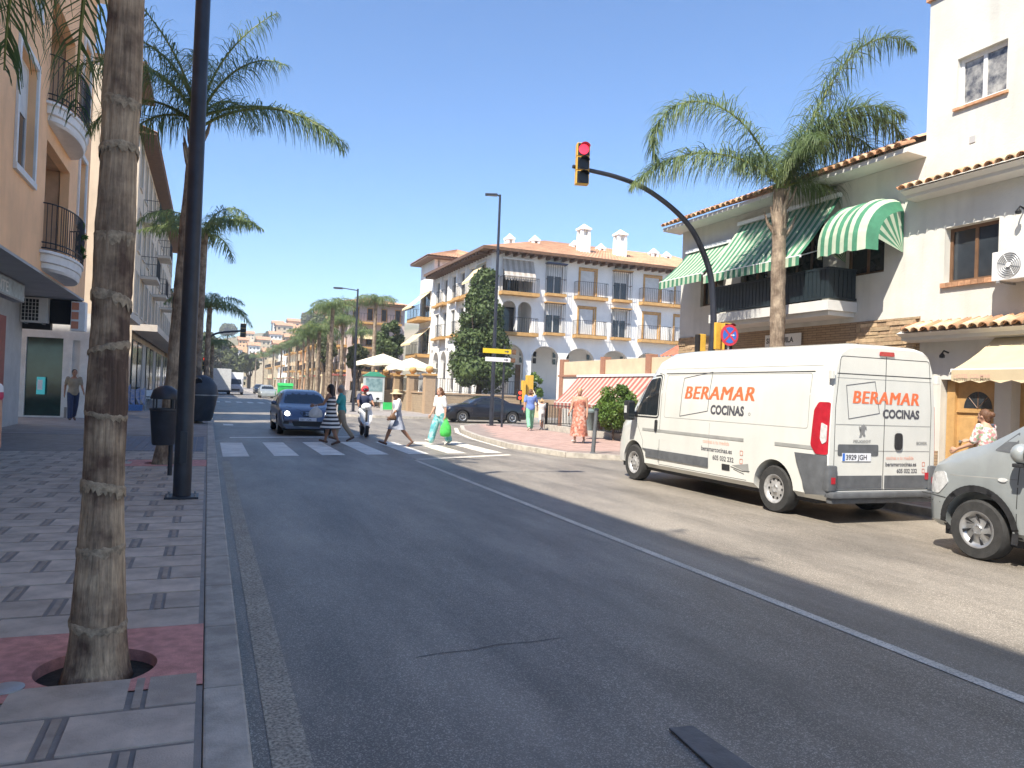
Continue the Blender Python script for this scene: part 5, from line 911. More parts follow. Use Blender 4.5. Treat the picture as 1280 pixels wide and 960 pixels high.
# ------------------------------------------------------------------ vehicles
def ring_poly(pts, r=.03, n=4):
    out = []; N = len(pts)
    for i in range(N):
        p0, p, p1 = Vector(pts[i-1]), Vector(pts[i]), Vector(pts[(i+1) % N]); a, b = (p0-p), (p1-p); rr = min(r, a.length*.45, b.length*.45); a.normalize(); b.normalize()
        for k in range(n+1): t = k/n; out.append(tuple((p+a*rr)*(1-t)**2 + p*2*t*(1-t) + (p+b*rr)*t**2))
    return out
class Shell:
    """a body mesh that flat outlines can be laid on"""
    def __init__(s, me): bm = bmesh.new(); bm.from_mesh(me); s.t = BVHTree.FromBMesh(bm); bm.free()
    def hit(s, side, a, b):
        o, d = {'L': ((-6, a, b), (1, 0, 0)), 'R': ((6, a, b), (-1, 0, 0)), 'B': ((a, -6, b), (0, 1, 0)), 'F': ((a, 14, b), (0, -1, 0)), 'T': ((a, b, 9), (0, 0, -1))}[side]
        h = s.t.ray_cast(Vector(o), Vector(d)); return (h[0] if h[0] is not None else None), Vector(d)
    def lay(s, side, v, f, off, name, mat_, par, thick=0):
        P = []
        last = None
        for a, b in v:
            h, d = s.hit(side, a, b)
            if h is None: h = last if last is not None else Vector((0, 0, 0)); h = Vector((h.x, a, b)) if side in 'LR' else Vector((a, h.y, b)) if side in 'BF' else Vector((a, b, h.z))
            last = h; P.append(h-d*off)
        mb = MB(); mb.add(P, f)
        if thick:
            n = len(P); d = s.hit(side, *v[0])[1]; mb.add([p+d*thick for p in P], f)
            cnt = {}
            for q in f:
                for i in range(len(q)): e = (q[i], q[(i+1) % len(q)]); k = tuple(sorted(e)); cnt.setdefault(k, []).append(e)
            for k, e in cnt.items():
                if len(e) == 1: mb.f.append((e[0][0], e[0][1], e[0][1]+n, e[0][0]+n)); mb.m.append(0)
        return mb.build(name, mat_, par, smooth=40 if not thick else 35, recalc=True)
    def patch(s, side, pts, off, name, mat_, par, thick=0, cuts=3):
        bm = bmesh.new(); fc = bm.faces.new([bm.verts.new((a, b, 0)) for a, b in pts]); bmesh.ops.triangulate(bm, faces=[fc])
        for _ in range(cuts):
            es = [e for e in bm.edges if e.calc_length() > .16]
            if not es: break
            bmesh.ops.subdivide_edges(bm, edges=es, cuts=1, use_grid_fill=False); bmesh.ops.triangulate(bm, faces=[q for q in bm.faces if len(q.verts) > 3])
        bm.verts.index_update(); v = [(p.co.x, p.co.y) for p in bm.verts]; f = [tuple(p.index for p in q.verts) for q in bm.faces]; bm.free()
        return s.lay(side, v, f, off, name, mat_, par, thick)
    def line(s, side, pts, w_, off, name, mat_, par, closed=False):
        v, f = [], []; pts = [Vector(p) for p in pts]
        if closed: pts.append(pts[0])
        for i in range(len(pts)-1):
            a, b = pts[i], pts[i+1]; n = max(1, int((b-a).length/.12)); d = (b-a).normalized(); q = Vector((-d.y, d.x))*w_/2; e = d*w_*.45
            base = len(v)
            for k in range(n+1): p = (a-e).lerp(b+e, k/n); v += [tuple(p-q), tuple(p+q)]
            f += [(base+2*k, base+2*k+2, base+2*k+3, base+2*k+1) for k in range(n)]
        return s.lay(side, v, f, off, name, mat_, par)
    def text(s, side, body, a, b, size, mat_, par, shear=0, bold=0, width=1, off=.0035, name='lettering', spacing=1, smear=0):
        v, f = text2d(body, size, shear, bold, width, spacing); sg = {'L': -1, 'R': 1, 'B': 1, 'F': -1}[side]
        for k in range(smear): self_ = s.lay(side, [(a+sg*(x+(k+1)*.011), b+y_) for x, y_ in v], f, off+.0005*(k+1), 'stroke', mat_, par)
        return s.lay(side, [(a+sg*x, b+y_) for x, y_ in v], f, off, name, mat_, par)
def loft_body(st, name, mat_, par, arches, smooth=32, cut_x=.62):
    """st: list of (y, [(half width, z) from the bottom centre to the top centre])"""
    mb = MB(); rings = []
    for y_, sec in st: rings.append([(-w_, y_, z) for w_, z in sec] + [(w_, y_, z) for w_, z in reversed(sec)])
    rings = [[Vector(p) for p in r] for r in rings]
    n = len(rings[0]); vs = [p for r in rings for p in r]; fs = []
    for i in range(len(rings)-1):
        for k in range(n): fs.append((i*n+k, i*n+(k+1) % n, (i+1)*n+(k+1) % n, (i+1)*n+k))
    fs += [tuple(range(n-1, -1, -1)), tuple(range((len(rings)-1)*n, len(rings)*n))]; mb.add(vs, fs)
    o = mb.build(name, mat_, None); bm = bmesh.new(); bm.from_mesh(o.data); bmesh.ops.remove_doubles(bm, verts=bm.verts, dist=.0008); bmesh.ops.recalc_face_normals(bm, faces=bm.faces); bm.to_mesh(o.data); bm.free()
    if arches:
        cb_ = MB()
        for (y_, z, r) in arches:
            for s_ in (-1, 1): cb_.cyl((s_*cut_x, y_, z), (s_*1.6, y_, z), r, n=40)
        c = cb_.build('cut', mat_, None); m_ = o.modifiers.new('b', 'BOOLEAN'); m_.operation = 'DIFFERENCE'; m_.solver = 'EXACT'; m_.object = c; bpy.context.view_layer.update(); bake(o); bpy.data.objects.remove(c)
    me = o.data; me.polygons.foreach_set('use_smooth', [True]*len(me.polygons)); me.set_sharp_from_angle(angle=R(smooth)); attach(o, par); return o
def wheel(x, y_, r, w_, par, side, rim='rim', style='holes', n=36, zc=None):
    zc = r if zc is None else zc; c = Vector((x, y_, zc)); s_ = side; mb = MB()
    mb.lathe([(r*.62, -w_/2), (r*.93, -w_/2), (r, -w_/2*.72), (r, w_/2*.72), (r*.93, w_/2), (r*.66, w_/2), (r*.62, w_/2*.85)], c, n, 'X'); t = mb.build('wheel', M['tyre'], par, smooth=40)
    o = w_/2*s_; q = MB(); q.lathe([(0, o*.78), (r*.14, o*.86), (r*.2, o*.70), (r*.46, o*.62), (r*.52, o*.9), (r*.61, o*1.0), (r*.645, o*.95), (r*.64, o*.5)], c, n, 'X'); rm = q.build('rim', M[rim], t, smooth=40)
    h = MB()
    if style == 'holes':
        for k in range(10): a = 2*math.pi*k/10; p = c+Vector((o*.66, r*.40*math.cos(a), r*.40*math.sin(a))); h.tube([p-Vector((o*.06, 0, 0)), p+Vector((o*.03, 0, 0))], r*.052, 10)
    elif style == 'spokes':
        for k in range(7):
            a = 2*math.pi*k/7
            P = [(.22, -.10), (.52, .10), (.52, .32), (.36, .26)]; h.poly([c+Vector((o*(.72 if q_[0] < .4 else .93), r*q_[0]*math.cos(a+q_[1]*s_), r*q_[0]*math.sin(a+q_[1]*s_))) for q_ in P]); h.build('rim_opening', M['lens_dark'], rm); h = MB()
    else:
        for k in range(5): a = 2*math.pi*k/5; P = [(.2, -.25), (.5, -.42), (.5, .42), (.2, .25)]; h.poly([c+Vector((o*.93, r*q_[0]*math.cos(a+q_[1]), r*q_[0]*math.sin(a+q_[1]))) for q_ in P])
    if h.v: h.build('rim_openings', M['lens_dark'], rm)
    hb = MB()
    for k in range(5): a = 2*math.pi*k/5+.3; p = c+Vector((o*.80, r*.15*math.cos(a), r*.15*math.sin(a))); hb.tube([p, p+Vector((o*.12, 0, 0))], r*.028, 6)
    hb.build('wheel_nuts', M['grey_metal'], rm); return t
def arch_liner(y_, z, r, par, s_, x0=.60, x1=.94): mb = MB(); mb.lathe([(r*.995, x0*s_), (r*.995, x1*s_)], (0, y_, z), 32, 'X', a0=-10, a1=190); mb.build('wheel_arch', M['black_plastic'], par)
# ---- white panel van
VX, VY = 7.83+1.02, 7.98
van = thing('panel_van', 'white high roof panel van with orange BERAMAR lettering and rear doors', 'van', (VX, VY, 0), world=False)
def vsec(zt, w_, zb=.30, tuck=.0, tum=.13):
    L_ = lambda z: min(z, zt-.02); zs = [zb, zb, zb+.08, .62, 1.04, 1.30]; ws = [0, w_-.10, w_-.01, w_, w_, w_-.008]
    out = [(ws[i], zs[i] if zt > 1.6 else zb+(zs[i]-zb)*(zt-zb)/1.9) for i in range(6)]
    top0 = out[-1][1]; H = zt-top0
    out += [(w_-.03, top0+H*.38), (w_-.03-tum*.42, top0+H*.74), (w_-.05-tum*.85, top0+H*.90), (w_-.12-tum*1.2, top0+H*.965), (w_*.55, top0+H*.995), (0, zt)]; return out
vst = [(0.0, vsec(2.44, .985)), (.03, vsec(2.475, 1.005)), (.14, vsec(2.50, 1.022)), (.5, vsec(2.505, 1.025)), (2.0, vsec(2.515, 1.025)), (3.6, vsec(2.515, 1.025)), (4.1, vsec(2.50, 1.025, tum=.14)), (4.38, vsec(2.42, 1.022, tum=.15)), (4.58, vsec(2.26, 1.02, tum=.16)), (4.8, vsec(2.0, 1.018, tum=.15)), (5.04, vsec(1.70, 1.01, tum=.12)), (5.24, vsec(1.46, .995, tum=.08)), (5.45, vsec(1.33, .975, tum=.06)), (5.7, vsec(1.19, .925, tum=.05)), (5.86, vsec(1.05, .85, tum=.05)), (5.94, vsec(.92, .76, zb=.33, tum=.05)), (5.98, vsec(.74, .64, zb=.38, tum=.03))]
AR, AF = 1.05, 5.05
vb = loft_body(vst, 'body', M['van_white'], van, [(AR, .36, .425), (AF, .36, .425)]); VS = Shell(vb.data)
for y_ in (AR, AF):
    for s_ in (-1, 1): wheel(s_*.885, y_, .348, .22, van, s_, 'rim_worn', 'holes'); arch_liner(y_, .36, .43, vb, s_)
for s_, sd in ((-1, 'L'), (1, 'R')):
    dr = VS.patch(sd, ring_poly([(4.22, 1.30), (5.02, 1.30), (4.72, 1.86), (4.60, 1.98), (4.22, 2.02)], .06), .004, 'window', M['glass_dark'], van); VS.line(sd, ring_poly([(4.19, 1.26), (5.08, 1.26), (4.76, 1.88), (4.62, 2.03), (4.19, 2.06)], .08), .03, .002, 'window_seal', M['black_plastic'], dr, True); VS.line(sd, [(4.62, 1.31), (4.62, 1.93)], .02, .006, 'window_bar', M['black_plastic'], dr)
    VS.line(sd, [(4.12, .42), (4.12, 2.06), (4.3, 2.10), (4.62, 2.09), (4.86, 1.84), (5.2, 1.35)], .010, .0015, 'door_seam', M['seam'], van); VS.line(sd, [(4.72, .45), (4.70, .8), (5.0, 1.2)], .008, .0015, 'door_seam', M['seam'], van)
    VS.line(sd, [(4.12, .40), (1.65, .40)], .008, .0015, 'sill_seam', M['seam'], van)
    for y0, y1 in ((2.72, 4.10), (1.52, 2.70), (.36, 1.50)): pass
    VS.line(sd, ring_poly([(.38, 1.28), (4.0, 1.28), (4.0, 2.06), (.38, 2.06)], .05), .010, .001, 'panel_crease', M['seam_soft'], van, True)
    VS.line(sd, [(.34, 2.085), (4.05, 2.085)], .018, .0015, 'roof_seam', M['seam'], van); VS.line(sd, [(.1, 2.17), (4.3, 2.17)], .008, .0012, 'roof_seam', M['seam_soft'], van)
    for y_ in (.42, 2.55, 3.75): VS.line(sd, [(y_, 2.18), (y_, 2.40)], .007, .0012, 'roof_seam', M['seam_soft'], van)
    VS.line(sd, [(1.75, 1.02), (4.7, 1.02)], .05, .006, 'side_swage', M['seam_soft'], van); VS.line(sd, [(.20, 1.02), (1.0, 1.02)], .05, .006, 'side_swage', M['seam_soft'], van)
    VS.patch(sd, [(4.70, .50), (4.70, .66), (2.62, .66), (2.62, .50)], .018, 'rub_strip', M['grey_plastic'], van, .016, 4); VS.line(sd, [(4.12, .45), (4.12, .70)], .010, .020, 'door_seam', M['seam'], van)
    VS.patch(sd, ring_poly([(4.28, 1.00), (4.28, 1.22), (4.20, 1.22), (4.20, 1.00)], .035), .020, 'door_handle', M['black_plastic'], van, .018, 1)
    VS.line(sd, [(2.62, .48), (2.62, 1.24)], .009, .0015, 'door_seam', M['seam_soft'], van)
    VS.patch(sd, ring_poly([(4.13, .86), (3.92, .86), (3.92, 1.0), (4.13, 1.0)], .01), .002, 'fuel_flap', M['van_white'], van, 0, 1) if s_ < 0 else None
    VS.patch(sd, ring_poly([(2.25, .50), (2.05, .50), (2.05, .60), (2.25, .60)], .01), .006, 'side_marker', M['black_plastic'], van, .004, 1)
    # rear light clusters wrap the corner
    VS.patch(sd, ring_poly([(.012, .94), (.20, .94), (.30, 1.06), (.27, 1.55), (.19, 1.66), (.012, 1.66)], .03), .014, 'rear_light', M['lamp_red'], van, .02, 3); VS.patch(sd, ring_poly([(.03, 1.12), (.09, 1.08), (.13, 1.16), (.12, 1.38), (.03, 1.34)], .02), .018, 'reversing_light', M['lamp_clear'], van, .01, 2)
    mr = MB(); mr.box(s_*1.05-.05 if s_ > 0 else -1.10, s_*1.05+.05 if s_ > 0 else -1.00, 4.93, 5.0, 1.25, 1.34); mr.box(min(s_*1.10, s_*1.26), max(s_*1.10, s_*1.26), 4.88, 5.06, 1.18, 1.56); mr.build('mirror', M['black_plastic'], van, bevel=.03, smooth=40)
    mg = MB().box(min(s_*1.12, s_*1.24), max(s_*1.12, s_*1.24), 4.872, 4.879, 1.22, 1.52).build('mirror_glass', M['glass_dark'], van)
    MB().box(min(s_*1.262, s_*1.268), max(s_*1.262, s_*1.268), 4.93, 5.02, 1.32, 1.46).build('indicator', M['lamp_clear'], van)
    VS.patch(sd, [(0.02, .40), (.02, .93), (.60, .93), (.56, .80), (.44, .55), (.40, .36)] if True else [], .016, 'rear_bumper_corner', M['grey_plastic'], van, .02, 4)
    hn_ = MB(); hn_.box(s_*.985-.03, s_*.985+.03, -.035, .03, 1.98, 2.10); hn_.build('door_hinge', M['van_white'], van, bevel=.008)
    if s_ < 0: 
        for zz in (1.05,): pass
# dented, scraped panel ahead of the rear wheel
VS.patch('L', [(2.0, .60), (1.58, .52), (1.60, .66), (1.78, .63)], .0035, 'scrape', M['seam_soft'], van, 0, 2); VS.line('L', [(2.02, .575), (1.74, .53), (1.57, .545)], .012, .004, 'dent_crease', M['seam'], van); VS.line('L', [(1.95, .54), (1.70, .49)], .01, .004, 'dent_crease', M['seam'], van)
# rear doors
VS.line('B', [(0, .46), (0, 2.32)], .012, .0015, 'door_gap', M['seam'], van)
VS.line('B', ring_poly([(-.90, .46), (.90, .46), (.90, 1.6), (.83, 2.30), (-.83, 2.30), (-.90, 1.6)], .05), .010, .0015, 'door_gap', M['seam'], van, True)
VS.line('B', [(-.88, 2.06), (.88, 2.06)], .014, .0015, 'door_crease', M['seam'], van); VS.line('B', [(-.88, 2.0), (.88, 2.0)], .01, .001, 'door_crease', M['seam_soft'], van)
for z in (1.36, 1.00): VS.line('B', [(-.88, z), (.88, z)], .014, .001, 'door_crease', M['seam_soft'], van)
for a, b in ((-.86, -.03), (.03, .86)): VS.patch('B', [(a, .48), (b, .48), (b, .66), (a, .66)], .012, 'door_cladding', M['grey_plastic'], van, .012, 3)
VS.patch('B', ring_poly([(-.84, .93), (-.10, .93), (-.10, 1.09), (-.84, 1.09)], .03), .004, 'plate_recess', M['grey_plastic'], van, 0, 2); pl = VS.patch('B', ring_poly([(-.76, .86), (-.24, .86), (-.24, .97), (-.76, .97)], .01), .010, 'number_plate', M['plate'], van, .008, 2); VS.patch('B', [(-.76, .862), (-.715, .862), (-.715, .968), (-.76, .968)], .0115, 'plate_band', M['sign_blue'], pl, 0, 1); VS.text('B', '3929 JGH', -.70, .882, .095, M['decal_grey'], pl, 0, .002, 1.02, .0125)
VS.patch('B', ring_poly([(.20, 1.02), (.34, 1.02), (.34, 1.26), (.20, 1.26)], .06), .020, 'door_handle', M['black_plastic'], van, .018, 2)
VS.patch('B', ring_poly([(-.14, 2.335), (.14, 2.335), (.13, 2.395), (-.13, 2.395)], .02), .016, 'brake_light', M['lamp_red'], van, .012, 2)
VS.patch('B', ring_poly([(.80, .60), (.87, .60), (.87, .70), (.80, .70)], .01), .02, 'reflector', M['lamp_red'], van, .01, 1)
bm_ = MB(); bm_.box(-1.0, 1.0, -.11, .06, .36, .44); bm_.box(-.97, .97, -.06, .05, .28, .362); bm_.build('rear_step', M['grey_plastic'], van, bevel=.02, smooth=40)
for s_ in (-1, 1): MB().box(min(s_*.86, s_*1.02), max(s_*.86, s_*1.02), -.04, .10, .442, .80).build('bumper_end', M['grey_plastic'], van, bevel=.03, smooth=40); MB().box(s_*.94-.035, s_*.94+.035, -.046, -.0405, .55, .64).build('reflector', M['lamp_red'], van)
# lettering and marks
VS.text('L', 'BERAMAR', 3.42, 1.64, .315, M['decal_orange'], van, .16, 0, 1.26, spacing=1.10, smear=3); VS.text('L', 'COCINAS', 2.62, 1.40, .205, M['decal_grey'], van, 0, .009, .93, spacing=1.03)
VS.line('L', [(3.50, 1.32), (2.70, 1.44), (2.66, 2.10), (3.46, 2.00)], .012, .003, 'logo_frame', M['decal_grey'], van, True)
VS.line('L', [(1.63+.022*math.cos(k/8*6.28), 1.43+.022*math.sin(k/8*6.28)) for k in range(8)], .006, .003, 'registered_mark', M['decal_grey'], van, True)
VS.text('L', 'cocinas a tu medida', 2.78, .905, .088, M['decal_pale'], van, 0, .001, 1.0); VS.text('L', 'beramarcocinas.es', 2.82, .775, .108, M['decal_grey'], van, 0, .002, 1.02); VS.text('L', '605 032 232', 2.50, .645, .108, M['decal_grey'], van, 0, .002, 1.0)
for z in (.80, .67): VS.line('L', ring_poly([(1.80, z-.025), (1.74, z-.025), (1.74, z+.045), (1.80, z+.045)], .01), .008, .003, 'contact_icon', M['decal_orange'], van, True)
VS.text('B', 'BERAMAR', -.62, 1.66, .25, M['decal_orange'], van, .14, 0, 1.07, spacing=1.10, smear=2); VS.text('B', 'COCINAS', -.04, 1.47, .165, M['decal_grey'], van, 0, .007, .97)
VS.line('B', [(-.66, 1.44), (-.10, 1.53), (-.20, 1.97), (-.72, 1.90)], .010, .003, 'logo_frame', M['decal_grey'], van, True)
VS.text('B', 'cocinas a tu medida', .05, .885, .07, M['decal_pale'], van, 0, .001, .95); VS.text('B', 'beramarcocinas.es', .04, .79, .082, M['decal_grey'], van, 0, .0015, .98); VS.text('B', '605 032 232', .26, .695, .082, M['decal_grey'], van, 0, .0015, .95)
for z in (.81, .715): VS.line('B', ring_poly([(.755, z-.02), (.80, z-.02), (.80, z+.035), (.755, z+.035)], .008), .007, .003, 'contact_icon', M['decal_orange'], van, True)
VS.text('B', 'PEUGEOT', -.57, 1.115, .055, M['grey_metal'], van, 0, .001, 1.35, .006); VS.text('B', 'BOXER', .62, 1.10, .06, M['grey_metal'], van, 0, .001, 1.1, .006)
lion = [(-.46, 1.19), (-.42, 1.20), (-.41, 1.24), (-.38, 1.20), (-.35, 1.21), (-.37, 1.26), (-.355, 1.31), (-.33, 1.29), (-.335, 1.34), (-.37, 1.35), (-.39, 1.375), (-.42, 1.36), (-.44, 1.33), (-.47, 1.345), (-.465, 1.31), (-.435, 1.30), (-.445, 1.25)]
VS.patch('B', lion, .006, 'badge', M['grey_metal'], van, .004, 1)
MB().box(-.9, .9, .3, 5.6, .24, .40).build('underbody', M['black_plastic'], van)
# windscreen and front
wv = [(-.72, 1.50), (.72, 1.50), (.66, 2.22), (-.66, 2.22)]; VS.patch('F', ring_poly(wv, .08), .005, 'windscreen', M['glass_dark'], van, 0, 4)
VS.patch('F', ring_poly([(-.45, .55), (.45, .55), (.5, .80), (-.5, .80)], .05), .006, 'grille', M['black_plastic'], van, 0, 3)
for s_ in (-1, 1): VS.patch('F', ring_poly([(s_*.52, .90), (s_*.80, .96), (s_*.78, 1.10), (s_*.6, 1.05)], .03), .008, 'headlight', M['lamp_clear'], van, .01, 2)
MB().box(-.62, .62, 5.93, 6.02, .36, .56).build('front_bumper', M['grey_plastic'], van, bevel=.03, smooth=40)
# ---- silver minivan
MX, MY = 7.80+.94, 1.96
mv = thing('minivan', 'dusty silver grey minivan with dark wheel arch trim parked behind the white van', 'minivan', (MX, MY, 0), world=False)
def msec(zt, w_, zb=.28, tum=.16):
    k = min(1, (zt-zb)/.8); out = [(0, zb), (w_-.12, zb), (w_-.02, zb+.08*k), (w_, zb+.32*k), (w_, zb+.58*k), (w_-.012, zb+.74*k)]; t0 = out[-1][1]; H = zt-t0
    return out+[(w_-.03-.1*tum, t0+H*.25), (w_-.03-tum*.55, t0+H*.66), (w_-.05-tum*.9, t0+H*.88), (w_-.13-tum*1.2, t0+H*.965), (w_*.5, t0+H*.995), (0, zt)]
mst = [(0, msec(1.78, .90)), (.06, msec(1.86, .93)), (.3, msec(1.88, .94)), (2.6, msec(1.88, .94)), (2.95, msec(1.82, .94)), (3.15, msec(1.76, .938)), (3.38, msec(1.59, .935, tum=.13)), (3.60, msec(1.43, .93, tum=.1)), (3.80, msec(1.30, .925, tum=.08)), (4.0, msec(1.23, .915, tum=.06)), (4.22, msec(1.14, .90, tum=.06)), (4.40, msec(1.02, .87, tum=.05)), (4.50, msec(.88, .80, tum=.05)), (4.56, msec(.66, .70, zb=.30, tum=.03))]
mb_ = loft_body(mst, 'body', M['silver_paint'], mv, [(.86, .335, .40), (3.84, .335, .40)]); MS = Shell(mb_.data)
for y_ in (.86, 3.84):
    for s_ in (-1, 1):
        wheel(s_*.815, y_, .325, .21, mv, s_, 'rim', 'spokes', 44); arch_liner(y_, .335, .405, mb_, s_, .55, .86); sd = 'L' if s_ < 0 else 'R'
        MS.line(sd, [(y_+.435*math.cos(R(a)), .335+.435*math.sin(R(a))) for a in range(-8, 189, 7)], .07, .014, 'arch_trim', M['black_plastic'], mv)
for s_, sd in ((-1, 'L'), (1, 'R')):
    dr = MS.patch(sd, ring_poly([(2.25, 1.18), (3.24, 1.20), (3.36, 1.24), (3.04, 1.56), (2.84, 1.68), (2.25, 1.70)], .05), .004, 'window', M['glass_green'], mv); MS.line(sd, ring_poly([(2.23, 1.15), (3.41, 1.18), (3.05, 1.59), (2.84, 1.71), (2.23, 1.73)], .06), .025, .002, 'window_seal', M['black_plastic'], dr, True)
    MS.patch(sd, ring_poly([(3.42, 1.18), (3.70, 1.20), (3.46, 1.42)], .03), .003, 'quarter_panel', M['grey_plastic'], mv)
    for a, b in ((1.25, 2.1), (.2, 1.12)): MS.patch(sd, ring_poly([(a, 1.16), (b, 1.16), (b, 1.68), (a, 1.68)], .06), .004, 'window', M['glass_dark'], mv)
    MS.line(sd, [(3.40, .40), (3.38, 1.14), (3.16, 1.40), (2.9, 1.72), (2.18, 1.75), (2.16, .36)], .010, .0015, 'door_seam', M['seam'], mv); MS.line(sd, [(1.2, .4), (1.2, 1.74)], .010, .0015, 'door_seam', M['seam'], mv); MS.line(sd, [(3.40, .92), (4.3, .88)], .01, .001, 'bonnet_seam', M['seam_soft'], mv)
    MS.patch(sd, ring_poly([(3.27, .60), (2.3, .60), (2.3, .66), (3.27, .66)], .02), .016, 'rub_strip', M['silver_paint'], mv, .014, 3); MS.line(sd, [(3.2, .63), (3.02, .63)], .022, .018, 'badge', M['black_plastic'], mv)
    MS.patch(sd, ring_poly([(2.42, .90), (2.22, .90), (2.22, .96), (2.42, .96)], .02), .022, 'door_handle', M['black_plastic'], mv, .02, 1)
    MS.patch(sd, [(3.55+.05*math.cos(2*math.pi*k/14), .90+.022*math.sin(2*math.pi*k/14)) for k in range(14)], .012, 'side_indicator', M['lamp_clear'], mv, .012, 1)
    MS.patch(sd, ring_poly([(4.47, .66), (4.33, .66), (4.20, .80), (4.26, .92), (4.40, .90), (4.47, .82)], .03), .010, 'headlight', M['lamp_clear'], mv, .012, 2)
    MS.line(sd, [(4.32, .56), (4.56, .58)], .012, .002, 'bumper_seam', M['seam'], mv); MS.line(sd, [(4.24, .62), (4.56, .64)], .012, .003, 'bumper_seam', M['seam'], mv)
    mi = MB(); mi.ball((s_*1.055, 3.28, 1.20), (.105, .09, .105), 16); mi.box(min(s_*.94, s_*1.0), max(s_*.94, s_*1.0), 3.25, 3.33, 1.10, 1.18); mi.build('mirror', M['silver_paint'], mv, smooth=60); MB().lathe([(0, 0), (.085, 0), (.088, .012)], (s_*1.055, 3.186, 1.20), 18, 'Y').build('mirror_glass', M['glass_dark'], mv); MB().box(min(s_*.97, s_*1.12), max(s_*.97, s_*1.12), 3.24, 3.33, 1.06, 1.10).build('mirror_foot', M['black_plastic'], mv, bevel=.01)
MS.patch('F', ring_poly([(-.70, 1.18), (.70, 1.18), (.60, 1.72), (-.60, 1.72)], .08), .005, 'windscreen', M['glass_green'], mv, 0, 4); MS.patch('F', ring_poly([(-.4, .68), (.4, .68), (.36, .82), (-.36, .82)], .03), .006, 'grille', M['black_plastic'], mv, 0, 2)
MS.line('F', [(-.72, 1.16), (.72, 1.16)], .03, .006, 'wiper_trough', M['black_plastic'], mv)
MB().box(-.8, .8, .3, 4.3, .20, .36).build('underbody', M['black_plastic'], mv)
# ---- generic hatch / saloon
def car(name, label, cat, loc, rz, L, W, H, paint, prof, glass, wb, detail=None, group=None, wr=.31):
    t_ = thing(name, label, cat, loc, group, rz, world=False); w0 = W/2
    def sec(y_, zt):
        f = y_/L; w_ = w0*(1-.5*max(0, abs(f-.5)*2-.80)**1.3*2.2); zb = .22; belt = min(.92, zt-.02); t0 = zb+(belt-zb); Hh = zt-t0; tum = .20
        return [(0, zb), (w_-.12, zb), (w_-.02, zb+.1), (w_, zb+(belt-zb)*.5), (w_-.01, zb+(belt-zb)*.82), (w_-.035, t0), (w_-.05-tum*.55*min(1, Hh/.5), t0+Hh*.55), (w_-.07-tum*min(1, Hh/.5), t0+Hh*.86), (w_-.15-tum*1.2*min(1, Hh/.5), t0+Hh*.97), (w_*.45, t0+Hh*.997), (0, zt)]
    b = loft_body([(y_, sec(y_, z)) for y_, z in prof], 'body', M[paint], t_, [(wb[0], wr, wr+.07), (wb[1], wr, wr+.07)], 40, .55); S = Shell(b.data)
    for y_ in wb:
        for s_ in (-1, 1): wheel(s_*(w0-.12), y_, wr, .19, t_, s_, 'rim', 'five', 28); arch_liner(y_, wr, wr+.075, b, s_, .5, w0-.1)
    for s_, sd in ((-1, 'L'), (1, 'R')):
        for g_ in glass['side']: S.patch(sd, ring_poly(g_, .04), .004, 'window', M['glass_dark'], t_)
        for ln in glass.get('seams', []): S.line(sd, ln, .010, .0015, 'door_seam', M['seam'], t_)
        for hx in glass.get('handles', []): S.patch(sd, ring_poly([(hx, .80), (hx-.18, .80), (hx-.18, .84), (hx, .84)], .01), .02, 'door_handle', M[paint], t_, .018, 1)
        mx = MB(); my = glass['mirror']; mx.ball((s_*(w0+.06), my, 1.0), (.09, .06, .065), 12); mx.box(min(s_*(w0-.08), s_*(w0+.02)), max(s_*(w0-.08), s_*(w0+.02)), my-.03, my+.03, .93, .97); mx.build('mirror', M[paint], t_, smooth=60)
    for nm, sd, pts, m__ in glass['ends']: S.patch(sd, ring_poly(pts, .05), .005, nm, M[m__], t_, 0, 4)
    MB().box(-w0+.15, w0-.15, .3, L-.3, .16, .3).build('underbody', M['black_plastic'], t_)
    return t_, S
leon = [(0, .70), (.05, .95), (.25, 1.15), (.55, 1.36), (.9, 1.43), (1.6, 1.455), (2.1, 1.44), (2.5, 1.36), (2.85, 1.18), (3.15, 1.02), (3.30, .965), (3.6, .915), (3.9, .84), (4.1, .75), (4.22, .65), (4.28, .52)]
sc_, S = car('hatchback', 'dark blue hatchback with lit headlights stopped at the zebra crossing', 'car', (3.0, 24.9+4.28, 0), math.pi, 4.28, 1.77, 1.455, 'blue_paint', leon, dict(side=[[(1.0, .95), (1.95, .95), (1.95, 1.32), (1.2, 1.32)], [(2.02, .95), (2.95, .95), (2.5, 1.28), (2.02, 1.33)]], seams=[[(2.0, .35), (2.0, 1.36)], [(3.05, .4), (3.05, .95)]], mirror=2.85, ends=[('windscreen', 'F', [(-.66, 1.0), (.66, 1.0), (.54, 1.37), (-.54, 1.37)], 'glass_dark')]), (.78, 3.36))
S.patch('F', ring_poly([(-.25, .67), (.25, .67), (.17, .80), (-.17, .80)] if False else [(-.14, .60), (.14, .60), (.24, .72), (.2, .78), (-.2, .78), (-.24, .72)], .04), .012, 'grille', M['black_plastic'], sc_, .01, 2)
lo = S.patch('F', ring_poly([(-.42, .30), (.42, .30), (.50, .46), (-.50, .46)], .04), .012, 'lower_grille', M['black_plastic'], sc_, .01, 3)
S.line('F', [(.05, .735), (-.05, .735), (-.05, .695), (.05, .695), (.05, .655), (-.05, .655)], .02, .016, 'badge', M['rim'], sc_)
pl = S.patch('F', ring_poly([(-.27, .47), (.27, .47), (.27, .575), (-.27, .575)], .01), .022, 'number_plate', M['plate'], sc_, .012, 1); S.text('F', '5217 FDK', .24, .49, .09, M['decal_grey'], pl, 0, .002, .95, .0235)
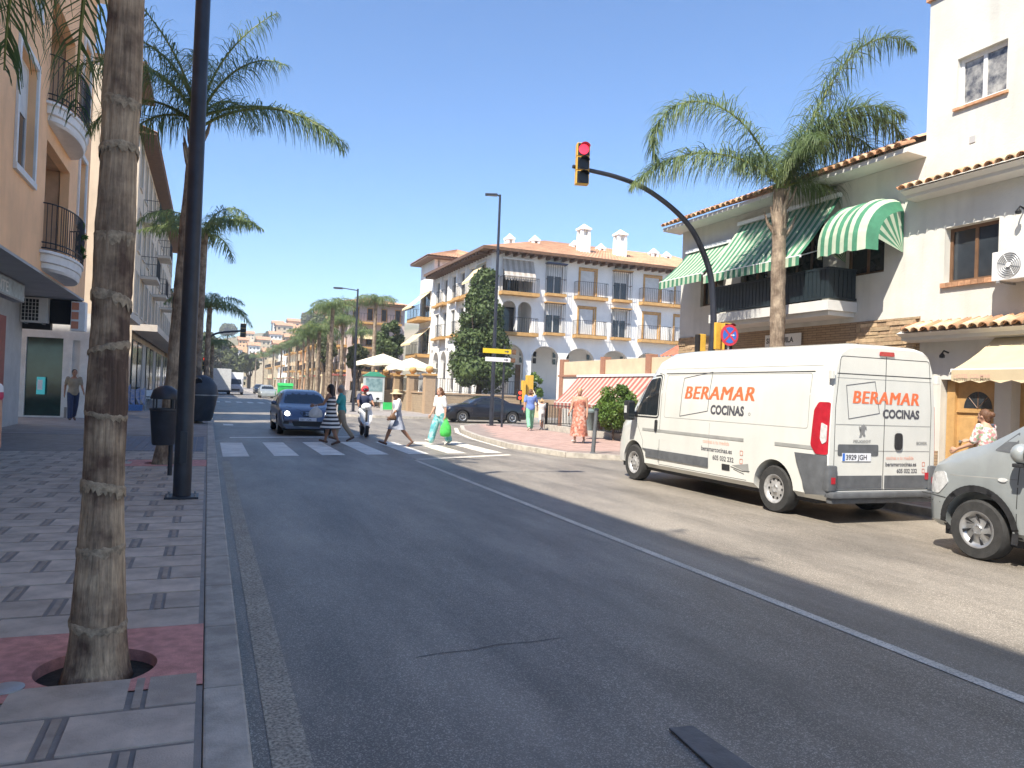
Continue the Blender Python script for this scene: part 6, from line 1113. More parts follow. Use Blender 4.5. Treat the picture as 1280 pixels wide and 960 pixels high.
for s_ in (-1, 1):
    hl_ = S.patch('F', ring_poly([(s_*.50, .62), (s_*.74, .64), (s_*.80, .76), (s_*.72, .80), (s_*.54, .72)], .03), .012, 'headlight', M['lamp_clear'], sc_, .01, 2); S.patch('F', [(s_*.63+.075*math.cos(2*math.pi*k/16), .70+.07*math.sin(2*math.pi*k/16)) for k in range(16)], .02, 'headlight_beam', M['lamp_lit'], hl_, .008, 1)
    S.patch('F', ring_poly([(s_*.58, .36), (s_*.76, .38), (s_*.74, .46), (s_*.58, .46)], .02), .010, 'fog_lamp', M['black_plastic'], sc_, 0, 1); S.line('F', [(s_*.20, .80), (s_*.62, .90), (s_*.74, .96)], .01, .001, 'bonnet_seam', M['seam'], sc_)
bmw = [(0, .60), (.04, .86), (.15, 1.02), (.6, 1.06), (.95, 1.10), (1.25, 1.27), (1.55, 1.38), (2.0, 1.415), (2.4, 1.39), (2.75, 1.24), (3.1, 1.03), (3.2, .985), (3.7, .93), (4.1, .85), (4.3, .75), (4.42, .58)]
fb, rb_ = gnd(566, 528), gnd(616, 530)
bk, S = car('saloon_car', 'black saloon car waiting in the side street by the lamp post', 'car', (11.2+4.42, 37.6, 0), math.pi/2, 4.42, 1.74, 1.41, 'black_paint', bmw, dict(side=[[(1.25, .97), (1.95, .97), (1.95, 1.30), (1.55, 1.30)], [(2.02, .97), (2.95, .97), (2.5, 1.28), (2.02, 1.31)]], seams=[[(2.0, .3), (2.0, 1.34)], [(3.05, .4), (3.05, .96)], [(1.2, .6), (1.2, .95)]], handles=[2.3, 1.45], mirror=2.9, ends=[('windscreen', 'F', [(-.64, 1.04), (.64, 1.04), (.54, 1.34), (-.54, 1.34)], 'glass_dark'), ('rear_window', 'B', [(-.58, 1.12), (.58, 1.12), (.5, 1.34), (-.5, 1.34)], 'glass_dark'), ('grille', 'F', [(-.3, .62), (.3, .62), (.3, .74), (-.3, .74)], 'black_plastic')]), (.82, 3.55))
for s_, sd in ((-1, 'L'), (1, 'R')): S.patch(sd, ring_poly([(.03, .72), (.30, .74), (.28, .88), (.04, .86)], .02), .008, 'rear_light', M['lamp_red'], bk, .01, 2)
# ---- far traffic
def box_van(name, label, loc, rz, L, W, H, cab_h, paint, box, front=True):
    t_ = thing(name, label, 'van', loc, None, rz, world=False); w0 = W/2; MB().box(-w0, w0, 0, L*.68, .55, H).build('cargo_box', M[box], t_, bevel=.03)
    prof = [(L*.69, cab_h), (L*.80, cab_h), (L*.86, cab_h*.80), (L*.90, cab_h*.60), (L*.97, cab_h*.50), (L, cab_h*.34)]
    b = loft_body([(y_, [(0, .35), (w0*.9, .35), (w0*.98, .5), (w0*.98, min(1.0, z*.8)), (w0*.9, z*.93), (w0*.8, z), (0, z)]) for y_, z in prof], 'cab', M[paint], t_, None); S = Shell(b.data)
    S.patch('F', ring_poly([(-w0*.74, cab_h*.62), (w0*.74, cab_h*.62), (w0*.66, cab_h*.93), (-w0*.66, cab_h*.93)], .05), .01, 'windscreen', M['glass_dark'], t_, 0, 3); S.patch('F', ring_poly([(-w0*.5, .5), (w0*.5, .5), (w0*.5, .75), (-w0*.5, .75)], .05), .012, 'grille', M['black_plastic'], t_, 0, 2)
    for s_ in (-1, 1): S.patch('F', ring_poly([(s_*w0*.62, .72), (s_*w0*.85, .74), (s_*w0*.85, .92), (s_*w0*.62, .88)], .03), .012, 'headlight', M['lamp_clear'], t_, 0, 1); wheel(s_*(w0-.14), L*.20, .35, .22, t_, s_, 'rim', 'holes', 20); wheel(s_*(w0-.14), L*.84, .35, .22, t_, s_, 'rim', 'holes', 20); MB().box(min(s_*w0, s_*(w0+.2)), max(s_*w0, s_*(w0+.2)), L*.84, L*.87, 1.3, 1.7).build('mirror', M['black_plastic'], t_)
    MB().box(-w0*.8, w0*.8, .2, L*.9, .3, .55).build('chassis', M['black_plastic'], t_); return t_
box_van('delivery_van', 'white box bodied delivery van driving up the middle of the street', (3.4, 112, 0), math.pi, 6, 2.0, 2.95, 2.2, 'far_paint', 'white_paint')
box_van('box_truck', 'pale box truck standing at the left kerb near the curved traffic light', (1.6, 104, 0), 0, 7.5, 2.3, 3.3, 2.4, 'far_paint', 'shutter')
box_van('delivery_van', 'blue and white van beyond the pale box truck', (1.0, 165, 0), math.pi, 6, 2.0, 2.6, 2.2, 'navy_paint', 'white_paint')
for k, (x, y_, pm, lab) in enumerate(((7.4, 125, 'black_paint', 'dark car parked at the right kerb behind the delivery van'), (6.2, 92, 'silver_paint', 'silver car parked on the right beyond the green container'))):
    car('parked_car', lab, 'car', (x, y_, 0), math.pi, 4.28, 1.77, 1.455, pm, leon, dict(side=[[(1.0, .95), (1.95, .95), (1.95, 1.32), (1.2, 1.32)], [(2.02, .95), (2.95, .95), (2.5, 1.28), (2.02, 1.33)]], mirror=2.85, ends=[('windscreen', 'F', [(-.66, 1.0), (.66, 1.0), (.54, 1.37), (-.54, 1.37)], 'glass_dark')]), (.78, 3.36))
# ------------------------------------------------------------------ street furniture
def lamp_post(label, base, h, r0, r1, arm, az, door=True):
    t_ = thing('lamp_post', label, 'lamp post', base); b = Vector(base); mb = MB(); mb.tube([b, b+Vector((0, 0, .9)), b+Vector((0, 0, .92)), b+Vector((0, 0, h))], [r0*1.04, r0*1.02, r0, r1], 24); mb.build('pole', M['post_paint'], t_, smooth=40)
    MB().box(b.x-r0*1.9, b.x+r0*1.9, b.y-r0*1.9, b.y+r0*1.9, b.z+.004, b.z+.03).build('base_plate', M['post_paint'], t_, bevel=.006)
    d_ = MB(); F = Fr((b.x, b.y, b.z), (1, 0, 0), (0, -1, 0)); d_.fbox(F, -r0*.42, r0*.42, r0*.86, r0*1.05, .45, .85); d_.build('access_door', M['post_paint'], t_, bevel=.006)
    bo = MB()
    for sx in (-1, 1):
        for sy in (-1, 1): bo.cyl((b.x+sx*r0*1.5, b.y+sy*r0*1.5, b.z+.031), (b.x+sx*r0*1.5, b.y+sy*r0*1.5, b.z+.06), .015, n=6)
    bo.build('bolts', M['grey_metal'], t_)
    d = Vector((math.cos(R(az)), math.sin(R(az)), 0)); tp_ = b+Vector((0, 0, h)); MB().tube([tp_-Vector((0, 0, .1)), tp_+d*arm], .03, 8).build('arm', M['post_paint'], t_)
    s = d.cross(Vector((0, 0, 1))); hd = MB(); q = tp_+d*arm; hd.prism([q-s*.13-Vector((0, 0, .06)), q+s*.13-Vector((0, 0, .06)), q+d*.55+s*.1-Vector((0, 0, .06)), q+d*.55-s*.1-Vector((0, 0, .06))], (0, 0, .09)); hd.build('lamp_head', M['post_paint'], t_, bevel=.015); MB().prism([q-s*.1-Vector((0, 0, .066)), q+s*.1-Vector((0, 0, .066)), q+d*.45+s*.08-Vector((0, 0, .066)), q+d*.45-s*.08-Vector((0, 0, .066))], (0, 0, .004)).build('lens', M['lamp_clear'], t_)
    return t_
lb = gnd(227, 622, PZ); lamp_post('thick dark lamp post on the left pavement near the kerb', (lb.x, lb.y, PZ), 9.2, .105, .082, 1.4, 0)
l2 = gnd(614, 532, PZ); lamp_post('tall dark lamp post on the corner before the arcaded building', (l2.x, l2.y, PZ), onY(622, 243, l2.y).z-PZ, .095, .05, .12, 160)
l3 = onX(443, 470, 8.2); lamp_post('distant dark lamp post among the palms on the right', (8.2, l3.y, PZ), onX(446, 362, 8.2).z-PZ, .09, .05, .9, 165)
def signal(t_, c, face, h=.88, lit=0, lit_m='signal_red', w_=.27, backing=False):
    """three aspect head, c = centre, face = unit vector it looks along"""
    c, f = Vector(c), Vector(face).normalized(); s = f.cross(Vector((0, 0, 1))).normalized(); F = Fr(c, s, f); hd = MB()
    for k in range(3): hd.fbox(F, -w_/2, w_/2, -.12, .06, h/2-h/3*(k+1)+.006, h/2-h/3*k-.006)
    o = hd.build('signal_head', M['signal_yellow'], t_, bevel=.012)
    for k in range(3):
        z = h/2-h/3*(k+.5); MB().fbox(F, -w_/2+.015, w_/2-.015, .061, .066, z-h/6+.02, z+h/6-.02).build('backing_plate', M['lens_dark'], o)
        MB().tube([F.p(0, .067, z), F.p(0, .082, z)], h/6*.72, 24).build('lens', M[lit_m] if k == lit else M['lens_dark'], o)
        v_ = MB(); v_.add([F.p(h/6*.78*math.cos(a), d_, z+h/6*.78*math.sin(a)) for d_ in (.06, .22) for a in [R(20+140*i/12) for i in range(13)]], [(i, i+1, 14+i, 13+i) for i in range(12)]); v_.build('visor', M['lens_dark'], o)
TY = 14.2; tl = thing('traffic_light', 'traffic light with red lamp hanging from a dark curved arm over the road', 'traffic light', (onY(888, 440, TY).x, TY, PZ))
A_ = [onY(*p, TY) for p in ((886, 470), (889, 440), (892, 400), (889, 350), (880, 318), (864, 286), (840, 260), (805, 235), (770, 221), (737, 213), (716, 208))]; A_ = [Vector((A_[0].x-.0, TY, PZ))]+A_
def smooth_path(P, n=4):
    out = []
    for i in range(len(P)-1):
        p0, p1, p2, p3 = P[max(0, i-1)], P[i], P[i+1], P[min(len(P)-1, i+2)]
        for k in range(n): t = k/n; out.append(.5*((2*p1)+(p2-p0)*t+(2*p0-5*p1+4*p2-p3)*t*t+(3*p1-p0-3*p2+p3)*t**3))
    return out+[P[-1]]
sp = smooth_path(A_); MB().tube(sp, [.085-.045*i/(len(sp)-1) for i in range(len(sp))], 14).build('mast_arm', M['post_paint'], tl, smooth=60)
hc = onY(725, 207, TY); signal(tl, hc+Vector((0, -.12, 0)), (-.25, -1, 0), .86)
sc2 = onY(909, 421, TY-.1); signal(tl, sc2, (-.05, -1, 0), .62, lit_m='signal_red_small', w_=.24); MB().box(sc2.x-.34, sc2.x-.20, TY-.14, TY-.02, sc2.z-.30, sc2.z+.30).build('rear_housing', M['signal_yellow'], tl, bevel=.01)
s3 = onY(876, 432, TY+.15); MB().box(s3.x-.05, s3.x+.10, TY+.1, TY+.24, s3.z-.26, s3.z+.26).build('side_housing', M['signal_yellow'], tl, bevel=.01); MB().box(s3.x-.10, s3.x-.052, TY+.1, TY+.24, s3.z-.25, s3.z+.25).build('side_visor', M['lens_dark'], tl)
ns_ = onY(912, 419, TY-.5); st = thing('no_stopping_sign', 'round red and blue no stopping sign behind the white van roof', 'sign', (ns_.x, TY-.5, PZ)); MB().cyl((ns_.x, TY-.46, PZ), (ns_.x, TY-.46, ns_.z+.2), .028, n=10).build('post', M['galv'], st)
FS = Fr((ns_.x, TY-.5, ns_.z), (1, 0, 0), (0, -1, 0)); disc = lambda r, d0, d1, nm, m_: MB().tube([FS.p(0, d0, 0), FS.p(0, d1, 0)], r, 36).build(nm, M[m_], st)
disc(.235, -.01, .002, 'red_disc', 'sign_red'); disc(.178, .0025, .005, 'blue_disc', 'sign_blue')
for a in (45, 135):
    u, v_ = math.cos(R(a)), math.sin(R(a)); MB().add([FS.p(u*.19-v_*.024, .007 if a == 45 else .0065, v_*.19+u*.024), FS.p(u*.19+v_*.024, .007 if a == 45 else .0065, v_*.19-u*.024), FS.p(-u*.19+v_*.024, .007 if a == 45 else .0065, -v_*.19-u*.024), FS.p(-u*.19-v_*.024, .007 if a == 45 else .0065, -v_*.19+u*.024)], [(0, 1, 2, 3)]).build('red_bar', M['sign_red'], st)
MB().poly([FS.p(.02, .008, .014), FS.p(.09, .008, .014), FS.p(.09, .008, .032), FS.p(.135, .008, 0.005), FS.p(.09, .008, -.022), FS.p(.09, .008, -.004), FS.p(.02, .008, -.004)]).build('arrow', M['sign_white'], st, recalc=False)
# far left traffic light with curved arm
FYL = 58; tl2 = thing('traffic_light', 'far traffic light on a curved arm reaching over the left lane', 'traffic light', (onY(259, 470, FYL).x, FYL, PZ)); q = [onY(*p, FYL) for p in ((258, 470), (258, 430), (262, 422), (270, 417), (282, 415), (297, 414), (304, 413))]; MB().tube([Vector((q[0].x, FYL, PZ))]+smooth_path(q), .07, 8).build('mast_arm', M['post_paint'], tl2, smooth=60); signal(tl2, q[-1], (0, -1, 0), 1.0, lit=2, lit_m='lens_dark', w_=.4); signal(tl2, onY(256, 454, FYL), (0, -1, 0), .9, lit=0, lit_m='signal_red_small', w_=.35)
# direction signs
dp = gnd(627, 534, PZ); dsn = thing('direction_sign', 'stack of yellow and white direction signs on a dark post', 'sign', (dp.x, dp.y, PZ)); MB().cyl((dp.x, dp.y, PZ), (dp.x, dp.y, onY(630, 432, dp.y).z), .05, n=12).build('post', M['post_paint'], dsn)
for y0, y1, m_, x0, x1 in ((435, 443, 'sign_y', 603, 638), (446, 453, 'sign_white', 606, 637)):
    if 'sign_y' not in M: mat('sign_y', (.75, .55, .03), .5, .05)
    a, b = onY(x0, y0, dp.y), onY(x1, y1, dp.y); F = Fr((0, dp.y-.07, 0), (1, 0, 0), (0, -1, 0)); o = MB().fbox(F, a.x, b.x, 0, .03, b.z, a.z).build('sign_board', M[m_], dsn, bevel=.005); zc = (a.z+b.z)/2; xr = b.x-.15
    MB().poly([F.p(xr-.16, .034, zc+.02), F.p(xr-.04, .034, zc+.02), F.p(xr-.04, .034, zc+.06), F.p(xr+.05, .034, zc), F.p(xr-.04, .034, zc-.06), F.p(xr-.04, .034, zc-.02), F.p(xr-.16, .034, zc-.02)]).build('arrow', M['decal_grey'], o, recalc=False)
    MB().fbox(F, b.x+.04, b.x+.22, .0, .03, b.z, a.z).build('end_board', M['wood_brown'], o)
pd_ = gnd(650, 527, PZ); pt = thing('pedestrian_signal', 'yellow pedestrian signal showing red on a thin post at the corner', 'traffic light', (pd_.x, pd_.y, PZ)); zt_ = onY(652, 478, pd_.y).z; MB().cyl((pd_.x, pd_.y, PZ), (pd_.x, pd_.y, zt_-.7), .05, n=10).build('post', M['post_paint'], pt); F = Fr((pd_.x, pd_.y, zt_-.45), (1, 0, 0), (0, -1, 0))
MB().fbox(F, .02, .22, -.12, .12, -.6, .55).build('signal_head', M['signal_yellow'], pt, bevel=.02); MB().fbox(F, -.22, .015, -.1, .1, -.5, .05).build('lamp_box', M['lens_dark'], pt, bevel=.01)
for z in (-.1, -.37): MB().tube([F.p(-.1, .102, z), F.p(-.1, .11, z)], .09, 16).build('lens', M['signal_red_small'], pt)
MB().fbox(F, .34, .72, -.3, -.05, -.25, .85).build('rear_head', M['signal_yellow'], pt, bevel=.02)
# litter bin on the left
bn = Vector((-.50, 13.05, PZ)); lbn = thing('litter_bin', 'dark hooded litter bin on a post beside the lamp post', 'litter bin', bn); MB().cyl(bn, bn+Vector((0, 0, 1.2)), .035, n=10).build('post', M['post_paint'], lbn); z0 = .62
MB().lathe([(0, z0), (.155, z0), (.165, z0+.03), (.205, z0+.52), (.215, z0+.53), (.215, z0+.56), (.19, z0+.56), (.185, z0+.5), (.14, z0+.05), (0, z0+.05)], (bn.x-.10, bn.y-.24, 0), 24).build('bucket', M['post_paint'], lbn, smooth=35)
MB().lathe([(.205, z0+.70), (.21, z0+.72), (.17, z0+.84), (.08, z0+.90), (0, z0+.91)], (bn.x-.10, bn.y-.24, 0), 24).build('hood', M['post_paint'], lbn, smooth=50)
for a in (40, 130, 220, 310): MB().box(bn.x-.10+.195*math.cos(R(a))-.012, bn.x-.10+.195*math.cos(R(a))+.012, bn.y-.24+.195*math.sin(R(a))-.012, bn.y-.24+.195*math.sin(R(a))+.012, z0+.55, z0+.71).build('hood_strut', M['post_paint'], lbn)
MB().box(bn.x-.05, bn.x+.03, bn.y-.08, bn.y, z0+.2, z0+.35).build('bracket', M['grey_metal'], lbn)
# rounded recycling container
cp = Vector((-.22, 29.0, PZ)); ct_ = thing('recycling_container', 'dark rounded recycling container on the left pavement by the kerb', 'container', cp); MB().lathe([(0, .1), (.36, .1), (.42, .2), (.56, .95), (.56, 1.0), (.58, 1.02), (.58, 1.08), (.52, 1.35), (.35, 1.6), (.15, 1.7), (0, 1.72)], (cp.x, cp.y, PZ), 28).build('shell', mat('container_grey', (.05, .055, .065), .5, .2, 4), ct_, smooth=40); MB().lathe([(.562, .99), (.59, .99), (.59, 1.03), (.562, 1.03)], (cp.x, cp.y, PZ), 28).build('band', M['grey_metal'], ct_, smooth=40); MB().tube([(cp.x-.1, cp.y-.36, PZ+1.52), (cp.x-.1, cp.y-.48, PZ+1.47)], .13, 18).build('slot', M['lens_dark'], ct_); MB().tube([(cp.x, cp.y, PZ+1.7), (cp.x, cp.y, PZ+1.85)], .03, 8).build('lifting_hook', M['grey_metal'], ct_)
# green container and kiosk beyond the crossing
gc = Vector((8.0, 88, PZ)); go = thing('green_container', 'bright green rubbish container at the right kerb beyond the blue car', 'container', gc); mat('bin_green', (.03, .42, .10), .5, .15, 3); MB().prism([(gc.x-.75, gc.y-.9, PZ+.15), (gc.x+.75, gc.y-.9, PZ+.15), (gc.x+.75, gc.y+.9, PZ+.15), (gc.x-.75, gc.y+.9, PZ+.15)], (0, 0, 1.15)).build('body', M['bin_green'], go, bevel=.06); MB().prism([(gc.x-.8, gc.y-.95, PZ+1.305), (gc.x-.8, gc.y-.55, PZ+1.62), (gc.x-.8, gc.y+.55, PZ+1.62), (gc.x-.8, gc.y+.95, PZ+1.305)], (1.6, 0, 0)).build('lid', M['bin_green'], go, bevel=.03)
for s_ in (-1, 1): MB().cyl((gc.x+s_*.6, gc.y-.7, PZ+.08), (gc.x+s_*.52, gc.y-.7, PZ+.08), .08, n=12).build('wheel', M['tyre'], go)
kp = gnd(467, 513, PZ); kk = thing('poster_stand', 'grey poster stand with a green roof on the far corner pavement', 'poster stand', (kp.x, kp.y, PZ)); F = Fr((0, kp.y, 0), (1, 0, 0), (0, -1, 0)); a, b = onY(455, 470, kp.y), onY(480, 500, kp.y); mat('kiosk', (.50, .53, .50), .5, .1); mat('kiosk_roof', (.06, .33, .20), .5, .1); mat('poster', (.10, .19, .20), .4, .5, 3, col2=(.30, .42, .42))
MB().fbox(F, a.x, b.x, -.25, 0, b.z-.15, a.z).build('case', M['kiosk'], kk, bevel=.02); MB().fbox(F, a.x+.14, b.x-.14, .003, .01, b.z+.55, a.z-.12).build('poster', M['poster'], kk); MB().fbox(F, a.x+.12, b.x-.12, .003, .008, b.z, b.z+.48).build('lower_panel', M['sign_white'], kk)
for u in (a.x+.05, b.x-.2): MB().fbox(F, u, u+.15, -.2, -.05, PZ, b.z-.14).build('leg', M['kiosk'], kk)
z_ = a.z; MB().prism([F.p(a.x-.08, -.3, z_+.002), F.p(b.x+.08, -.3, z_+.002), F.p((a.x+b.x)/2+.25, -.3, z_+.30), F.p((a.x+b.x)/2-.25, -.3, z_+.30)], (0, -.35 if False else -.0-.34, 0)).build('roof', M['kiosk_roof'], kk)
gb = gnd(484, 512, PZ); g2 = thing('green_board', 'low green board leaning beside the poster stand', 'board', (gb.x, gb.y, PZ)); MB().prism([(gb.x-.35, gb.y, PZ), (gb.x+.35, gb.y, PZ), (gb.x+.35, gb.y+.12, PZ+.5), (gb.x-.35, gb.y+.12, PZ+.5)], (0, .04, 0)).build('panel', M['bin_green'], g2)
# leaning post and bin on the right pavement
bp_ = gnd(741, 567, PZ); lp = thing('leaning_post', 'slim grey post leaning beside the kerb next to the white van', 'post', (bp_.x, bp_.y, PZ)); tp2 = onY(747, 511, bp_.y); MB().tube([(bp_.x, bp_.y, PZ), (tp2.x, bp_.y+.05, tp2.z)], [.055, .05], 12).build('tube', M['grey_plastic'], lp, smooth=50); MB().tube([(tp2.x-.002, bp_.y+.046, tp2.z-.04), (tp2.x, bp_.y+.05, tp2.z+.01)], .062, 12).build('cap', M['post_paint'], lp); MB().lathe([(.09, .02), (.08, .03), (.056, .05)], (bp_.x, bp_.y, PZ-.01), 14).build('foot', M['grey_plastic'], lp)
b2_ = Vector((12.35, 23.6, PZ)); rb2 = thing('litter_bin', 'grey green litter bin behind the woman in the orange dress', 'litter bin', b2_); mat('bin_grey', (.16, .20, .20), .6, .15, 5); MB().lathe([(0, .3), (.2, .3), (.25, .9), (.27, .92), (.27, .98), (.2, 1.05), (0, 1.06)], (b2_.x, b2_.y, PZ), 20).build('bucket', M['bin_grey'], rb2, smooth=40); MB().cyl((b2_.x+.3, b2_.y, PZ), (b2_.x+.3, b2_.y, PZ+1.15), .03, n=8).build('post', M['iron'], rb2); MB().box(b2_.x+.2, b2_.x+.3, b2_.y-.03, b2_.y+.03, PZ+.6, PZ+.7).build('bracket', M['iron'], rb2)
# shop displays under the beige canopies on the left
def chair(label, x, y_, rz, m_, group):
    t_ = thing('cafe_chair', label, 'chair', (x, y_, PZ), group, rz, world=False); MB().box(-.21, .21, -.21, .21, .42, .45).build('seat', M[m_], t_, bevel=.01); MB().box(-.21, .21, .18, .21, .55, .88).build('backrest', M[m_], t_, bevel=.01)
    for sx in (-1, 1):
        for sy in (-1, 1): MB().tube([(sx*.20, sy*.19, .42 if sy < 0 else .86), (sx*.23, sy*.23, 0)], .014, 6).build('leg', M['galv'], t_)
for i, (x, y_, a) in enumerate(((-2.9, 46, .3), (-3.0, 47.4, 2.6), (-2.3, 47.0, 1.5), (-2.6, 49.4, -.8))): chair('white cafe chair on the left pavement under the long canopy', x, y_, a, 'white_paint', 'white chairs outside the left shops')
dr_ = thing('display_rack', 'rack of blue beach goods outside the shop on the left pavement', 'rack', (-3.3, 38.5, PZ)); mat('goods', (.10, .22, .50), .7, .3, 9, col2=(.45, .45, .5)); rg = random.Random(3)
MB().box(-4.1, -2.6, 38.2, 38.3, PZ+.9, PZ+.93).build('rail', M['galv'], dr_)
for x in (-4.1, -2.6): MB().box(x-.02, x+.02, 38.23, 38.27, PZ, PZ+1.5).build('upright', M['galv'], dr_)
for k in range(7): a_ = -4.0+k*.2; MB().prism([(a_, 38.05, PZ+.35+rg.random()*.3), (a_+.17, 38.1, PZ+.3), (a_+.16, 38.1, PZ+.9+rg.random()*.4), (a_, 38.05, PZ+1.0)], (0, .2, 0)).build('towel', M['goods'], dr_)
MB().box(-3.9, -2.7, 37.8, 38.15, PZ+.05, PZ+.32).build('crate', M['blue_cloth'], dr_, bevel=.02)
# ------------------------------------------------------------------ people
def remesh(mb, vox, name, mat_, par, smooth_it=4):
    me = mb.mesh(name); o = mobj(name, me, [], None) if False else link(bpy.data.objects.new(name, me)); m_ = o.modifiers.new('r', 'REMESH'); m_.mode = 'VOXEL'; m_.voxel_size = vox; m_.use_smooth_shade = True
    s_ = o.modifiers.new('s', 'SMOOTH'); s_.iterations = smooth_it; s_.factor = .5; bpy.context.view_layer.update(); bake(o); o.data.name = name
    o.data.materials.clear(); o.data.materials.append(mat_); attach(o, par); return o
def person(label, loc, rz, H, skin='skin', hair='hair_dark', hair_len=0, top=('cl_white', .45), bottom=('cl_khaki', 1.0, 1.0), dress=None, shoes='shoe', pose=None, hat=None, bag=None, build=1.0, group=None, vox=.011, extra=None, face=True, bun=False):
    """local frame: faces +Y.  pose: hip/knee/shoulder/elbow angles in degrees (forward positive), R then L"""
    P = dict(hip=(22, -18), knee=(8, 20), sho=(-18, 20), elb=(12, 15), lean=3, head=0, abd=(8, 8), sit=0, handto=None); P.update(pose or {})
    t_ = thing('person', label, 'person', loc, group, rz, world=False); h = H; B = build
    J = {}; hipz = .525*h
    J['pel'] = Vector((0, 0, hipz)); lean = R(P['lean']); up_ = Vector((0, math.sin(lean), math.cos(lean)))
    for i, s in enumerate((1, -1)):
        n = 'RL'[i]; hp = Vector((s*.052*h, 0, hipz-.01*h)); a = R(P['hip'][i]); k = a-R(P['knee'][i]); kn = hp+Vector((s*.006*h, math.sin(a), -math.cos(a)))*.245*h if False else hp+Vector((s*.004*h, math.sin(a)*.245*h, -math.cos(a)*.245*h)); an = kn+Vector((0, math.sin(k)*.235*h, -math.cos(k)*.235*h))
        J['hip'+n], J['kn'+n], J['an'+n] = hp, kn, an; J['toe'+n] = an+Vector((s*.012*h, math.cos(k)*.105*h, math.sin(k)*.105*h-.022*h)); J['heel'+n] = an+Vector((0, -.022*h, -.025*h))
    low = min(min(J['heel'+n].z, J['toe'+n].z) for n in 'RL')-.016*h; dz = Vector((0, 0, -low if not P['sit'] else P['sit']-hipz))
    for k in J: J[k] = J[k]+dz
    pel = J['pel']; chest = pel+up_*.20*h; neck = pel+up_*.305*h; hd = neck+up_*.085*h+Vector((0, .012*h, 0))
    for i, s in enumerate((1, -1)):
        n = 'RL'[i]; sh = pel+up_*.283*h+Vector((s*.105*h*B, 0, 0)); a = R(P['sho'][i]); e = a+R(P['elb'][i]); ab = math.sin(R(P['abd'][i]))*s; el = sh+Vector((ab*.172*h, math.sin(a)*.172*h, -math.cos(a)*.172*h)); wr = el+Vector((ab*.05*h, math.sin(e)*.145*h, -math.cos(e)*.145*h)); J['sh'+n], J['el'+n], J['wr'+n] = sh, el, wr
    def ring(c, rx, ry, n=16): return [c+Vector((rx*math.cos(2*math.pi*k/n), ry*math.sin(2*math.pi*k/n), 0)) for k in range(n)]
    def torso(mb, inf=0, lo=-.03, hi=.30):
        prof = [(-.05, .070, .060), (-.02, .092, .068), (.02, .098, .070), (.06, .090, .064), (.10, .080, .058), (.15, .088, .062), (.20, .100, .068), (.25, .104, .062), (.28, .092, .052), (.30, .055, .042), (.325, .033, .034)]
        mb.loft([ring(pel+up_*q*h, rx*h*B+inf, ry*h*B+inf) for q, rx, ry in prof if lo-.001 <= q <= hi+.001])
    bd = MB(); torso(bd, 0, -.05, .325); bd.cap(neck-up_*.02*h, hd-up_*.02*h, .031*h, .029*h)
    bd.ball(hd+Vector((0, 0, .008*h)), (.045*h, .055*h, .063*h), 16); bd.ball(hd+Vector((0, .022*h, -.035*h)), (.033*h, .034*h, .032*h), 12); bd.cap(hd+Vector((0, .052*h, .004*h)), hd+Vector((0, .064*h, -.014*h)), .006*h, .008*h, 6)
    for s in (1, -1): bd.ball(hd+Vector((s*.046*h, -.002*h, -.002*h)), (.006*h, .012*h, .017*h), 8)
    for i, n in enumerate('RL'):
        s = 1-2*i; bd.cap(J['hip'+n], J['kn'+n], .052*h*B, .034*h, 12); bd.cap(J['kn'+n], J['kn'+n].lerp(J['an'+n], .35), .033*h, .034*h); bd.cap(J['kn'+n].lerp(J['an'+n], .35), J['an'+n], .034*h, .020*h); bd.cap(J['heel'+n], J['toe'+n]+Vector((0, -.01*h, 0)), .020*h, .016*h)
        bd.cap(J['sh'+n], J['el'+n], .029*h, .022*h); bd.cap(J['el'+n], J['wr'+n], .022*h, .0145*h)
        w_ = J['wr'+n]; d = (w_-J['el'+n]).normalized(); f_ = Vector((0, 1, 0)); f_ = (f_-d*f_.dot(d)).normalized(); m_ = d.cross(f_)*s; kn = w_+d*.048*h
        bd.cap(w_, kn-f_*.010*h, .014*h, .012*h); bd.cap(w_, kn+f_*.012*h, .014*h, .012*h)
        for j, (o_, l_) in enumerate(((.020, .040), (.007, .046), (-.007, .043), (-.020, .034))):
            b_ = kn+f_*o_*h; m1 = b_+(d+f_*o_*6).normalized()*l_*.55*h; bd.cap(b_, m1, .0062*h, .0058*h, 6); bd.cap(m1, m1+(d*.8-m_*.55).normalized()*l_*.45*h, .0058*h, .0048*h, 6)
        th = w_+d*.018*h+f_*.016*h; bd.cap(th, th+(d+f_*.9).normalized()*.03*h, .0075*h, .0062*h, 6); bd.cap(th+(d+f_*.9).normalized()*.03*h, th+(d+f_*.9).normalized()*.03*h+(d*1.2+f_*.2).normalized()*.02*h, .0062*h, .005*h, 6)
    body = remesh(bd, vox, 'body', M[skin], t_, 3)
    if face:
        e = MB()
        for s in (1, -1): e.ball(hd+Vector((s*.019*h, .050*h, .008*h)), (.0065*h, .005*h, .0045*h), 8)
        e.build('eyes', M['hair_dark'], body); mo = MB(); mo.ball(hd+Vector((0, .0535*h, -.035*h)), (.013*h, .004*h, .0035*h), 8); mo.build('mouth', M['sign_red'] if skin == 'skin' else M['skin_dark'], body)
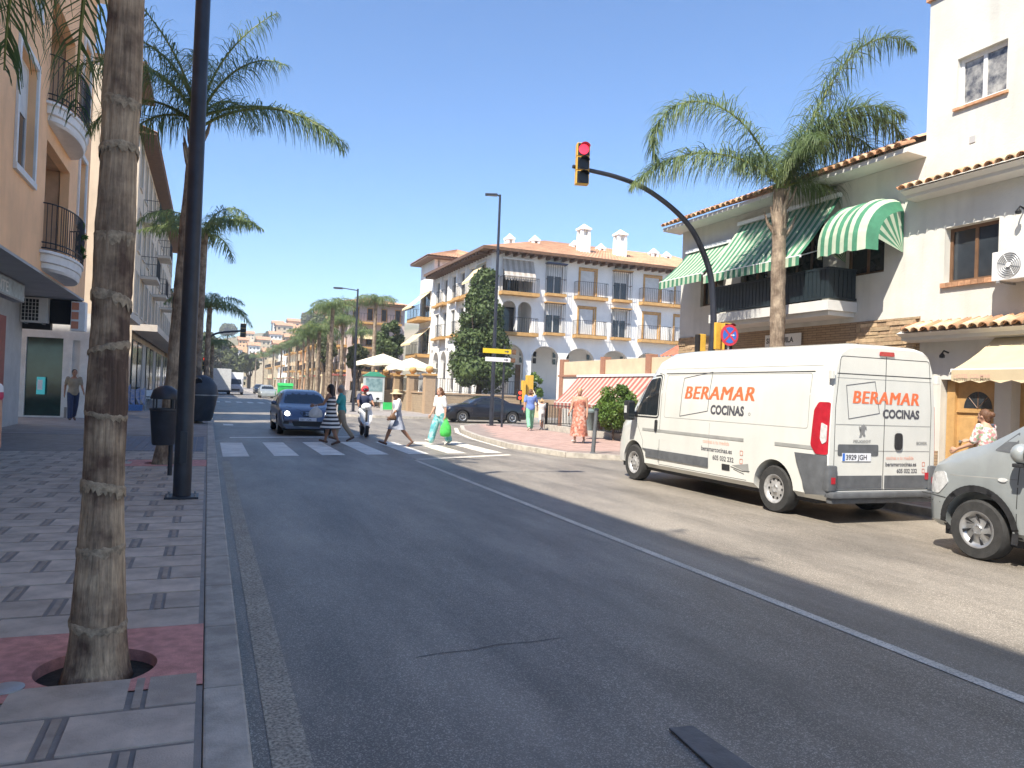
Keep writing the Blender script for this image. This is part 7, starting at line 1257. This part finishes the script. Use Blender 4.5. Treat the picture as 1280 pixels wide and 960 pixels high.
    if hair:
        hr_ = MB(); hr_.ball(hd+Vector((0, -.009*h, .018*h)), (.051*h, .056*h, .060*h), 14)
        if hair_len: 
            for dx in (-.03, 0, .03): hr_.cap(hd+Vector((dx*h, -.03*h, 0)), hd+Vector((dx*1.5*h, -.05*h-abs(dx)*.2*h, -hair_len*h)), .034*h, .028*h)
        else: hr_.cap(hd+Vector((0, -.03*h, .0)), hd+Vector((0, -.032*h, -.03*h)), .040*h, .032*h)
        if bun: hr_.ball(hd+Vector((0, -.075*h, .02*h)), (.028*h, .028*h, .028*h), 10); hr_.ball(hd+Vector((.03*h, -.06*h, .03*h)), (.022*h, .022*h, .022*h), 8)
        remesh(hr_, .010, 'hair', M[hair], t_, 2)
    if top:
        sh_ = MB(); torso(sh_, .016, -.05 if not dress else .02, .28); sh_.ball(pel+up_*.275*h, (.112*h*B, .055*h, .022*h), 14)
        for n in 'RL': q = J['sh'+n].lerp(J['el'+n], top[1]*1.6 if top[1] < .62 else 1); sh_.cap(J['sh'+n]+Vector((0, 0, .004*h)), q, .036*h+.004, .033*h+.006); (top[1] > .62) and sh_.cap(J['el'+n], J['el'+n].lerp(J['wr'+n], .9), .028*h, .022*h)
        remesh(sh_, .013, 'shirt', M[top[0]], t_, 4)
    if bottom and not dress:
        tr = MB(); torso(tr, .014, -.05, .06)
        for n in 'RL':
            fl_ = bottom[2]; l_ = bottom[1]; tr.cap(J['hip'+n], J['kn'+n] if l_ > .5 else J['hip'+n].lerp(J['kn'+n], l_*2), .056*h*B+.008, (.040*h)*fl_+.006, 12)
            if l_ > .5: tr.cap(J['kn'+n], J['kn'+n].lerp(J['an'+n], (l_-.5)*1.9), .040*h*fl_+.004, .036*h*fl_+.004, 12)
        remesh(tr, .014, 'trousers', M[bottom[0]], t_, 4)
    if dress:
        m_, hem, flare = dress; dm = MB(); rg = []; N = 40; ky = (J['knR']+J['knL'])/2
        for q, r_ in ((.27, .60), (.24, .98), (.20, 1.02), (.14, .90), (.10, .84), (.06, .96), (.02, 1.06), (-.02, 1.10)): rg.append([pel+up_*q*h+Vector(((.100*h*B*r_+.012)*math.cos(2*math.pi*k/N), (.068*h*B*r_+.014)*math.sin(2*math.pi*k/N), 0)) for k in range(N)])
        zb = pel.z-.02*h; n_ = 8
        for j in range(1, n_+1):
            t = j/n_; z = zb-(zb-hem*h)*t; r1 = .110*h*B*(1+flare*t); r2 = .080*h*B*(1+flare*1.5*t)
            rg.append([Vector(((r1+.012*h*t*math.sin(k*5*2*math.pi/N+j*.3))*math.cos(2*math.pi*k/N), ky.y*t*.5+(r2+.014*h*t*math.sin(k*6*2*math.pi/N))*math.sin(2*math.pi*k/N), z)) for k in range(N)])
        dm.loft(rg, caps=False); o = dm.build('dress', M[m_], t_, smooth=180)
        if len(dress) > 3: pass
    if shoes:
        for n in 'RL': so_ = MB(); so_.cap(J['heel'+n]+Vector((0, 0, .001)), J['toe'+n]+Vector((0, -.002*h, 0)), .0225*h, .0185*h, 10); so_.build('shoe', M[shoes], t_, smooth=180)
    if hat: hb = MB(); hb.lathe([(.115*h, -.012*h), (.11*h, -.002*h), (.060*h, .010*h), (.056*h, .055*h), (.04*h, .066*h), (0, .068*h)], hd+Vector((0, -.005*h, .022*h)), 26); hb.build('hat', M[hat], t_, smooth=50)
    if extra: extra(t_, J, h, hd)
    return t_
def facing(px, py, yy=None): pass
def held_bag(label, p, sz, m_, name='shopping_bag'):
    t_ = thing(name, label, 'bag', p); p = Vector(p); w_, d, hh = sz; mb = MB(); N = 20
    mb.loft([[p+Vector((w_*q*math.cos(2*math.pi*k/N)*(1+.06*math.sin(3*k)), d*q*math.sin(2*math.pi*k/N), z*hh)) for k in range(N)] for z, q in ((-1, .55), (-.95, .9), (-.7, 1.0), (-.4, .85), (-.15, .45), (0, .12))]); mb.build('sack', M[m_], t_, smooth=60)
    MB().tube([p+Vector((-.05, 0, -.08)), p+Vector((-.03, 0, .05)), p+Vector((.03, 0, .05)), p+Vector((.05, 0, -.08))], .008, 6).build('handle', M[m_], t_); return t_
W2 = lambda t, v: Matrix.Translation(t.location) @ Matrix.Rotation(t.rotation_euler.z, 4, 'Z') @ v
# woman in the striped dress, walking left (towards -X)
v = gnd(418, 556); LEFT = R(90)
hold = {}
def keep(key):
    def f(t_, J, h, hd): hold[key] = {k: W2(t_, J[k]) for k in J}; hold[key]['hd'] = W2(t_, hd)
    return f
person('woman in a black and white striped dress crossing in front of the blue car', (v.x-.12, v.y, 0), R(60), 1.66, 'skin_tan', 'hair_dark', .16, None, None, ('cl_stripes', .27, .75), 'shoe', dict(hip=(16, -12), knee=(6, 14), sho=(-10, 25), elb=(10, 55)), extra=keep('stripe'))
q = hold['stripe']['wrR']; 
v = gnd(432, 553); person('man in a teal shirt and khaki trousers walking beside the striped dress woman', (v.x-.05, v.y+.55, 0), R(75), 1.66, 'skin_tan', 'hair_grey', 0, ('cl_teal', .5), ('cl_khaki', 1.0, 1.05), None, 'shoe', dict(hip=(16, -14), knee=(5, 22), sho=(-12, 22), elb=(20, 30)), extra=keep('teal'))
p_ = hold['stripe']['el'+'L']; held_bag('pale canvas bag hanging from the arm of the striped dress woman', hold['stripe']['wrL']+Vector((.02, -.06, -.03)), (.19, .07, .30), 'cl_pale', 'shoulder_bag')
v = gnd(495, 558); person('person in a straw hat and grey blue smock walking over the crossing', (v.x, v.y, 0), R(95), 1.60, 'skin_tan', 'hair_brown', .03, ('cl_white', .55), None, ('cl_greyblue', .30, .55), 'shoe', dict(hip=(26, -24), knee=(6, 18), sho=(-20, 16), elb=(18, 25)), 'cl_straw', extra=keep('hat'))
held_bag('small brown handbag at the side of the straw hat walker', hold['hat']['wrL']+Vector((.05, -.02, .10)), (.10, .05, .2), 'wood_brown', 'handbag')
v = gnd(549, 556); person('woman in a white top and wide turquoise trousers stepping off the crossing', (v.x, v.y, 0), R(112), 1.69, 'skin', 'hair_brown', .05, ('cl_white', .5), ('cl_turqprint', 1.0, 1.65), None, 'shoe_pale', dict(hip=(20, -14), knee=(4, 14), sho=(5, -8), elb=(25, 12)), extra=keep('turq'))
held_bag('bright green plastic shopping bag carried by the woman in turquoise trousers', hold['turq']['wrL']+Vector((.02, -.05, -.10)), (.17, .09, .50), 'cl_bag')
v = gnd(662, 538, PZ); person('woman in a blue top and mint green trousers walking away by the fence', (v.x, v.y, PZ), R(-12), 1.68, 'skin', 'hair_brown', .03, ('cl_blue', .45), ('cl_green', 1.0, 1.25), None, 'shoe_pale', dict(hip=(14, -14), knee=(4, 20), sho=(18, -14), elb=(15, 10), abd=(22, 12)), face=False, build=1.1)
v = gnd(675, 537, PZ); person('child in pale clothes beside the woman in the blue top', (v.x+.05, v.y, PZ), R(-5), 1.30, 'skin', 'hair_blond', .02, ('cl_pale', .4), ('cl_pale', .45, 1.1), None, 'shoe_pale', dict(hip=(10, -10), sho=(10, 75), elb=(5, 10), abd=(10, 30)), extra=keep('kid'), face=False)
held_bag('turquoise bag held by the child beside the fence', hold['kid']['wrR']+Vector((-.16, 0, -.06)), (.12, .06, .34), 'cl_bluebag')
v = gnd(723, 554, PZ); person('woman in a long orange flowered dress standing on the right pavement', (v.x, v.y, PZ), R(135), 1.72, 'skin', 'hair_blond', .0, None, None, ('cl_flower', .13, .35), 'shoe_pale', dict(hip=(8, -10), knee=(4, 14), sho=(6, -10), elb=(40, 20)), build=1.12)
# woman at the door by the minivan
pw = onX(1234, 540, 10.75); person('woman in a floral blouse walking past the wooden door behind the minivan', (10.75, pw.y, PZ), R(8), 1.52, 'skin', 'hair_brown', .0, ('cl_floral', .5), ('cl_khaki', 1.0, 1.1), None, 'shoe', dict(hip=(14, -12), sho=(30, 20), elb=(62, 45), abd=(10, 4), head=0), bun=True, build=1.1, face=False)
# people on the left pavement
pe = gnd(-3, 660, PZ); pe = onX(4, 545, -1.95); person('person in a white top with red and orange bands on the left pavement', (-2.2, pe.y, PZ), R(0), 1.62, 'skin', 'hair_dark', .05, ('cl_sport', .18), ('cl_navy', .6, 1.1), None, 'shoe_pale', dict(hip=(14, -12), sho=(-6, 12), elb=(12, 12), abd=(6, 8)), extra=keep('edge'), face=False)
ph = thing('mobile_phone', 'dark mobile phone held by the person at the pavement edge', 'phone', hold['edge']['wrR']); w_ = hold['edge']['wrR']; MB().box(w_.x-.025, w_.x-.017, w_.y+.02, w_.y+.09, w_.z-.18, w_.z-.04).build('slab', M['decal_grey'], ph, bevel=.003)
pb3 = gnd(92, 524, PZ); person('pedestrian in a beige top and navy trousers half hidden by the near palm', (pb3.x+.10, pb3.y-1, PZ), R(200), 1.72, 'skin_tan', 'hair_dark', 0, ('cl_khaki', .4), ('cl_navy', 1.0, 1.2), None, 'shoe', dict(hip=(12, -12), sho=(-30, 25), elb=(30, 20)))
# scooter and rider
v = gnd(441, 546); sx, sy = v.x+.42, v.y+.35
sct = thing('scooter', 'white scooter waiting beside the blue hatchback with its rider', 'scooter', (sx, sy, 0), None, R(176), world=False)
for y_ in (.65, -.58): 
    MB().lathe([(.15, -.05), (.21, -.055), (.245, -.03), (.25, 0), (.245, .03), (.21, .055), (.15, .05)], (0, y_, .25), 26, 'X').build('wheel', M['tyre'], sct, smooth=50); MB().lathe([(0, -.04), (.15, -.045), (.155, .0), (.15, .045), (0, .04)], (0, y_, .25), 20, 'X').build('rim', M['rim'], sct, smooth=40)
mb = MB(); mb.loft([[Vector((.17*s_*math.cos(a)+0, y_+.02*math.sin(a), z+.0)) for a in [2*math.pi*k/12 for k in range(12)]] for y_, z, s_ in ((.50, .42, .6), (.46, .55, 1.1), (.42, .75, 1.25), (.40, .9, 1.0), (.38, 1.0, .6))]); mb.build('leg_shield', M['white_paint'], sct, smooth=60)
mb = MB(); mb.box(-.14, .14, -.25, .42, .28, .36); mb.build('floorboard', M['black_plastic'], sct, bevel=.03)
mb = MB(); mb.loft([[Vector((.15*s_*math.cos(a), y_, .55+.18*s_*math.sin(a))) for a in [2*math.pi*k/14 for k in range(14)]] for y_, s_ in ((.0, .5), (-.1, .95), (-.4, 1.1), (-.7, .9), (-.85, .5))]); mb.build('rear_body', M['white_paint'], sct, smooth=60)
mb = MB(); mb.loft([[Vector((.15*s_*math.cos(a), y_, .77+.06*s_*math.sin(a))) for a in [2*math.pi*k/14 for k in range(14)]] for y_, s_ in ((.02, .6), (-.1, 1), (-.6, 1.05), (-.78, .7))]); mb.build('seat', M['black_plastic'], sct, smooth=60)
MB().tube([(0, .60, .30), (0, .45, .95)], .035, 8).build('fork', M['black_plastic'], sct); MB().tube([(-.34, .30, 1.04), (-.15, .38, 1.02), (.15, .38, 1.02), (.34, .30, 1.04)], .018, 8).build('handlebar', M['black_plastic'], sct)
mb = MB(); mb.ball((0, .66, .40), (.10, .20, .11), 12); mb.build('front_mudguard', M['white_paint'], sct, smooth=180); mb = MB(); mb.ball((0, .42, .98), (.17, .11, .13), 14); mb.build('headlamp_cowl', M['white_paint'], sct, smooth=180); mb = MB(); mb.ball((0, .52, .97), (.07, .03, .05), 12); mb.build('headlamp', M['lamp_clear'], sct, smooth=180)
for s_ in (-1, 1): MB().tube([(s_*.28, .32, 1.04), (s_*.34, .36, 1.22)], .008, 6).build('mirror_stem', M['black_plastic'], sct); mb = MB(); mb.ball((s_*.36, .36, 1.26), (.06, .02, .04), 10); mb.build('mirror', M['black_plastic'], sct, smooth=180)
def helmet(t_, J, h, hd):
    mb = MB(); mb.lathe([(0, .13), (.06, .122), (.105, .085), (.125, .02), (.125, -.03), (.11, -.07)], hd+Vector((0, -.005, .02)), 22); mb.build('helmet', M['cl_red'], t_, smooth=60); mb = MB(); mb.ball(hd+Vector((0, .11, .02)), (.085, .03, .045), 12); mb.build('visor', M['glass_dark'], t_, smooth=180)
person('scooter rider in a red helmet with one leg on the road', Vector((sx, sy, 0))+Matrix.Rotation(R(176), 4, 'Z') @ Vector((0, -.22, 0)), R(176), 1.72, 'skin_tan', None, 0, ('cl_navy', .45), ('cl_pale', .55, 1.1), None, 'shoe', dict(hip=(78, 18), knee=(80, 10), sho=(48, 48), elb=(20, 20), lean=6, sit=.86, abd=(10, 10)), extra=helmet)
# ------------------------------------------------------------------ summer haze
hv_ = bpy.data.materials.new('haze'); hv_.use_nodes = True; nt = hv_.node_tree; nt.nodes.remove(nt.nodes['Principled BSDF']); pv = nt.nodes.new('ShaderNodeVolumePrincipled'); pv.inputs['Color'].default_value = (.93, .95, 1, 1); pv.inputs['Density'].default_value = .0007; pv.inputs['Anisotropy'].default_value = 0
nt.links.new(pv.outputs[0], nt.nodes['Material Output'].inputs['Volume'])
hz_ = MB().box(-510, 650, -130, 910, -2, 80).build('haze', hv_); tag(hz_, kind='stuff')
